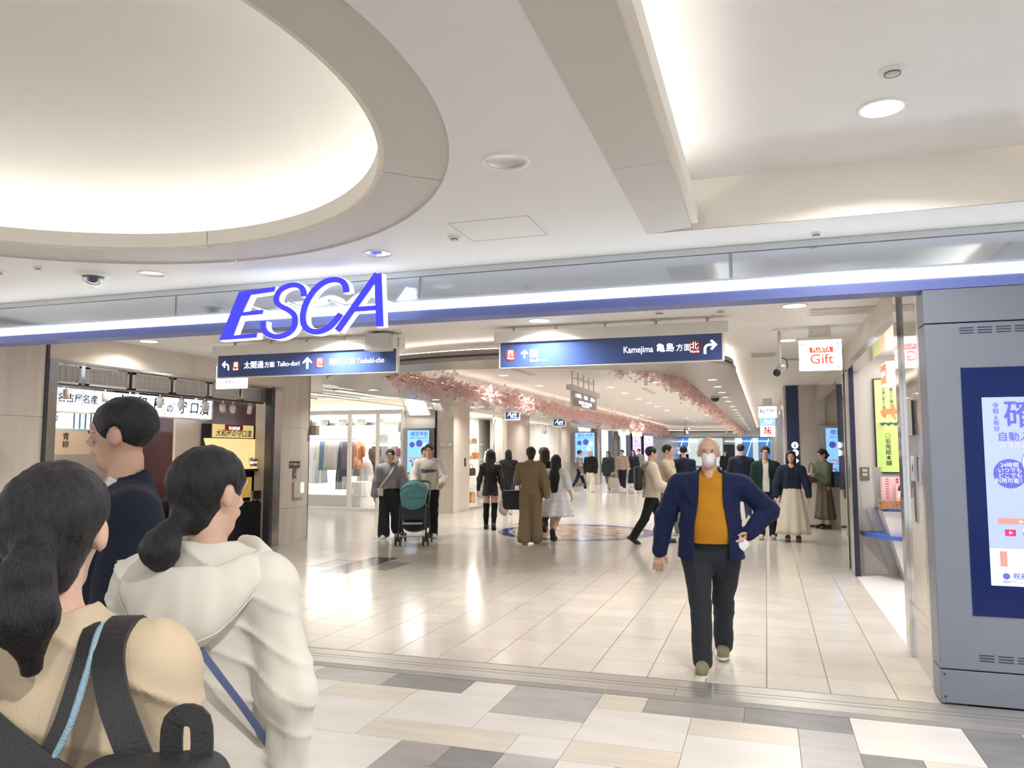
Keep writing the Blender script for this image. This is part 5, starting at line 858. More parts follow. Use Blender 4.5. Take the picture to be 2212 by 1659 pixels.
# ================================================================== PEOPLE: implicit bodies meshed with surface nets
class SDF:
    def __init__(s): s.p = []; s.cuts = []; s.noise = None; s.fn = []
    def cone(s, a, b, ra, rb=None, k=0.02, fl=1.0, op='u'):
        s.p.append((np.array(a, float), np.array(b, float), ra, rb if rb is not None else ra, k, fl, op)); return s
    def ell(s, c, r, k=0.02, op='u', rz=0.0): s.p.append((np.array(c, float), np.array(r, float), 'e', rz, k, 1.0, op)); return s
    def box(s, c, r, k=0.01, op='u', rz=0.0, rd=0.01): s.p.append((np.array(c, float), np.array(r, float), 'b', rz, k, rd, op)); return s
    def cutnow(s, n, d): s.p.append((np.array(n, float), d, 'c', 0, 0, 1.0, 'c')); return s   # cuts only what was added before it
    def cut(s, n, d): s.cuts.append((np.array(n, float), d)); return s      # keep n.p < d
    def mesh(s, h):
        lo = np.full(3, 1e9); hi = -lo.copy(); bb = []
        for q in s.p:
            if q[2] == 'c': bb.append((None, None)); continue
            if q[2] == 'e' or q[2] == 'b':
                r = q[1] * (1.0 if not q[3] else 1.5); l, u = q[0] - r, q[0] + r
            else:
                r = max(q[2], q[3]); rr = np.array((r, r * max(q[5], 1.0), r)); l, u = np.minimum(q[0], q[1]) - rr, np.maximum(q[0], q[1]) + rr
            bb.append((l, u))
            if q[6] == 'u': lo = np.minimum(lo, l); hi = np.maximum(hi, u)
        lo -= 3 * h + 0.02; hi += 3 * h + 0.02
        n = np.ceil((hi - lo) / h).astype(int) + 1
        ax = [lo[i] + h * np.arange(n[i]) for i in range(3)]
        F = np.full(n, 0.5, np.float32)
        for q, (l, u) in zip(s.p, bb):
            if q[2] == 'c':
                F = np.maximum(F, (q[0][0] * ax[0][:, None, None] + q[0][1] * ax[1][None, :, None] + q[0][2] * ax[2][None, None, :] - q[1]).astype(np.float32)); continue
            k = q[4]; m = k + 2.5 * h + 0.004
            i0 = np.clip(np.floor((l - m - lo) / h).astype(int), 0, n - 1); i1 = np.clip(np.ceil((u + m - lo) / h).astype(int) + 1, 1, n)
            sl = tuple(slice(a, b) for a, b in zip(i0, i1))
            X = ax[0][sl[0]][:, None, None]; Y = ax[1][sl[1]][None, :, None]; Z = ax[2][sl[2]][None, None, :]
            if q[2] == 'e' or q[2] == 'b':
                c, r = q[0], q[1]; x, y, z = X - c[0], Y - c[1], Z - c[2]
                if q[3]: cs, sn = math.cos(q[3]), math.sin(q[3]); x, y = x * cs + y * sn, -x * sn + y * cs
                if q[2] == 'e':
                    t = np.sqrt((x / r[0]) ** 2 + (y / r[1]) ** 2 + (z / r[2]) ** 2); g = np.sqrt((x / r[0] ** 2) ** 2 + (y / r[1] ** 2) ** 2 + (z / r[2] ** 2) ** 2) + 1e-6; d = t * (t - 1) / g
                else:
                    rd = q[5]; a, b, c_ = np.abs(x) - r[0] + rd, np.abs(y) - r[1] + rd, np.abs(z) - r[2] + rd
                    d = np.sqrt(np.maximum(a, 0) ** 2 + np.maximum(b, 0) ** 2 + np.maximum(c_, 0) ** 2) + np.minimum(np.maximum(np.maximum(a, b), c_), 0) - rd
            else:
                a, b, ra, rb, fl = q[0], q[1], q[2], q[3], q[5]
                a = a * (1, 1 / fl, 1); b = b * (1, 1 / fl, 1); ba = b - a; L2 = float(ba @ ba) + 1e-9
                x, y, z = X - a[0], Y / fl - a[1], Z - a[2]
                t = np.clip((x * ba[0] + y * ba[1] + z * ba[2]) / L2, 0, 1)
                d = np.sqrt((x - t * ba[0]) ** 2 + (y - t * ba[1]) ** 2 + (z - t * ba[2]) ** 2) - (ra + (rb - ra) * t)
                if fl < 1: d = d * (0.5 + 0.5 * fl)
            f = F[sl]
            if q[6] == 'u':
                hh = np.maximum(k - np.abs(f - d), 0) / max(k, 1e-6); F[sl] = np.minimum(f, d) - hh * hh * k * 0.25
            else:
                hh = np.maximum(k - np.abs(f + d), 0) / max(k, 1e-6); F[sl] = np.maximum(f, -d) + hh * hh * k * 0.25
        X = ax[0][:, None, None]; Y = ax[1][None, :, None]; Z = ax[2][None, None, :]
        if s.noise is not None: F += s.noise(X, Y, Z).astype(np.float32)
        for nn, d in s.cuts: F = np.maximum(F, (nn[0] * X + nn[1] * Y + nn[2] * Z - d).astype(np.float32))
        for fn in s.fn: F = np.maximum(F, -fn(X, Y, Z).astype(np.float32))      # fn < 0 is carved away
        return nets(F, lo, h)
CORN = [(i, j, k) for i in (0, 1) for j in (0, 1) for k in (0, 1)]
EDG = [(a, b) for a in CORN for b in CORN if sum(abs(x - y) for x, y in zip(a, b)) == 1 and a < b]
def nets(F, lo, h):
    S = F < 0; sh = np.array(F.shape) - 1
    c = np.zeros(sh, np.int8)
    for o in CORN: c += S[o[0]:o[0] + sh[0], o[1]:o[1] + sh[1], o[2]:o[2] + sh[2]]
    I = np.argwhere((c > 0) & (c < 8)); idx = np.full(sh, -1, np.int32); idx[tuple(I.T)] = np.arange(len(I))
    acc = np.zeros((len(I), 3)); cnt = np.zeros(len(I))
    for a, b in EDG:
        fa = F[tuple((I + a).T)]; fb = F[tuple((I + b).T)]; m = (fa < 0) != (fb < 0); t = np.where(m, fa / np.where(m, fa - fb, 1), 0)
        acc += m[:, None] * (np.array(a) + (np.array(b) - np.array(a)) * t[:, None]); cnt += m
    V = lo + h * (I + acc / cnt[:, None]); Q = []
    for x in range(3):
        y, z = (x + 1) % 3, (x + 2) % 3
        s0 = [slice(1, -1)] * 3; s1 = [slice(1, -1)] * 3; s0[x] = slice(0, -1); s1[x] = slice(1, None)
        A, B = S[tuple(s0)], S[tuple(s1)]; P = np.argwhere(A != B); inside = A[tuple(P.T)]
        P = P + 1; P[:, x] -= 1
        ey = np.zeros(3, int); ey[y] = 1; ez = np.zeros(3, int); ez[z] = 1
        q = np.stack([idx[tuple((P - ey - ez).T)], idx[tuple((P - ez).T)], idx[tuple(P.T)], idx[tuple((P - ey).T)]], 1)
        Q.append(np.where(inside[:, None], q, q[:, ::-1]))
    return V, np.concatenate(Q)
def mk(name, VQ, m, parent, extra=None):
    Vs, Qs = [VQ[0]], [VQ[1]]
    for e in extra or []: Qs.append(e[1] + sum(len(v) for v in Vs)); Vs.append(e[0])
    V = np.concatenate(Vs); Q = np.concatenate(Qs); me = bpy.data.meshes.new(name)
    me.vertices.add(len(V)); me.vertices.foreach_set('co', V.astype(np.float32).ravel()); me.loops.add(Q.size); me.loops.foreach_set('vertex_index', Q.astype(np.int32).ravel())
    me.polygons.add(len(Q)); me.polygons.foreach_set('loop_start', np.arange(0, Q.size, 4, dtype=np.int32)); me.polygons.foreach_set('loop_total', np.full(len(Q), 4, np.int32))
    me.polygons.foreach_set('use_smooth', np.ones(len(Q), bool)); me.update(calc_edges=True); me.validate()
    return link(name, me, m, parent)
def folds(amp, s=1.0, seed=0.0, vert=1.0):
    def f(X, Y, Z):
        return amp * (np.sin(17 * s * X + 9 * vert * Z + 3 * np.sin(11 * s * Z + seed) + seed) * np.sin(14 * s * Y - 7 * vert * Z + seed * 2) + 0.6 * np.sin(31 * s * Z + 12 * s * X + 4 * np.sin(8 * s * X + seed)) * np.sin(9 * s * Y + 5 * s * X + seed))
    return f
def creases(amp, seed=0.0):
    def f(X, Y, Z):
        a = np.abs(np.sin(12 * X + 21 * Z + 2.4 * np.sin(7 * Z + 5 * X + seed) + seed)); b = np.abs(np.sin(-14 * X + 19 * Z + 11 * Y + 2.2 * np.sin(8 * X + 6 * Z - seed)))
        w = 0.5 + 0.5 * np.sin(5 * Z + 4 * X + 2 * seed) * np.sin(6 * Y + 3 * Z + seed)
        return amp * (w * w * (0.25 - np.exp(-3.5 * a)) + (1 - w) ** 2 * (0.25 - np.exp(-3.5 * b))) + amp * 0.15 * np.sin(34 * Z + 9 * np.sin(9 * X + seed)) * np.sin(21 * X + 8 * Y)
    return f
def un(v): v = np.array(v, float); return v / np.linalg.norm(v)
SKIN = mat('skin_light', (0.68, 0.43, 0.32), 0.45, var=0.08, scale=12); SKIN2 = mat('skin_warm', (0.60, 0.36, 0.26), 0.45, var=0.08, scale=12)
def hairm(name, col): return mat(name, col, 0.42, var=0.5, scale=14, stretch=(7, 7, 0.7), bump=0.6, bscale=55, col2=tuple(c * 1.7 for c in col), spec=0.3)
HB = hairm('hair_black', (0.012, 0.011, 0.013)); HN = hairm('hair_dark_brown', (0.030, 0.018, 0.015)); HR = hairm('hair_red_brown', (0.075, 0.030, 0.024)); HG = hairm('hair_grey', (0.40, 0.38, 0.36))
def cloth(name, col, rough=0.85, var=0.18, bump=0.13, scale=7, **kw): return mat('cloth_' + name, col, rough, var=var, scale=scale, bump=bump, bscale=kw.pop('bscale', 240), sheen=kw.pop('sheen', 0.04), spec=0.25, **kw)

def hand_sdf(w, d, t, n, s=1.0, curl=25, spread=1.0, point=False):
    """palm and five fingers; w wrist, d along the fingers, t toward the thumb, n palm normal"""
    w, d, t, n = np.array(w), un(d), un(t), un(n); S = SDF()
    for o in (-0.026, -0.009, 0.009, 0.026): S.cone(w + t * o * 0.6 * s, w + d * 0.085 * s + t * o * s, 0.014 * s, 0.0125 * s, k=0.012)
    for o, L in ((-0.031, 0.058), (-0.011, 0.073), (0.010, 0.078), (0.030, 0.070)):
        b = w + d * 0.085 * s + t * o * s; c1 = R(curl * (0.6 if (point and o == 0.030) else 1)); c2 = c1 * 2.0
        p1 = b + (d * math.cos(c1) + n * math.sin(c1) + t * o * 2.0 * spread) * L * 0.5 * s; p2 = p1 + (d * math.cos(c2) + n * math.sin(c2)) * L * 0.5 * s
        S.cone(b, p1, 0.0105 * s, 0.0095 * s, k=0.006); S.cone(p1, p2, 0.0095 * s, 0.008 * s, k=0.004)
    b = w + d * 0.025 * s + t * 0.026 * s; p1 = b + (d * 0.62 + t * 0.65 + n * 0.35) * 0.042 * s; p2 = p1 + (d * 0.85 + t * 0.15 + n * 0.4) * 0.034 * s
    S.cone(b, p1, 0.014 * s, 0.0105 * s, k=0.012); S.cone(p1, p2, 0.0105 * s, 0.008 * s, k=0.004)
    return S

def person(label, loc, face, H=1.65, bw=1.0, legs=((14, 6, 2), (-16, 22, 2)), arms=None, lean=0.0, yaw=0.0, pitch=0.0, skin=SKIN, hair=('short', HB), top=None, bottom=None, shoes=None,
           h=0.012, hands=(25, 25), handdir=(None, None), stockings=None, seedv=1.0, tilt=0.0, group=None, face_on=True, belly=0.0):
    """face: heading in degrees (0 looks along +Y, 180 toward the entrance). legs: (thigh pitch, knee bend, splay). arms: ((out, fwd, up) upper, (out, fwd, up) fore) for left(-x), right(+x)."""
    t = thing('person', label, 'person', loc, R(face), group)
    u = H
    hipz = 0.0; J = {}
    pel = np.array((0, 0, 0.525 * u)); ln = R(lean)
    upv = np.array((0, math.sin(ln), math.cos(ln)))
    for s_, i in ((-1, 0), (1, 1)):
        a, kb, sp = [R(q) for q in legs[i][:3]]; hip = pel + (s_ * 0.052 * u * bw, 0, -0.02 * u)
        kn = hip + 0.245 * u * np.array((s_ * math.sin(sp), math.sin(a), -math.cos(a) * math.cos(sp))); b = a - kb
        an = kn + 0.235 * u * np.array((s_ * math.sin(sp) * 0.4, math.sin(b), -math.cos(b))); J[i] = [hip, kn, an, b]
    drop = min(J[0][2][2] + 0.0, J[1][2][2]) - 0.042 * u
    def foot_low(i): return J[i][2][2]
    for i in (0, 1):
        for j in range(3): J[i][j] = J[i][j] - (0, 0, drop)
    pel = pel - (0, 0, drop)
    waist = pel + upv * 0.085 * u; chest = pel + upv * 0.20 * u; neck = pel + upv * 0.315 * u + (0, -0.004 * u, 0); hd = neck + upv * 0.02 * u + np.array((0, 0.012 * u, 0.078 * u))
    shw = 0.108 * u * bw
    if arms is None: arms = (((0.16, 0.1, -1), (0.1, 0.25, -1)), ((0.16, -0.1, -1), (0.1, 0.1, -1)))
    A = []
    for s_, i in ((-1, 0), (1, 1)):
        sh = pel + upv * 0.270 * u + (s_ * shw, -0.005, 0); ua, fa = [un((s_ * v[0], v[1], v[2])) for v in arms[i][:2]]
        el = sh + ua * 0.172 * u; wr = el + fa * 0.150 * u; A.append((sh, el, wr, fa))
    # ---- body
    B = SDF()
    B.cone(pel, waist, 0.082 * u * bw, 0.066 * u * bw, k=0.03, fl=0.7).cone(waist, chest, 0.066 * u * bw, 0.085 * u * bw, k=0.03, fl=0.68).cone(A[0][0] * 0.85 + chest * 0.15, A[1][0] * 0.85 + chest * 0.15, 0.034 * u, k=0.04)
    nb_ = neck - upv * 0.018 * u
    for i in (0, 1): B.cone(nb_, A[i][0], 0.030 * u, 0.028 * u, k=0.04)
    B.cone(chest + upv * 0.05 * u, neck + upv * 0.05 * u, 0.036 * u * bw ** 0.5, 0.028 * u * bw ** 0.5, k=0.03)
    hs = u / 1.68 if u < 1.68 else 1.0
    yw, pt = R(yaw), R(pitch); cf = lambda x, y, z: hd + np.array((x * math.cos(yw) - (y * math.cos(pt) - z * math.sin(pt)) * math.sin(yw), x * math.sin(yw) + (y * math.cos(pt) - z * math.sin(pt)) * math.cos(yw), y * math.sin(pt) + z * math.cos(pt))) * hs
    B.ell(cf(0, -0.008, 0.028), np.array((0.074, 0.092, 0.088)) * hs, k=0.02, rz=yw).cone(cf(0, 0.012, -0.02), cf(0, 0.045, -0.088), 0.062 * hs, 0.034 * hs, k=0.03)
    B.cone(cf(0, 0.080, 0.014), cf(0, 0.097, -0.026), 0.008 * hs, 0.0125 * hs, k=0.012).cone(cf(-0.032, 0.078, 0.03), cf(0.032, 0.078, 0.03), 0.014 * hs, k=0.014).cone(cf(-0.013, 0.080, -0.056), cf(0.013, 0.080, -0.056), 0.0105 * hs, k=0.025)
    for s_ in (-1, 1): B.ell(cf(s_ * 0.077, -0.004, -0.008), np.array((0.012, 0.019, 0.032)) * hs, k=0.008, rz=yw)
    for i in (0, 1):
        sh, el, wr, fa = A[i]; B.cone(sh, el, 0.030 * u * bw ** 0.5, 0.024 * u, k=0.02).cone(el, wr, 0.024 * u, 0.0155 * u, k=0.015)
        hip, kn, an, b = J[i]; B.cone(hip, kn, 0.053 * u * bw ** 0.5, 0.034 * u, k=0.03).cone(kn, kn * 0.55 + an * 0.45 + (0, -0.006 * u, 0), 0.033 * u, 0.033 * u, k=0.02).cone(kn * 0.55 + an * 0.45 + (0, -0.006 * u, 0), an, 0.033 * u, 0.021 * u, k=0.02)
    ex = []
    for i, s_ in ((0, -1), (1, 1)):
        sh, el, wr, fa = A[i]
        d = un(handdir[i][0]) * (s_, 1, 1) if handdir[i] else fa
        th = un(handdir[i][1]) * (s_, 1, 1) if handdir[i] else un(np.array((0, 1.0, 0.15)) - d * d[1])
        nn = np.cross(d, th) * (-s_); 
        nn = -nn if nn[0] * s_ > 0 and not handdir[i] else nn
        if handdir[i] and len(handdir[i]) > 2: nn = un(handdir[i][2]) * (s_, 1, 1)
        if hands[i] is not None: ex.append(hand_sdf(wr, d, th, nn, u / 1.60, hands[i]).mesh(max(h * 0.45, 0.0042)))
    mk('body', B.mesh(h), skin, t, ex)
    if face_on:
        for s_ in (-1, 1): ey = MB().lathe([(0.001, -0.0055), (0.010, -0.003), (0.0125, 0), (0.010, 0.003), (0.001, 0.0055)], k=10).build('eye', mat('eye_white', (0.55, 0.50, 0.47), 0.3), t, True, loc=tuple(cf(s_ * 0.030, 0.0795, 0.008))); MB().lathe([(0.001, -0.0052), (0.005, -0.003), (0.0062, 0), (0.005, 0.003), (0.001, 0.0052)], k=8).build('iris', mat('eye_dark', (0.03, 0.02, 0.02), 0.2), ey, True, loc=(-0.010 * math.sin(yw), 0.010 * math.cos(yw), 0))
        o = MB().lathe([(0.001, -0.006), (0.016, 0), (0.001, 0.006)], k=12).build('lips', mat('lips', (0.48, 0.20, 0.17), 0.4), t, True, loc=tuple(cf(0, 0.0875, -0.056)), rot=(0, 0, yw)); o.scale = (hs, 0.3, hs * 0.8)
    # ---- hair
    kind, hm = hair[:2]; Hh = SDF()
    Hh.ell(cf(0, -0.014, 0.036), np.array((0.088, 0.104, 0.094)) * hs, k=0.015, rz=yw)
    if kind in ('long', 'bob', 'longwavy', 'ponytail', 'lowpony', 'bun'): Hh.cone(cf(0, -0.05, 0.02), cf(0, -0.05, -0.06), 0.078 * hs, 0.058 * hs, k=0.03)
    if kind == 'bob': Hh.cone(cf(-0.045, -0.02, 0.0), cf(-0.05, -0.02, -0.10), 0.045, 0.045, k=0.03).cone(cf(0.045, -0.02, 0.0), cf(0.05, -0.02, -0.10), 0.045, 0.045, k=0.03).cone(cf(0, -0.06, 0.0), cf(0, -0.055, -0.11), 0.06, 0.05, k=0.03)
    if kind in ('long', 'longwavy'):
        L = hair[2] if len(hair) > 2 else 0.40
        bk = neck - upv * 0.10 * u + (0, -0.095 * u * 0.75, 0)
        Hh.cone(cf(0, -0.045, 0.0), bk + (0, 0.02, 0), 0.082 * hs, 0.09, k=0.04, fl=0.8).cone(bk + (0, 0.015, 0), bk - upv * (L - 0.1) + (0.01, -0.015, 0), 0.10, 0.07 if kind == 'long' else 0.045, k=0.04, fl=0.55)
        for s_ in (-1, 1): Hh.cone(cf(s_ * 0.06, -0.02, 0.02), cf(s_ * 0.075, -0.03, -0.12), 0.04, 0.04, k=0.03)
    if kind in ('ponytail', 'lowpony'):
        L = hair[2] if len(hair) > 2 else 0.30; z0 = 0.0 if kind == 'ponytail' else -0.075
        p = [cf(0.01, -0.10, z0), cf(0.02, -0.15, z0 - 0.06), cf(0.025, -0.155, z0 - L * 0.6), cf(0.03, -0.14, z0 - L)]
        Hh.cone(p[0], p[1], 0.024, 0.036, k=0.02).cone(p[1], p[2], 0.036, 0.043, k=0.02).cone(p[2], p[3], 0.043, 0.016, k=0.02)
    if kind == 'bun': Hh.ell(cf(0, -0.115, -0.035), (0.045, 0.04, 0.042), k=0.012)
    face_c = (0, 0.105, -0.045) if kind not in ('bald',) else (0, 0.08, -0.02)
    Hh.ell(cf(*face_c), np.array((0.066, 0.085, 0.105)) * hs, k=0.012, op='s', rz=yw)
    if kind == 'thin': Hh.p = []; Hh.ell(cf(0, -0.014, 0.030), np.array((0.081, 0.097, 0.086)) * hs, k=0.01, rz=yw).ell(cf(0, 0.02, 0.11), np.array((0.095, 0.12, 0.085)) * hs, k=0.012, op='s', rz=yw)
    if kind in ('short', 'thin'):
        Hh.ell(cf(0, 0.02, -0.10), np.array((0.13, 0.115, 0.082)) * hs, k=0.012, op='s', rz=yw)
    for s_ in (-1, 1):
        if kind in ('short', 'thin', 'ponytail', 'lowpony', 'bun'): Hh.ell(cf(s_ * 0.085, 0.004, -0.012), np.array((0.022, 0.028, 0.04)) * hs, k=0.01, op='s', rz=yw)
    ha = 0.004 if h < 0.011 else 0.003
    Hh.noise = lambda X, Y, Z: ha * 0.5 * np.sin(90 * X + 12 * np.sin(6 * Z + seedv)) * np.sin(84 * Y + 7 * np.sin(9 * Z)) + ha * 0.4 * np.sin(210 * X + 20 * np.sin(5 * Z + Y * 9)) * np.sin(190 * Y + 9 * np.sin(7 * Z))
    if kind == 'thin': Hh.noise = None
    mk('hair', Hh.mesh(min(h, 0.010) if kind != 'thin' else 0.006), hm, t)
    # ---- clothes
    J_ = J
    if bottom:
        bk_, bm = bottom[0], bottom[1]; G = SDF()
        if bk_ in ('trousers', 'wide', 'slim'):
            e = {'trousers': 0.010, 'wide': 0.024, 'slim': 0.006}[bk_] * u; e2 = {'trousers': 0.020, 'wide': 0.050, 'slim': 0.010}[bk_] * u; hemf = bottom[2] if len(bottom) > 2 else 0.97
            G.cone(pel + (0, 0, 0.0), pel + upv * 0.075 * u, 0.090 * u * bw, 0.082 * u * bw + belly * 0.4, k=0.03, fl=0.74)
            for i in (0, 1):
                hip, kn, an, b = J[i]; G.cone(hip + (0, 0, 0.01), kn, (0.056 * u) * bw ** 0.85 + e * 0.5, 0.036 * u + e, k=0.035)
                G.cone(kn, kn + (an - kn) * hemf, 0.037 * u + e, 0.022 * u + e2, k=0.02)
            G.noise = (lambda X, Y, Z, f1=folds(0.0045, 1.0, seedv, 0.4), f2=creases(0.006, seedv + 1): f1(X, Y, Z) + f2(X, Y, Z)) if h < 0.014 else folds(0.004, 1.0, seedv, 0.4)
            if hemf > 0.8: G.cut((0, 0, -1), -0.018 * u)
            G.cut(upv, float(upv @ (pel + upv * 0.088 * u)))
            mk('trousers', G.mesh(h), bm, t)
        elif bk_ in ('skirt', 'miniskirt', 'dress'):
            hemz = bottom[2] * u; flare = bottom[3]; n_ = 30; ztop = (pel + upv * (0.10 if bk_ != 'dress' else 0.09) * u)[2]
            for q in range(n_): pass
            zz = np.linspace(ztop, hemz, 12); rings = []
            mid = (J[0][2] + J[1][2]) / 2
            for z_ in zz:
                f = (ztop - z_) / (ztop - hemz + 1e-6); rw = (0.078 * bw + (flare - 0.078) * f ** 0.75) * u; cx, cy = pel[0], pel[1] + (mid[1] - pel[1]) * f * 0.5; rings.append([])
                for j in range(64):
                    a = 2 * math.pi * j / 64; pl_ = 1 + (0.015 + 0.075 * f) * math.sin(a * 9 + seedv + 1.5 * f) + 0.03 * f * math.sin(a * 4 + 2 * seedv)
                    rings[-1].append((cx + rw * pl_ * math.cos(a), cy + rw * pl_ * 0.74 * math.sin(a), z_ + 0.006 * math.sin(5 * a + seedv) * f))
            inner = [[(cx_[0] * 0.97, cx_[1] * 0.97, cx_[2]) for cx_ in r_] for r_ in rings[::-1][:3]]
            MB().loft([r_[::-1] for r_ in rings] + [r_[::-1] for r_ in inner]).build('skirt' if bk_ != 'dress' else 'dress_skirt', bm, t, True)
            if bk_ == 'dress':
                for f in (0.42, 0.78):
                    k_ = int(round(f * 11)); MB().tube([(p[0] * 1.005, p[1] * 1.005, p[2]) for p in rings[k_]] + [rings[k_][0]], 0.009, 5).build('tier_seam', bm, t, True)
    if top:
        tk, tm = top[0], top[1]; G = SDF(); o = dict(e=0.014, hem=0.02, sl=0.97, flare=0.0, collar=0.0); o.update(top[2] if len(top) > 2 else {})
        e = o['e'] * u; hz = pel + upv * (o['hem'] * u)
        bel = np.array((0, belly * 0.55, 0))
        def torso(S, e, hemp, flare=0.0):
            S.cone(chest, waist + bel, 0.088 * u * bw + e, 0.078 * u * bw + e + belly * 0.5, k=0.03, fl=0.72).cone(waist + bel, hemp - upv * 0.03 + bel * 0.7, 0.078 * u * bw + e + belly * 0.5, 0.090 * u * bw + e + flare, k=0.03, fl=0.76)
            S.cone(A[0][0] * 0.84 + chest * 0.16, A[1][0] * 0.84 + chest * 0.16, 0.040 * u + e * 0.7, k=0.05).cone(chest + upv * 0.03 * u, neck - upv * 0.015 * u, 0.060 * u + e, 0.038 * u + e * 0.5, k=0.05, fl=0.85)
            for i in (0, 1): S.cone(nb_ - upv * 0.005 * u, A[i][0] - upv * 0.004 * u, 0.030 * u + e * 0.6, 0.030 * u + e * 0.6, k=0.05)
        torso(G, e, hz, o['flare']); G.cutnow(-upv, -float(upv @ hz))
        for i in (0, 1):
            sh, el, wr, fa = A[i]; sl = o['sl']; ew = o.get('ew', e)
            if sl > 0.55:
                G.cone(sh - upv * 0.006 * u, el, 0.030 * u * bw ** 0.5 + ew * 0.8, 0.029 * u + ew, k=0.035).cone(el, el + (wr - el) * (sl - 0.5) * 2, 0.029 * u + ew, (o['puff'] if 'puff' in o else 0.019) * u + ew * 0.8, k=0.025)
            else: G.cone(sh, sh + (el - sh) * sl * 2, 0.035 * u + ew, 0.036 * u + ew, k=0.03)
        if o['collar']: G.cone(neck - upv * 0.01 * u, neck + upv * o['collar'] * u, 0.05 * u, 0.046 * u, k=0.02)
        G.noise = creases(o['crease'], seedv) if 'crease' in o else (lambda X, Y, Z, f1=folds(o.get('fold', 0.006) * 0.7, o.get('fs', 0.9), seedv), f2=creases(0.007, seedv): f1(X, Y, Z) + f2(X, Y, Z)) if h < 0.014 else folds(o.get('fold', 0.006), o.get('fs', 0.9), seedv)
        nk = neck + upv * (0.026 + o['collar']) * u; G.cut(upv, float(upv @ nk))
        G.cone(neck - upv * 0.035 * u + (0, 0.012, 0), neck + upv * 0.12 * u + (0, 0.02, 0), 0.036 * u, 0.052 * u, k=0.01, op='s')
        if 'open' in o:
            w0, w1 = o['open']; zt, zb, ox = (neck + upv * 0.03 * u)[2], hz[2], o.get('ox', 0.0); lnx = math.tan(ln)
            G.fn.append(lambda X, Y, Z: np.maximum(np.abs(X - ox) - (w0 + (w1 - w0) * np.clip((zt - Z) / (zt - zb), 0, 1) + 0.006 * np.sin(14 * Z)), (0.03 + (Z - pel[2]) * lnx) - Y))
        mk(tk, G.mesh(h), tm, t)
        if 'hood' in o:
            rows = []; nt = 61
            for j in range(nt):
                th = R(-158 + 316 * j / (nt - 1)); bk = max(0.0, math.cos(th)); w_ = 0.006 * math.sin(9 * th + seedv) + 0.004 * math.sin(17 * th)
                drop = 0.045 + 0.150 * bk ** 1.6; r0 = 1 + 0.10 * (1 - abs(math.cos(th)))
                prof = [(0.085, -0.045), (0.094, -0.012), (0.108, 0.012), (0.124, 0.016), (0.138, 0.002), (0.150 + 0.018 * bk, -0.30 * drop), (0.154 + 0.026 * bk + w_, -0.60 * drop), (0.150 + 0.022 * bk + w_, -0.85 * drop), (0.140 + 0.010 * bk, -drop), (0.115, -drop + 0.006)]
                dz = 0.030 * math.cos(th) * -1 + 0.004 * math.sin(6 * th + 1)
                rows.append([(neck[0] + r_ * r0 * math.sin(th) * 1.08, neck[1] - 0.012 - r_ * math.cos(th), neck[2] + z_ + dz + (0.5 * w_ if 2 < k_ < 8 else 0)) for k_, (r_, z_) in enumerate(prof)])
            hd_ = MB().loft(rows, closed=False).build('hood', tm, t, True); q_ = hd_.modifiers.new('s', 'SOLIDIFY'); q_.thickness = 0.012; q_ = hd_.modifiers.new('d', 'SUBSURF'); q_.levels = 1; q_.render_levels = 1
            MB().tube([r_[7] for r_ in rows[6:-6]], 0.0025, 5).build('hood_seam', tm, t, True)
        if 'inner' in o:
            G2 = SDF(); torso(G2, e * 0.3, hz + upv * 0.02 * u); G2.noise = folds(0.004, 1.0, seedv + 2); hz2 = pel + upv * o.get('inhem', 0.05) * u; G2.cut(-upv, -float(upv @ hz2)); G2.cut(upv, float(upv @ (neck + upv * 0.022 * u)))
            G2.cone(neck - upv * 0.03 * u + (0, 0.025, 0), neck + upv * 0.12 * u + (0, 0.03, 0), 0.033 * u, 0.05 * u, k=0.01, op='s')
            mk(o.get('inname', 'shirt'), G2.mesh(h), o['inner'], t)
            if o.get('shirtcollar'):
                for s_ in (-1, 1): MB().prism([tuple(neck + np.array(q) * (s_, 1, 1)) for q in ((0.012, 0.088, -0.045), (0.066, 0.072, -0.062), (0.072, 0.028, 0.018), (0.048, 0.05, 0.03))][::s_], (0, 0.008, 0.004)).build('collar', o['inner'], t, False, 0.003)
    if stockings:
        G = SDF()
        for i in (0, 1):
            hip, kn, an, b = J[i]; kt = kn + (hip - kn) * stockings[1]; G.cone(kt, kn, 0.043 * u, 0.038 * u, k=0.01).cone(kn, kn * 0.55 + an * 0.45 + (0, -0.006 * u, 0), 0.037 * u, 0.037 * u, k=0.02).cone(kn * 0.55 + an * 0.45 + (0, -0.006 * u, 0), an, 0.037 * u, 0.026 * u, k=0.02)
        mk('stockings', G.mesh(h), stockings[0], t)
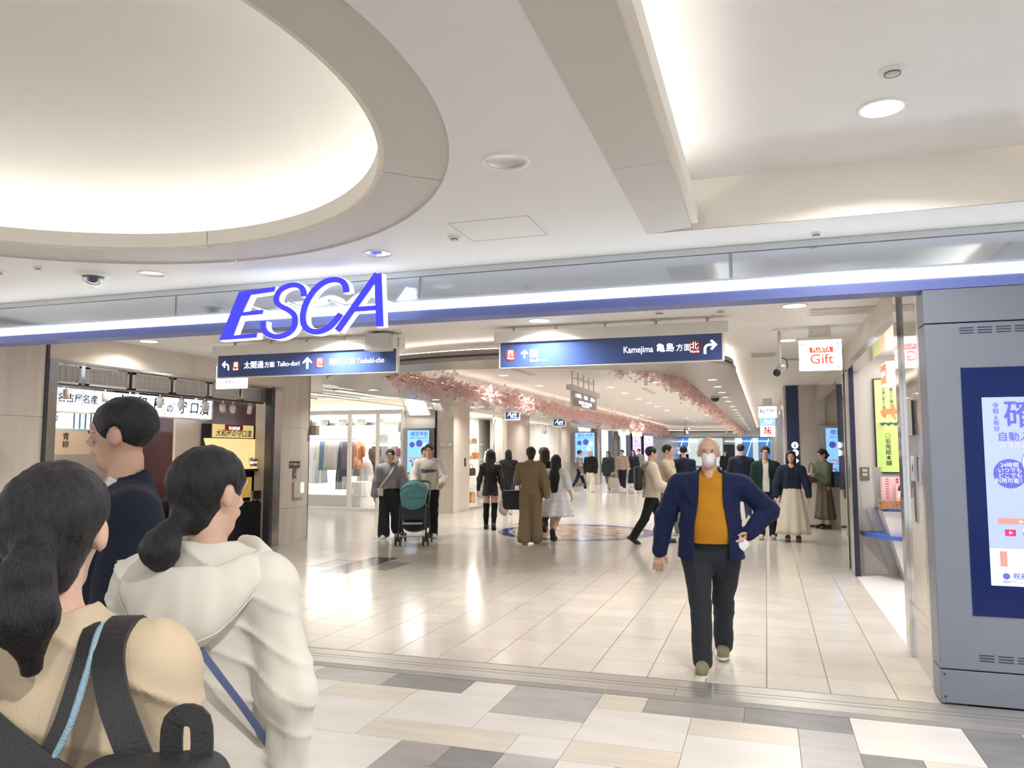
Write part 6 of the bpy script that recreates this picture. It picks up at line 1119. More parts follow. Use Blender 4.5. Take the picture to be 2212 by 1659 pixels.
    if shoes:
        for i in (0, 1):
            an = J[i][2]; fp = R(legs[i][3]) if len(legs[i]) > 3 else (0.0 if an[2] < 0.06 * u else J[i][3] * 1.15)
            f = np.array((0, math.cos(fp), math.sin(fp))); dn = np.array((0, math.sin(fp), -math.cos(fp))); c_ = an + dn * 0.012 * u
            fz = 0.0
            S = SDF(); S.cone(c_ + (0, 0, 0.03), c_ - f * 0.02 * u, 0.026 * u, 0.026 * u, k=0.02).cone(c_ + f * 0.01 * u, c_ + f * 0.085 * u + dn * 0.008 * u, 0.028 * u, 0.023 * u, k=0.03).cone(c_ - f * 0.025 * u + dn * 0.008 * u, c_ + f * 0.09 * u + dn * 0.010 * u, 0.024 * u, 0.024 * u, k=0.02)
            S.cut(dn, float(dn @ (an + dn * 0.036 * u))); sh_ = mk('shoe', S.mesh(min(h, 0.011)), shoes[0], t)
            base = an + dn * 0.031 * u; rr = []
            for j in range(20):
                a = 2 * math.pi * j / 20; yy = math.sin(a); xx = math.cos(a); rr.append(base + f * (0.032 * u + 0.088 * u * yy) + np.array((xx * (0.029 + 0.004 * yy) * u, 0, 0)))
            MB().loft([rr[::-1], [p + dn * 0.0115 * u for p in rr][::-1]]).build('sole', shoes[1], sh_)
    t['J'] = 0; del t['J']
    return dict(root=t, A=A, J=J, pel=pel, neck=neck, chest=chest, waist=waist, upv=upv, cf=cf, u=u)
def to_world(t, p): return t.location + Matrix.Rotation(t.rotation_euler.z, 3, 'Z') @ Vector(p)
SHW = mat('shoe_white', (0.78, 0.74, 0.68), 0.5); SHK = mat('shoe_black', (0.02, 0.02, 0.022), 0.45); SHO_ = mat('shoe_olive', (0.20, 0.18, 0.11), 0.7, bump=.2); SOLW = mat('sole_cream', (0.70, 0.68, 0.55), 0.6); SOLK = mat('sole_black', (0.02, 0.02, 0.02), 0.6); SOLG = mat('sole_gum', (0.45, 0.33, 0.2), 0.6)
# ================================================================== PEOPLE IN THE PICTURE
NV = cloth('navy_jacket', (0.0085, 0.015, 0.062), var=0.12); MUS = cloth('mustard_polo', (0.50, 0.22, 0.012), var=0.15); CHA = cloth('charcoal', (0.028, 0.032, 0.040)); KHA = cloth('cream_canvas', (0.74, 0.70, 0.63), var=0.06)
NVD = cloth('dark_navy', (0.012, 0.016, 0.035)); BLK = cloth('black', (0.012, 0.012, 0.014)); GRB = cloth('grey_blouse', (0.30, 0.29, 0.31), var=0.08); WSW = cloth('white_sweat', (0.74, 0.69, 0.62), var=0.05); CRM = cloth('cream_skirt', (0.70, 0.64, 0.52), var=0.08)
BRN_ = cloth('olive_brown', (0.235, 0.175, 0.105), var=0.12); WDR = cloth('white_dress', (0.86, 0.84, 0.88), var=0.05); TAN = cloth('tan_top', (0.55, 0.44, 0.32), var=0.1); BGE = cloth('beige_blouse', (0.62, 0.50, 0.36), var=0.1); LEA = mat('black_leather', (0.018, 0.017, 0.016), 0.38, bump=.2); DEN = cloth('dark_denim', (0.020, 0.030, 0.055)); GRN_ = cloth('bottle_green', (0.012, 0.035, 0.028)); OLV = cloth('olive', (0.115, 0.095, 0.065)); SAG = cloth('sage', (0.14, 0.17, 0.12)); GRY = cloth('mid_grey', (0.24, 0.22, 0.20)); BSK = cloth('blue_black_skirt', (0.016, 0.02, 0.04))
# ---- main walker
m = person('person in an open navy jacket and mustard polo walking toward the camera', (-0.42, 6.16, 0), 181, 1.70, 1.26, legs=((-13, 12, -4.5), (16, 2, -4.5)),
           arms=(((0.78, -0.34, -0.80), (-0.52, 0.50, -0.56)), ((0.42, -0.04, -1), (0.16, 0.16, -1))), hair=('thin', HG), skin=SKIN2, top=('jacket', NV, dict(e=0.018, hem=-0.055, sl=1.0, flare=0.03, collar=0.006, open=(0.075, 0.135), ox=-0.012, inner=MUS, inhem=0.012, inname='polo_shirt', shirtcollar=True, crease=0.012)),
           bottom=('trousers', CHA, 1.0), shoes=(SHO_, SOLW), h=0.0075, hands=(38, 24), handdir=(((-0.55, 0.35, -0.75), (0.0, 0.8, 0.55), (-0.75, 0.1, 0.45)), ((0.12, 0.12, -1), (-1, 0.15, 0.0), (0.0, -1, -0.15))), belly=0.055, seedv=0.6)
w_ = m['A'][0][2]; ph = thing('smartphone', 'white smartphone held at the hip by the walking person in navy', 'phone', tuple(to_world(m['root'], w_ + np.array((0.075, 0.055, -0.055)))), R(150)); ph.rotation_euler = (R(-12), R(-48), R(6)); box('case', (-0.037, 0.037, -0.006, 0.006, -0.078, 0.078), mat('phone_white', (0.82, 0.82, 0.84), 0.25), ph, 0.005); box('camera_bump', (-0.034, 0.005, -0.009, -0.006, 0.03, 0.074), BLACK, ph, 0.002); box('glass', (-0.034, 0.034, 0.006, 0.0075, -0.074, 0.074), BLACK, ph)
cf_ = m['cf']; S_ = SDF().cone(cf_(0, 0.012, -0.02), cf_(0, 0.045, -0.082), 0.066, 0.038, k=0.03).cone(cf_(0, 0.078, 0.0), cf_(0, 0.085, -0.06), 0.024, 0.026, k=0.05)
S_.cut((0, -1, 0), -float(cf_(0, 0.035, 0)[1])).cut((0, 0.25, 1), float(np.dot((0, 0.25, 1), cf_(0, 0.075, -0.008)))); mk('face_mask', S_.mesh(0.005), mat('mask_white', (0.80, 0.80, 0.81), 0.8, bump=.1, bscale=300), m['root'])
# ---- foreground trio
pw = person('person in a beige top wearing a black backpack, back to camera at lower left', (-1.145, 1.017, 0), 24, 1.535, 1.04, legs=((0, 0, 2), (0, 0, 2)), arms=(((0.22, 0.0, -1), (0.1, 0.5, -1)), ((0.20, 0.0, -1), (0.1, 0.6, -1))), hair=('ponytail', HB, 0.21), top=('blouse', cloth('beige_top', (0.56, 0.45, 0.32), var=0.1), dict(e=0.014, hem=-0.06, crease=0.013, flare=0.02)), bottom=('trousers', CHA), shoes=(SHK, SOLK), h=0.0065, seedv=2.2, face_on=False)
hp = person('person in a cream hooded jacket standing with the back to the camera', (-1.365, 1.664, 0), 14, 1.565, 0.98, legs=((0, 0, 2), (0, 0, 2)), yaw=-28, pitch=-4, arms=(((0.26, 0.05, -1), (0.05, 0.45, -1)), ((0.27, -0.12, -1), (-0.06, 0.16, -1))), hair=('lowpony', HB, 0.13), top=('hooded_jacket', KHA, dict(e=0.021, ew=0.020, hem=-0.04, flare=0.045, hood=1, crease=0.013, sl=1.04)), bottom=('trousers', BLK), shoes=(SHK, SOLK), h=0.0068, seedv=4.1, face_on=False)
sm_ = person('person in a dark suit jacket and white open collar facing left', (-2.048, 2.076, 0), 140, 1.734, 1.1, yaw=-22, legs=((0, 0, 2), (0, 0, 2)), hair=('short', HB), skin=SKIN2, top=('suit_jacket', NVD, dict(e=0.018, hem=-0.10, open=(0.085, 0.02), inner=WSW, inname='shirt', shirtcollar=True, fold=0.004, collar=0.008)), bottom=('trousers', NVD), shoes=(SHK, SOLK), h=0.008, seedv=1.3)
ed = person('dark-clothed person at the extreme left edge of the picture', (-2.72, 1.98, 0), 60, 1.52, 1.1, legs=((0, 0, 2), (0, 0, 2)), hair=('bob', HN), top=('coat', NVD, dict(e=0.02, hem=-0.15)), bottom=('trousers', BLK), shoes=(SHK, SOLK), h=0.012, face_on=False)
# their bags
rb = thing('backpack', 'black backpack with two wide straps on the person in beige', 'backpack', tuple(pw['root'].location), R(24)); BPM = mat('bag_nylon', (0.018, 0.018, 0.021), 0.55, bump=.2, bscale=200); n_ = pw['neck']
G = SDF().box((0.245, -0.215, n_[2] - 0.30), (0.105, 0.055, 0.155), rd=0.045).ell((0.245, -0.26, n_[2] - 0.34), (0.085, 0.035, 0.10), k=0.03); G.noise = folds(0.004, 1.3, 1); mk('pack_body', G.mesh(0.007), BPM, rb)
for s_, p in ((-1, [(-0.20, 0.07, -0.10), (-0.185, -0.03, -0.02), (-0.12, -0.115, -0.05), (-0.02, -0.155, -0.12), (0.08, -0.17, -0.19), (0.20, -0.18, -0.255)]), (1, [(0.13, 0.09, -0.06), (0.125, 0.0, 0.004), (0.13, -0.085, -0.02), (0.16, -0.145, -0.08), (0.215, -0.175, -0.18)])):
    cc = crv([(a, b, c + n_[2]) for a, b, c in p], False, 6); MB().ribbon(cc, 0.062 if s_ < 0 else 0.045, [((0.0, -0.35, 1) if i < len(cc) * 0.3 else (0.0, -1, 0.45)) for i in range(len(cc))], 0.010).build('strap', BPM, rb)
MB().ribbon(crv([(0.265, -0.20, n_[2] - 0.17), (0.268, -0.205, n_[2] - 0.10), (0.305, -0.21, n_[2] - 0.10), (0.31, -0.215, n_[2] - 0.17)], False, 5), 0.03, (0, -1, 0.1), 0.008).build('grab_loop', BPM, rb); MB().box(0.155, 0.17, -0.278, -0.268, n_[2] - 0.20, n_[2] - 0.19).build('buckle', mat('brass', (0.7, 0.5, 0.2), 0.3, 1.0), rb)
ct = thing('crossbody_strap', 'dark and pale-blue cord strap across the beige back', 'strap', tuple(pw['root'].location), R(24)); cc = crv([(0.085, 0.06, n_[2] - 0.03), (0.085, -0.04, n_[2] + 0.0), (0.095, -0.11, n_[2] - 0.05), (0.085, -0.148, n_[2] - 0.13), (0.04, -0.160, n_[2] - 0.23), (-0.02, -0.160, n_[2] - 0.40)], False, 6)
MB().ribbon(cc, 0.020, (0, -1, 0.4), 0.012).build('webbing', BPM, ct); MB().tube([(x + 0.014, y - 0.004, z) for x, y, z in cc], 0.0055, 8).build('blue_cord', mat('cord_blue', (0.25, 0.38, 0.47), 0.6, bump=.5, bscale=250), ct, True)
ht = thing('shoulder_strap', 'thin blue bag strap across the cream hooded jacket', 'strap', tuple(hp['root'].location), R(14)); q = hp['neck']; cc = crv([(0.0, -0.150, q[2] - 0.10), (0.05, -0.156, q[2] - 0.18), (0.105, -0.143, q[2] - 0.26), (0.15, -0.11, q[2] - 0.34), (0.185, -0.06, q[2] - 0.43), (0.20, 0.0, q[2] - 0.52)], False, 6); MB().ribbon(cc, 0.016, (0.35, -1, 0.2), 0.005).build('webbing', mat('strap_blue', (0.10, 0.13, 0.26), 0.6), ht)
sb = thing('backpack', 'dark grey backpack behind the shoulder of the suited person', 'backpack', tuple(sm_['root'].location), R(140)); q = sm_['neck']; G = SDF().box((0.05, -0.21, q[2] - 0.22), (0.14, 0.075, 0.21), rd=0.07); G.noise = folds(0.005, 1.2, 3); mk('pack_body', G.mesh(0.009), mat('bag_grey', (0.06, 0.06, 0.068), 0.7), sb); MB().ribbon(crv([(0.12, 0.09, q[2] - 0.12), (0.125, 0.0, q[2] - 0.01), (0.12, -0.10, q[2] - 0.04), (0.10, -0.16, q[2] - 0.09)], False, 5), 0.05, (0, -0.3, 1), 0.01).build('strap', MATS['bag_grey'], sb)

# ---- family on the left
fa = person('person in a grey blouse and dark cargo trousers with a white crossbody bag', (-6.66, 13.05, 0), 199, 1.60, 1.06, legs=((-10, 24, 2), (6, 3, 1)), arms=(((0.30, 0.05, -1), (0.06, 0.22, -1)), ((0.26, -0.02, -1), (0.1, 0.1, -1))), hair=('bun', HB), top=('blouse', GRB, dict(e=0.02, hem=0.03, puff=0.034, fold=0.007)), bottom=('wide', CHA, 0.93), shoes=(SHW, SOLW), h=0.0125, seedv=0.3)
cb = thing('crossbody_bag', 'white crossbody bag worn over the grey blouse', 'bag', tuple(fa['root'].location), R(199)); n_ = fa['neck']; MB().ribbon(crv([(-0.07, 0.05, n_[2] + 0.0), (-0.06, 0.125, n_[2] - 0.10), (0.05, 0.165, n_[2] - 0.28), (0.16, 0.13, n_[2] - 0.42), (0.19, 0.05, n_[2] - 0.50)], False, 5), 0.035, (0, 1, 0.2), 0.006).build('strap', WSW, cb); MB().loft([[(0.15 + a, y, n_[2] - 0.52 + b) for a, b in ((-0.05, -0.07), (0.06, -0.06), (0.07, 0.07), (-0.04, 0.06))] for y in (0.04, 0.12)]).build('pouch', WSW, cb, False, 0.01)
nb = person('person in navy behind the stroller couple, partly hidden', (-6.55, 14.35, 0), 200, 1.66, 1.0, hair=('short', HB), top=('sweater', NVD, {}), bottom=('slim', BSK), shoes=(SHW, SOLG), h=0.015)
st_ = person('person in a white lettered sweatshirt pushing the stroller', (-6.06, 13.45, 0), 202, 1.70, 1.08, legs=((10, 4, 2), (-14, 20, 2)), arms=(((0.30, 0.32, -1), (-0.05, 0.95, -0.45)), ((0.30, 0.32, -1), (-0.05, 0.95, -0.45))), hair=('short', HB), top=('sweatshirt', WSW, dict(e=0.026, hem=-0.02, fold=0.006)), bottom=('trousers', BLK), shoes=(SHW, SOLG), h=0.0125, hands=(60, 60), seedv=1.8)
nk = st_['neck']; TXN = mat('amorous_navy', (0.02, 0.025, 0.09), 0.6); text('Amorous', 0.078, TXN, st_['root'], (0.0, 0.178, nk[2] - 0.20), (R(84), 0, R(180)), bold=0.012, shear=0.35, ext=0.02); MB().prism([(0.13, 0.165, nk[2] - 0.235), (-0.12, 0.165, nk[2] - 0.222), (-0.10, 0.165, nk[2] - 0.232), (0.11, 0.165, nk[2] - 0.25)], (0, 0.018, 0)).build('underline_swash', TXN, st_['root'])
# ---- stroller
sr_ = thing('stroller', 'black stroller with a teal canopy pushed along the arcade', 'stroller', (-5.86, 12.42, 0), R(198)); TEAL = mat('teal_fabric', (0.10, 0.30, 0.32), 0.75, var=0.12, scale=9, bump=.2); SBK = mat('stroller_black', (0.022, 0.025, 0.032), 0.5)
rings = []
for k in range(13):
    a = R(-42 + 180 * k / 12); rr = 0.29; rings.append([(0.245 * math.cos(b) * (0.93 + 0.07 * math.sin(a)), 0.05 + rr * math.cos(a) * (0.25 + 0.75 * math.sin(b)), 0.80 + rr * 1.02 * math.sin(a) * (0.25 + 0.75 * math.sin(b))) for b in np.linspace(0, math.pi, 17)])
can = MB().loft(rings, closed=False).build('canopy', TEAL, sr_, True); md = can.modifiers.new('s', 'SOLIDIFY'); md.thickness = 0.012
for k in (3, 6, 9): MB().tube(rings[k], 0.009, 6).build('canopy_rib', mat('teal_dark', (0.07, 0.22, 0.24), 0.7), can, True)
G = SDF().box((0, 0.0, 0.55), (0.20, 0.13, 0.17), rd=0.06).box((0, -0.12, 0.72), (0.19, 0.05, 0.22), rd=0.05, k=0.05); mk('seat', G.mesh(0.012), SBK, sr_)
G = SDF().ell((0, -0.02, 0.30), (0.20, 0.20, 0.10)).box((0, -0.02, 0.34), (0.19, 0.19, 0.05), rd=0.03, k=0.03); mk('basket', G.mesh(0.012), mat('basket_black', (0.012, 0.014, 0.018), 0.7), sr_)
for s_ in (-1, 1):
    MB().tube([(s_ * 0.235, -0.42, 1.02), (s_ * 0.24, -0.22, 0.78), (s_ * 0.235, 0.08, 0.52), (s_ * 0.235, 0.30, 0.16)], 0.014, 8).build('front_tube', SBK, sr_, True); MB().tube([(s_ * 0.24, -0.10, 0.62), (s_ * 0.24, -0.32, 0.14)], 0.013, 8).build('rear_tube', SBK, sr_, True)
    MB().tube([(s_ * 0.225, 0.03, 0.66), (s_ * 0.215, 0.2, 0.64)], 0.018, 8).build('armrest', SBK, sr_, True)
    for y in (0.31, -0.33):
        for d in (-0.038, 0.038):
            wh = MB().lathe([(0.045, -0.012), (0.075, -0.012), (0.078, 0.0), (0.075, 0.012), (0.045, 0.012)], k=20).build('wheel', mat('tyre', (0.03, 0.03, 0.033), 0.7), sr_, True, loc=(s_ * 0.235 + d, y, 0.079), rot=(0, R(90), 0)); MB().lathe([(0.001, -0.01), (0.047, -0.008), (0.047, 0.008), (0.001, 0.01)], k=14).build('hub', mat('hub_grey', (0.25, 0.25, 0.27), 0.4), wh)
        MB().tube([(s_ * 0.235 - 0.04, y, 0.079), (s_ * 0.235 + 0.04, y, 0.079)], 0.01, 6).tube([(s_ * 0.235, y, 0.079), (s_ * 0.235, y, 0.18)], 0.016, 6).build('caster_fork', SBK, sr_)
MB().tube(crv([(-0.235, -0.42, 1.02), (-0.18, -0.47, 1.055), (0, -0.48, 1.06), (0.18, -0.47, 1.055), (0.235, -0.42, 1.02)], False, 5), 0.016, 8).build('handlebar', SBK, sr_, True); MB().tube([(-0.24, 0.30, 0.16), (0.24, 0.30, 0.16)], 0.011, 6).build('cross_bar', mat('stroller_silver', (0.55, 0.55, 0.57), 0.35, 0.7), sr_); box('footrest', (-0.16, 0.16, 0.12, 0.32, 0.36, 0.385), mat('footrest_grey', (0.42, 0.43, 0.46), 0.6), sr_)

# ---- shoppers in the middle, walking away
gw = person('person in a black leather mini skirt and over-knee socks', (-5.46, 15.25, 0), 12, 1.60, 0.94, legs=((2, 3, 2), (-7, 16, 1)), arms=(((0.26, -0.04, -1), (0.14, 0.1, -1)), ((0.24, -0.05, -1), (0.10, 0.05, -1))), hair=('long', HB, 0.52), top=('leather_jacket', LEA, dict(e=0.008, hem=0.05)), bottom=('miniskirt', LEA, 0.43, 0.105), stockings=(BLK, 0.16), shoes=(SHK, SOLK), h=0.0125, seedv=2.7, face_on=False)
wr = gw['A'][1][2]; bg_ = thing('plastic_bag', 'pink-tinted plastic bag carried by the person in the mini skirt', 'bag', tuple(to_world(gw['root'], wr + np.array((0.02, 0.03, -0.10)))), R(12)); G = SDF().cone((0, 0, -0.03), (0, 0, -0.16), 0.02, 0.085, k=0.05).ell((0, 0, -0.27), (0.105, 0.085, 0.15), k=0.06); G.noise = folds(0.007, 2.0, 1.0); mk('pouch', G.mesh(0.010), mat('pink_film', (0.80, 0.52, 0.50), 0.3, var=0.2, scale=6, col2=(0.82, 0.70, 0.66)), bg_); MB().tube([(-0.02, 0, -0.04), (-0.012, 0, 0.03), (0.012, 0, 0.03), (0.02, 0, -0.04)], 0.008, 6).build('handle', MATS['pink_film'], bg_, True)
person('person in a black top and navy trousers beside the bag window', (-6.35, 19.1, 0), 8, 1.62, 1.02, hair=('bob', HB), top=('sweater', BLK, dict(e=0.02, hem=-0.03)), bottom=('slim', DEN), shoes=(SHK, SOLW), h=0.014, seedv=1.1, face_on=False)
person('person in a light tan top, half hidden behind the brown jumpsuit', (-4.75, 16.7, 0), 10, 1.66, 0.98, hair=('ponytail', HR, 0.34), top=('blouse', BGE, {}), bottom=('trousers', TAN), shoes=(SHK, SOLK), h=0.014, seedv=3.3, face_on=False)
person('dark-clothed person just in front of the brown jumpsuit', (-4.30, 15.3, 0), -6, 1.65, 0.96, hair=('long', HN, 0.45), top=('blouse', BSK, {}), bottom=('trousers', BLK), shoes=(SHK, SOLK), h=0.014, face_on=False)
js = person('person in a loose olive-brown jumpsuit walking away with a black tote', (-3.93, 13.05, 0), 6, 1.635, 1.06, yaw=20, legs=((-4, 10, 1), (3, 2, 0)), arms=(((0.25, 0.42, -0.9), (0.25, 0.85, 0.35)), ((0.30, -0.12, -1), (0.08, 0.08, -1))), hair=('bun', HN), top=('jumpsuit_top', BRN_, dict(e=0.020, hem=-0.03, crease=0.014, collar=0.006)), bottom=('wide', BRN_, 0.94), shoes=(mat('shoe_brown', (0.17, 0.11, 0.07), 0.6), SOLG), h=0.0115, seedv=0.9, face_on=False)
wr = js['A'][0][1]; tb = thing('tote_bag', 'big black tote bag on the arm of the brown jumpsuit', 'bag', tuple(to_world(js['root'], wr + np.array((-0.08, 0.12, -0.05)))), R(20)); MB().loft([[(a * w, d * 0.09, z) for a, d in ((-1, -1), (1, -1), (1, 1), (-1, 1))] for w, z in ((0.17, -0.46), (0.21, -0.42), (0.23, -0.2), (0.22, -0.12))]).build('body', mat('tote_black', (0.015, 0.016, 0.02), 0.6), tb, False, 0.02)
for y in (-0.06, 0.06): MB().tube(crv([(-0.10, y, -0.14), (-0.08, y * 0.4, -0.02), (0, 0, 0.05), (0.08, y * 0.4, -0.02), (0.10, y, -0.14)], False, 5), 0.011, 6).build('handle', MATS['tote_black'], tb, True)
wd = person('person in a tiered white dress walking away', (-3.62, 13.62, 0), -6, 1.50, 0.98, legs=((4, 2, 1), (-20, 30, 1)), arms=(((0.28, 0.1, -1), (0.02, 0.7, -0.8)), ((0.28, 0.1, -1), (0.0, 0.7, -0.8))), hair=('longwavy', HB, 0.46), top=('dress_bodice', WDR, dict(e=0.012, hem=0.06, sl=0.5, ew=0.018, flare=0.0)), bottom=('dress', WDR, 0.30, 0.24), shoes=(SHK, SOLK), h=0.0118, seedv=1.7, face_on=False)
for i in (0, 1): an = wd['J'][i][2]; kn = wd['J'][i][1]; d_ = un(kn - an); MB().tube([tuple(an - d_ * 0.01), tuple(an + d_ * 0.10)], [0.036, 0.038], 12).build('sock', WSW, wd['root'], True)

# ---- right of the big walker
g1 = person('person in a bottle-green jacket over a cream shirt walking toward the camera', (-0.02, 15.15, 0), 180, 1.65, 0.98, legs=((2, 3, 2), (12, 10, 2)), hair=('short', HN), top=('jacket', GRN_, dict(e=0.022, hem=-0.02, open=(0.05, 0.06), inner=WSW, inhem=-0.02, inname='shirt', collar=0.01)), bottom=('trousers', BSK), shoes=(mat('shoe_tan', (0.58, 0.46, 0.30), 0.6), SOLG), h=0.0125, seedv=2.0)
g2 = person('person in a dark denim jacket and long cream skirt', (0.42, 14.9, 0), 178, 1.575, 1.0, legs=((2, 2, 1), (8, 8, 1)), arms=(((0.34, 0.0, -1), (0.12, 0.12, -1)), ((0.34, 0.05, -1), (0.12, 0.1, -1))), hair=('bob', HN), top=('jacket', DEN, dict(e=0.018, hem=0.05, open=(0.04, 0.055), inner=BSK, inhem=0.05, inname='knit_top')), bottom=('skirt', CRM, 0.085, 0.185), shoes=(mat('shoe_leopard', (0.20, 0.15, 0.10), 0.6, var=0.7, scale=60), SOLK), h=0.0125, seedv=3.0)
g3 = person('person in a sage cardigan and long olive skirt standing by the far right display', (1.12, 17.38, 0), 118, 1.60, 1.0, legs=((0, 0, 2), (0, 0, 2)), pitch=-15, arms=(((0.2, 0.3, -1), (-0.2, 0.9, 0.3)), ((0.2, 0.3, -1), (-0.2, 0.9, 0.25))), hair=('bun', HN), top=('cardigan', SAG, dict(e=0.022, hem=0.04)), bottom=('skirt', OLV, 0.13, 0.155), shoes=(SHK, SOLG), h=0.0135, seedv=1.4)
hb = handbag('small brown shoulder bag held by the person in olive', 0.88, 17.28, 0.95, 0.2, 0.2, 0.09, (0.16, 0.10, 0.07), R(30), 0.2); handbag('blue denim backpack behind the person in olive', 1.33, 17.44, 0.86, 0.24, 0.32, 0.14, (0.06, 0.09, 0.16), R(118), 0.06, nm='backpack')
person('person in navy walking away behind the green jacket', (-0.55, 18.4, 0), 5, 1.74, 1.05, hair=('short', HB), top=('sweater', NVD, dict(e=0.02)), bottom=('trousers', BSK), shoes=(mat('shoe_blue', (0.03, 0.05, 0.2), 0.6), SOLW), h=0.016, face_on=False)
# ---- left of the big walker
p1 = person('person in a loose cream shirt and black trousers striding right', (-1.93, 13.75, 0), -72, 1.68, 1.02, legs=((22, 8, 2), (-20, 12, 2)), arms=(((0.22, 0.2, -1), (0.1, 0.85, -0.5)), ((0.24, 0.25, -1), (0.1, 0.8, -0.4))), hair=('short', HB), top=('shirt', cloth('cream_shirt', (0.68, 0.60, 0.50), var=0.08), dict(e=0.026, hem=-0.04, fold=0.008, flare=0.02)), bottom=('trousers', BLK), shoes=(SHK, SOLK), h=0.0125, seedv=2.6)
q = p1['neck']; bk_ = thing('backpack', 'black backpack on the person in the loose cream shirt', 'backpack', tuple(p1['root'].location), R(-72)); G = SDF().box((0.0, -0.23, q[2] - 0.27), (0.13, 0.07, 0.21), rd=0.05); G.noise = folds(0.004, 1.2, 2); mk('pack_body', G.mesh(0.012), BPM, bk_)
for s_ in (-1, 1): MB().ribbon(crv([(s_ * 0.11, 0.12, q[2] - 0.2), (s_ * 0.11, 0.06, q[2] - 0.02), (s_ * 0.11, -0.06, q[2] + 0.0), (s_ * 0.10, -0.17, q[2] - 0.1)], False, 5), 0.045, (0, -0.2, 1), 0.01).build('strap', BPM, bk_)
p2 = person('person in beige holding out a phone behind the cream shirt', (-1.82, 15.2, 0), -100, 1.70, 1.0, legs=((14, 4, 2), (-10, 10, 2)), arms=(((0.15, 0.2, -1), (0.1, 0.3, -1)), ((0.15, 0.55, -0.7), (0.05, 0.95, -0.15))), hair=('short', HB), top=('shirt', TAN, dict(e=0.02, sl=0.6)), bottom=('trousers', GRY), shoes=(SHW, SOLW), h=0.014, hands=(25, 35))
wp = to_world(p2['root'], p2['A'][1][2] + np.array((0, 0.09, 0.0))); ph = thing('smartphone', 'black smartphone held out by the person in beige', 'phone', tuple(wp), R(-100)); ph.rotation_euler = (R(70), 0, R(-100)); box('case', (-0.037, 0.037, -0.006, 0.006, -0.075, 0.075), BLACK, ph, 0.004); box('glass', (-0.034, 0.034, -0.0075, -0.006, -0.071, 0.071), mat('phone_glass', (0.05, 0.05, 0.07), 0.1), ph)
person('person in navy with a dark shoulder bag, behind the beige shirt', (-1.75, 17.6, 0), 20, 1.70, 1.0, hair=('short', HB), top=('sweater', NVD, {}), bottom=('trousers', BRN_), shoes=(SHK, SOLK), h=0.016, face_on=False)
# ---- far groups
def far(px_label, x, y, face, H, hair, top, bottom, shoes=(SHW, SOLW), **kw): return person(px_label, (x, y, 0), face, H, hair=hair, top=top, bottom=bottom, shoes=shoes, h=kw.pop('h', 0.02), **kw)
PLD = mat('plaid', (0.62, 0.50, 0.38), 0.85, wave=(4.2, (0.20, 0.12, 0.09), 0.72, 'Z'), var=0.2, scale=14); CAM = mat('camo', (0.13, 0.125, 0.115), 0.85, var=0.8, scale=9, col2=(0.35, 0.33, 0.32))
far('far person in a grey hoodie striding past the distant display', -7.25, 31.0, -60, 1.66, ('short', HB), ('hoodie', GRY, dict(e=0.022)), ('slim', BSK), legs=((24, 6, 2), (-24, 14, 2)))
far('far person in a black jacket and wide beige trousers', -6.55, 29.9, 170, 1.62, ('bob', HG), ('jacket', BLK, dict(e=0.035, hem=-0.05)), ('wide', CRM), legs=((16, 4, 3), (-16, 12, 3)))
far('far person in a charcoal coat carrying a large bag', -6.15, 31.4, 165, 1.58, ('bob', HN), ('coat', CHA, dict(e=0.03, hem=-0.16, flare=0.04)), ('trousers', GRY))
handbag('large pale tote bag carried by the far charcoal coat', -5.88, 31.1, 0.12, 0.42, 0.42, 0.16, (0.42, 0.38, 0.32), 0.2, 0.22)
far('far person in a checked brown and cream shirt', -5.78, 32.6, 178, 1.64, ('short', HB), ('shirt', PLD, dict(e=0.028, hem=-0.03)), ('trousers', BSK))
far('far person in a long dark navy dress', -5.62, 34.4, 185, 1.64, ('long', HN), ('coat', NVD, dict(e=0.02)), ('skirt', NVD, 0.12, 0.14))
far('far person in a pale grey top and camouflage trousers', -5.95, 38.2, 175, 1.70, ('short', HB), ('shirt', GRY, dict(e=0.025)), ('wide', CAM), shoes=(SHK, SOLK))
far('distant person in a blue and black jacket and white trousers standing alone', -4.95, 50.2, 0, 1.66, ('short', HB), ('jacket', DEN, dict(e=0.03)), ('trousers', WSW), h=0.03)
far('distant black-clothed person behind the big walker', -2.15, 44.0, 180, 1.6, ('short', HB), ('coat', BLK, dict(e=0.025, hem=-0.1)), ('trousers', BLK), h=0.03)

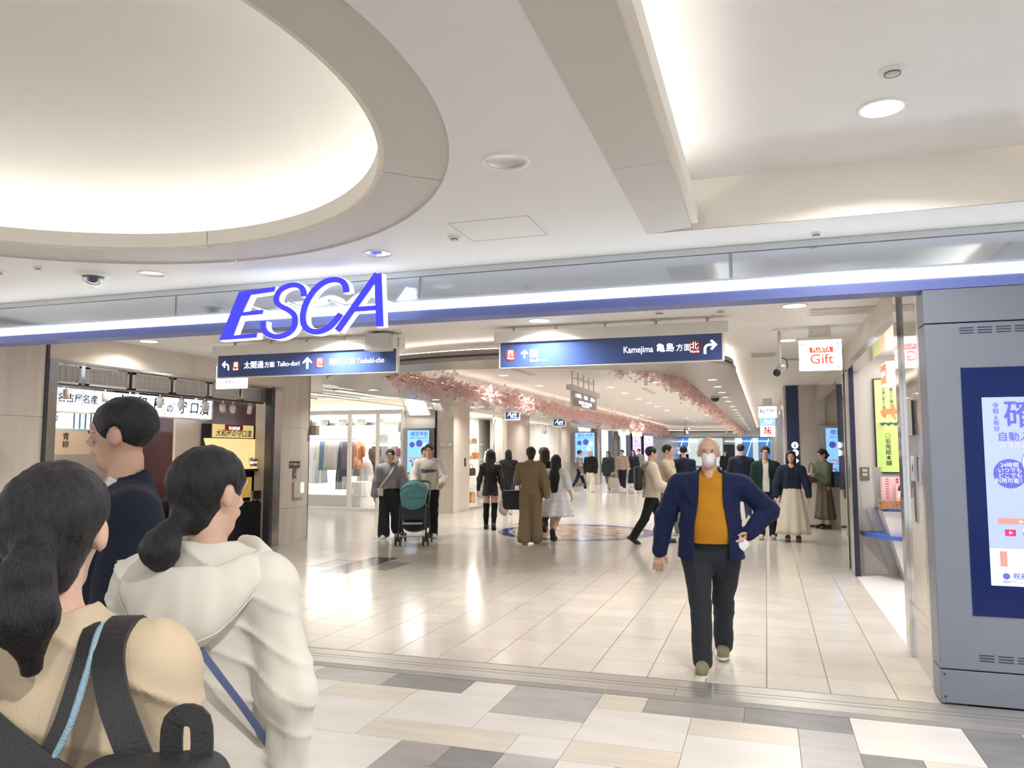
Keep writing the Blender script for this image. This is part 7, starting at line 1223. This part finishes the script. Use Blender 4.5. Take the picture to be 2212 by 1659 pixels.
# ================================================================== BLOSSOM GARLANDS on the ring edges
PKM = mat('blossom_pink', (0.84, 0.52, 0.50), 0.7, tone=0.0, var=0.35, scale=3, col2=(0.88, 0.62, 0.58), world_pos=True); PKM2 = mat('blossom_pale', (0.90, 0.68, 0.64), 0.7); BRK = mat('branch_brown', (0.10, 0.06, 0.05), 0.8)
def garland(label, line, seed, sgn):
    rg = np.random.default_rng(seed); t = thing('blossom_garland', label, 'garland', (line[0][0], line[0][1], 2.80)); t['kind'] = 'stuff'
    P = np.array(line, float); seg = np.linalg.norm(np.diff(P, axis=0), axis=1); cum = np.r_[0, np.cumsum(seg)]; o0 = np.array((line[0][0], line[0][1], 2.80))
    V, F = [], []; V2, F2 = [], []
    s = 0.0
    while s < cum[-1]:
        p = np.array([np.interp(s, cum, P[:, i]) for i in range(2)]); dcam = math.hypot(p[0], p[1]); k = max(1.0, dcam / 24.0)
        for _ in range(16):
            off_ = rg.normal(0, 1, 3) * (0.12, 0.06, 0.10); c = np.array((p[0] + sgn * (0.04 + abs(off_[0]) * 1.0 - 0.05), p[1] + off_[1] + rg.uniform(-.05, .05), 2.80 + off_[2] + 0.05 * math.sin(s * 3.1) + 0.03 * math.sin(s * 7.7))) - o0
            r_ = rg.uniform(0.030, 0.052) * k; n = rg.normal(0, 1, 3) + np.array((sgn * 0.6, -0.9, -0.7)); n /= np.linalg.norm(n); a = np.cross(n, (0, 0, 1.0)); a /= np.linalg.norm(a) + 1e-6; b = np.cross(n, a); ph = rg.uniform(0, 6.28)
            vv, ff = (V, F) if rg.random() < 0.6 else (V2, F2); i0 = len(vv); vv.append(c - n * r_ * 0.15)
            for q in range(5):
                an = ph + q * 1.2566
                for da, rr in ((-0.42, 0.75), (0.0, 1.0), (0.42, 0.75)): vv.append(c + (a * math.cos(an + da) + b * math.sin(an + da)) * r_ * rr + n * r_ * 0.25)
                j = i0 + 1 + q * 3; ff.append([i0, j, j + 1, j + 2])
        s += 0.085 * k
    for nm, vv, ff, m in (('blossoms', V, F, PKM), ('pale_blossoms', V2, F2, PKM2)):
        me = bpy.data.meshes.new(nm); me.from_pydata([tuple(x) for x in vv], [], ff); link(nm, me, m, t)['kind'] = 'stuff'
    for k in range(0, len(line) - 1):
        a, b = line[k], line[k + 1]; n_ = max(1, int(math.hypot(a[0] - b[0], a[1] - b[1]) / 1.6))
        for j in range(n_):
            f0, f1 = j / n_, min(1, (j + 1.15) / n_); q0 = [a[i] + (b[i] - a[i]) * f0 for i in (0, 1)]; q1 = [a[i] + (b[i] - a[i]) * f1 for i in (0, 1)]
            MB().tube([(q0[0] - o0[0], q0[1] - o0[1], rg.uniform(-.03, .03)), ((q0[0] + q1[0]) / 2 - o0[0] + sgn * 0.05, (q0[1] + q1[1]) / 2 - o0[1], rg.uniform(-.05, .08)), (q1[0] - o0[0], q1[1] - o0[1], rg.uniform(-.03, .03))], 0.008, 5).build('branch', BRK, t)
    return t
garland('pink cherry blossom garland along the left edge of the ceiling tray', [(-5.60, 10.85), (-5.72, 11.6), (-5.74, 13), (-5.76, 20), (-5.76, 47.0)], 1, 1)
garland('pink cherry blossom garland along the right edge of the ceiling tray', [(-1.95, 11.05), (-1.6, 11.35), (-1.36, 11.9), (-1.22, 13.0), (-1.20, 20), (-1.20, 47.0)], 2, -1)

# ================================================================== lettering becomes plain meshes
bpy.context.view_layer.update(); dg = bpy.context.evaluated_depsgraph_get()
for o in [o for o in bpy.data.objects if o.type == 'FONT']:
    me = bpy.data.meshes.new_from_object(o.evaluated_get(dg)); me.name = 'lettering'; nm = o.name; par, mw, rot, scl = o.parent, tuple(o.location), tuple(o.rotation_euler), tuple(o.scale)
    o.name = '_old'; n2 = bpy.data.objects.new(nm, me); COL.objects.link(n2); n2.parent = par; n2.location = mw; n2.rotation_euler = rot; n2.scale = scl
    bpy.data.objects.remove(o, do_unlink=True)
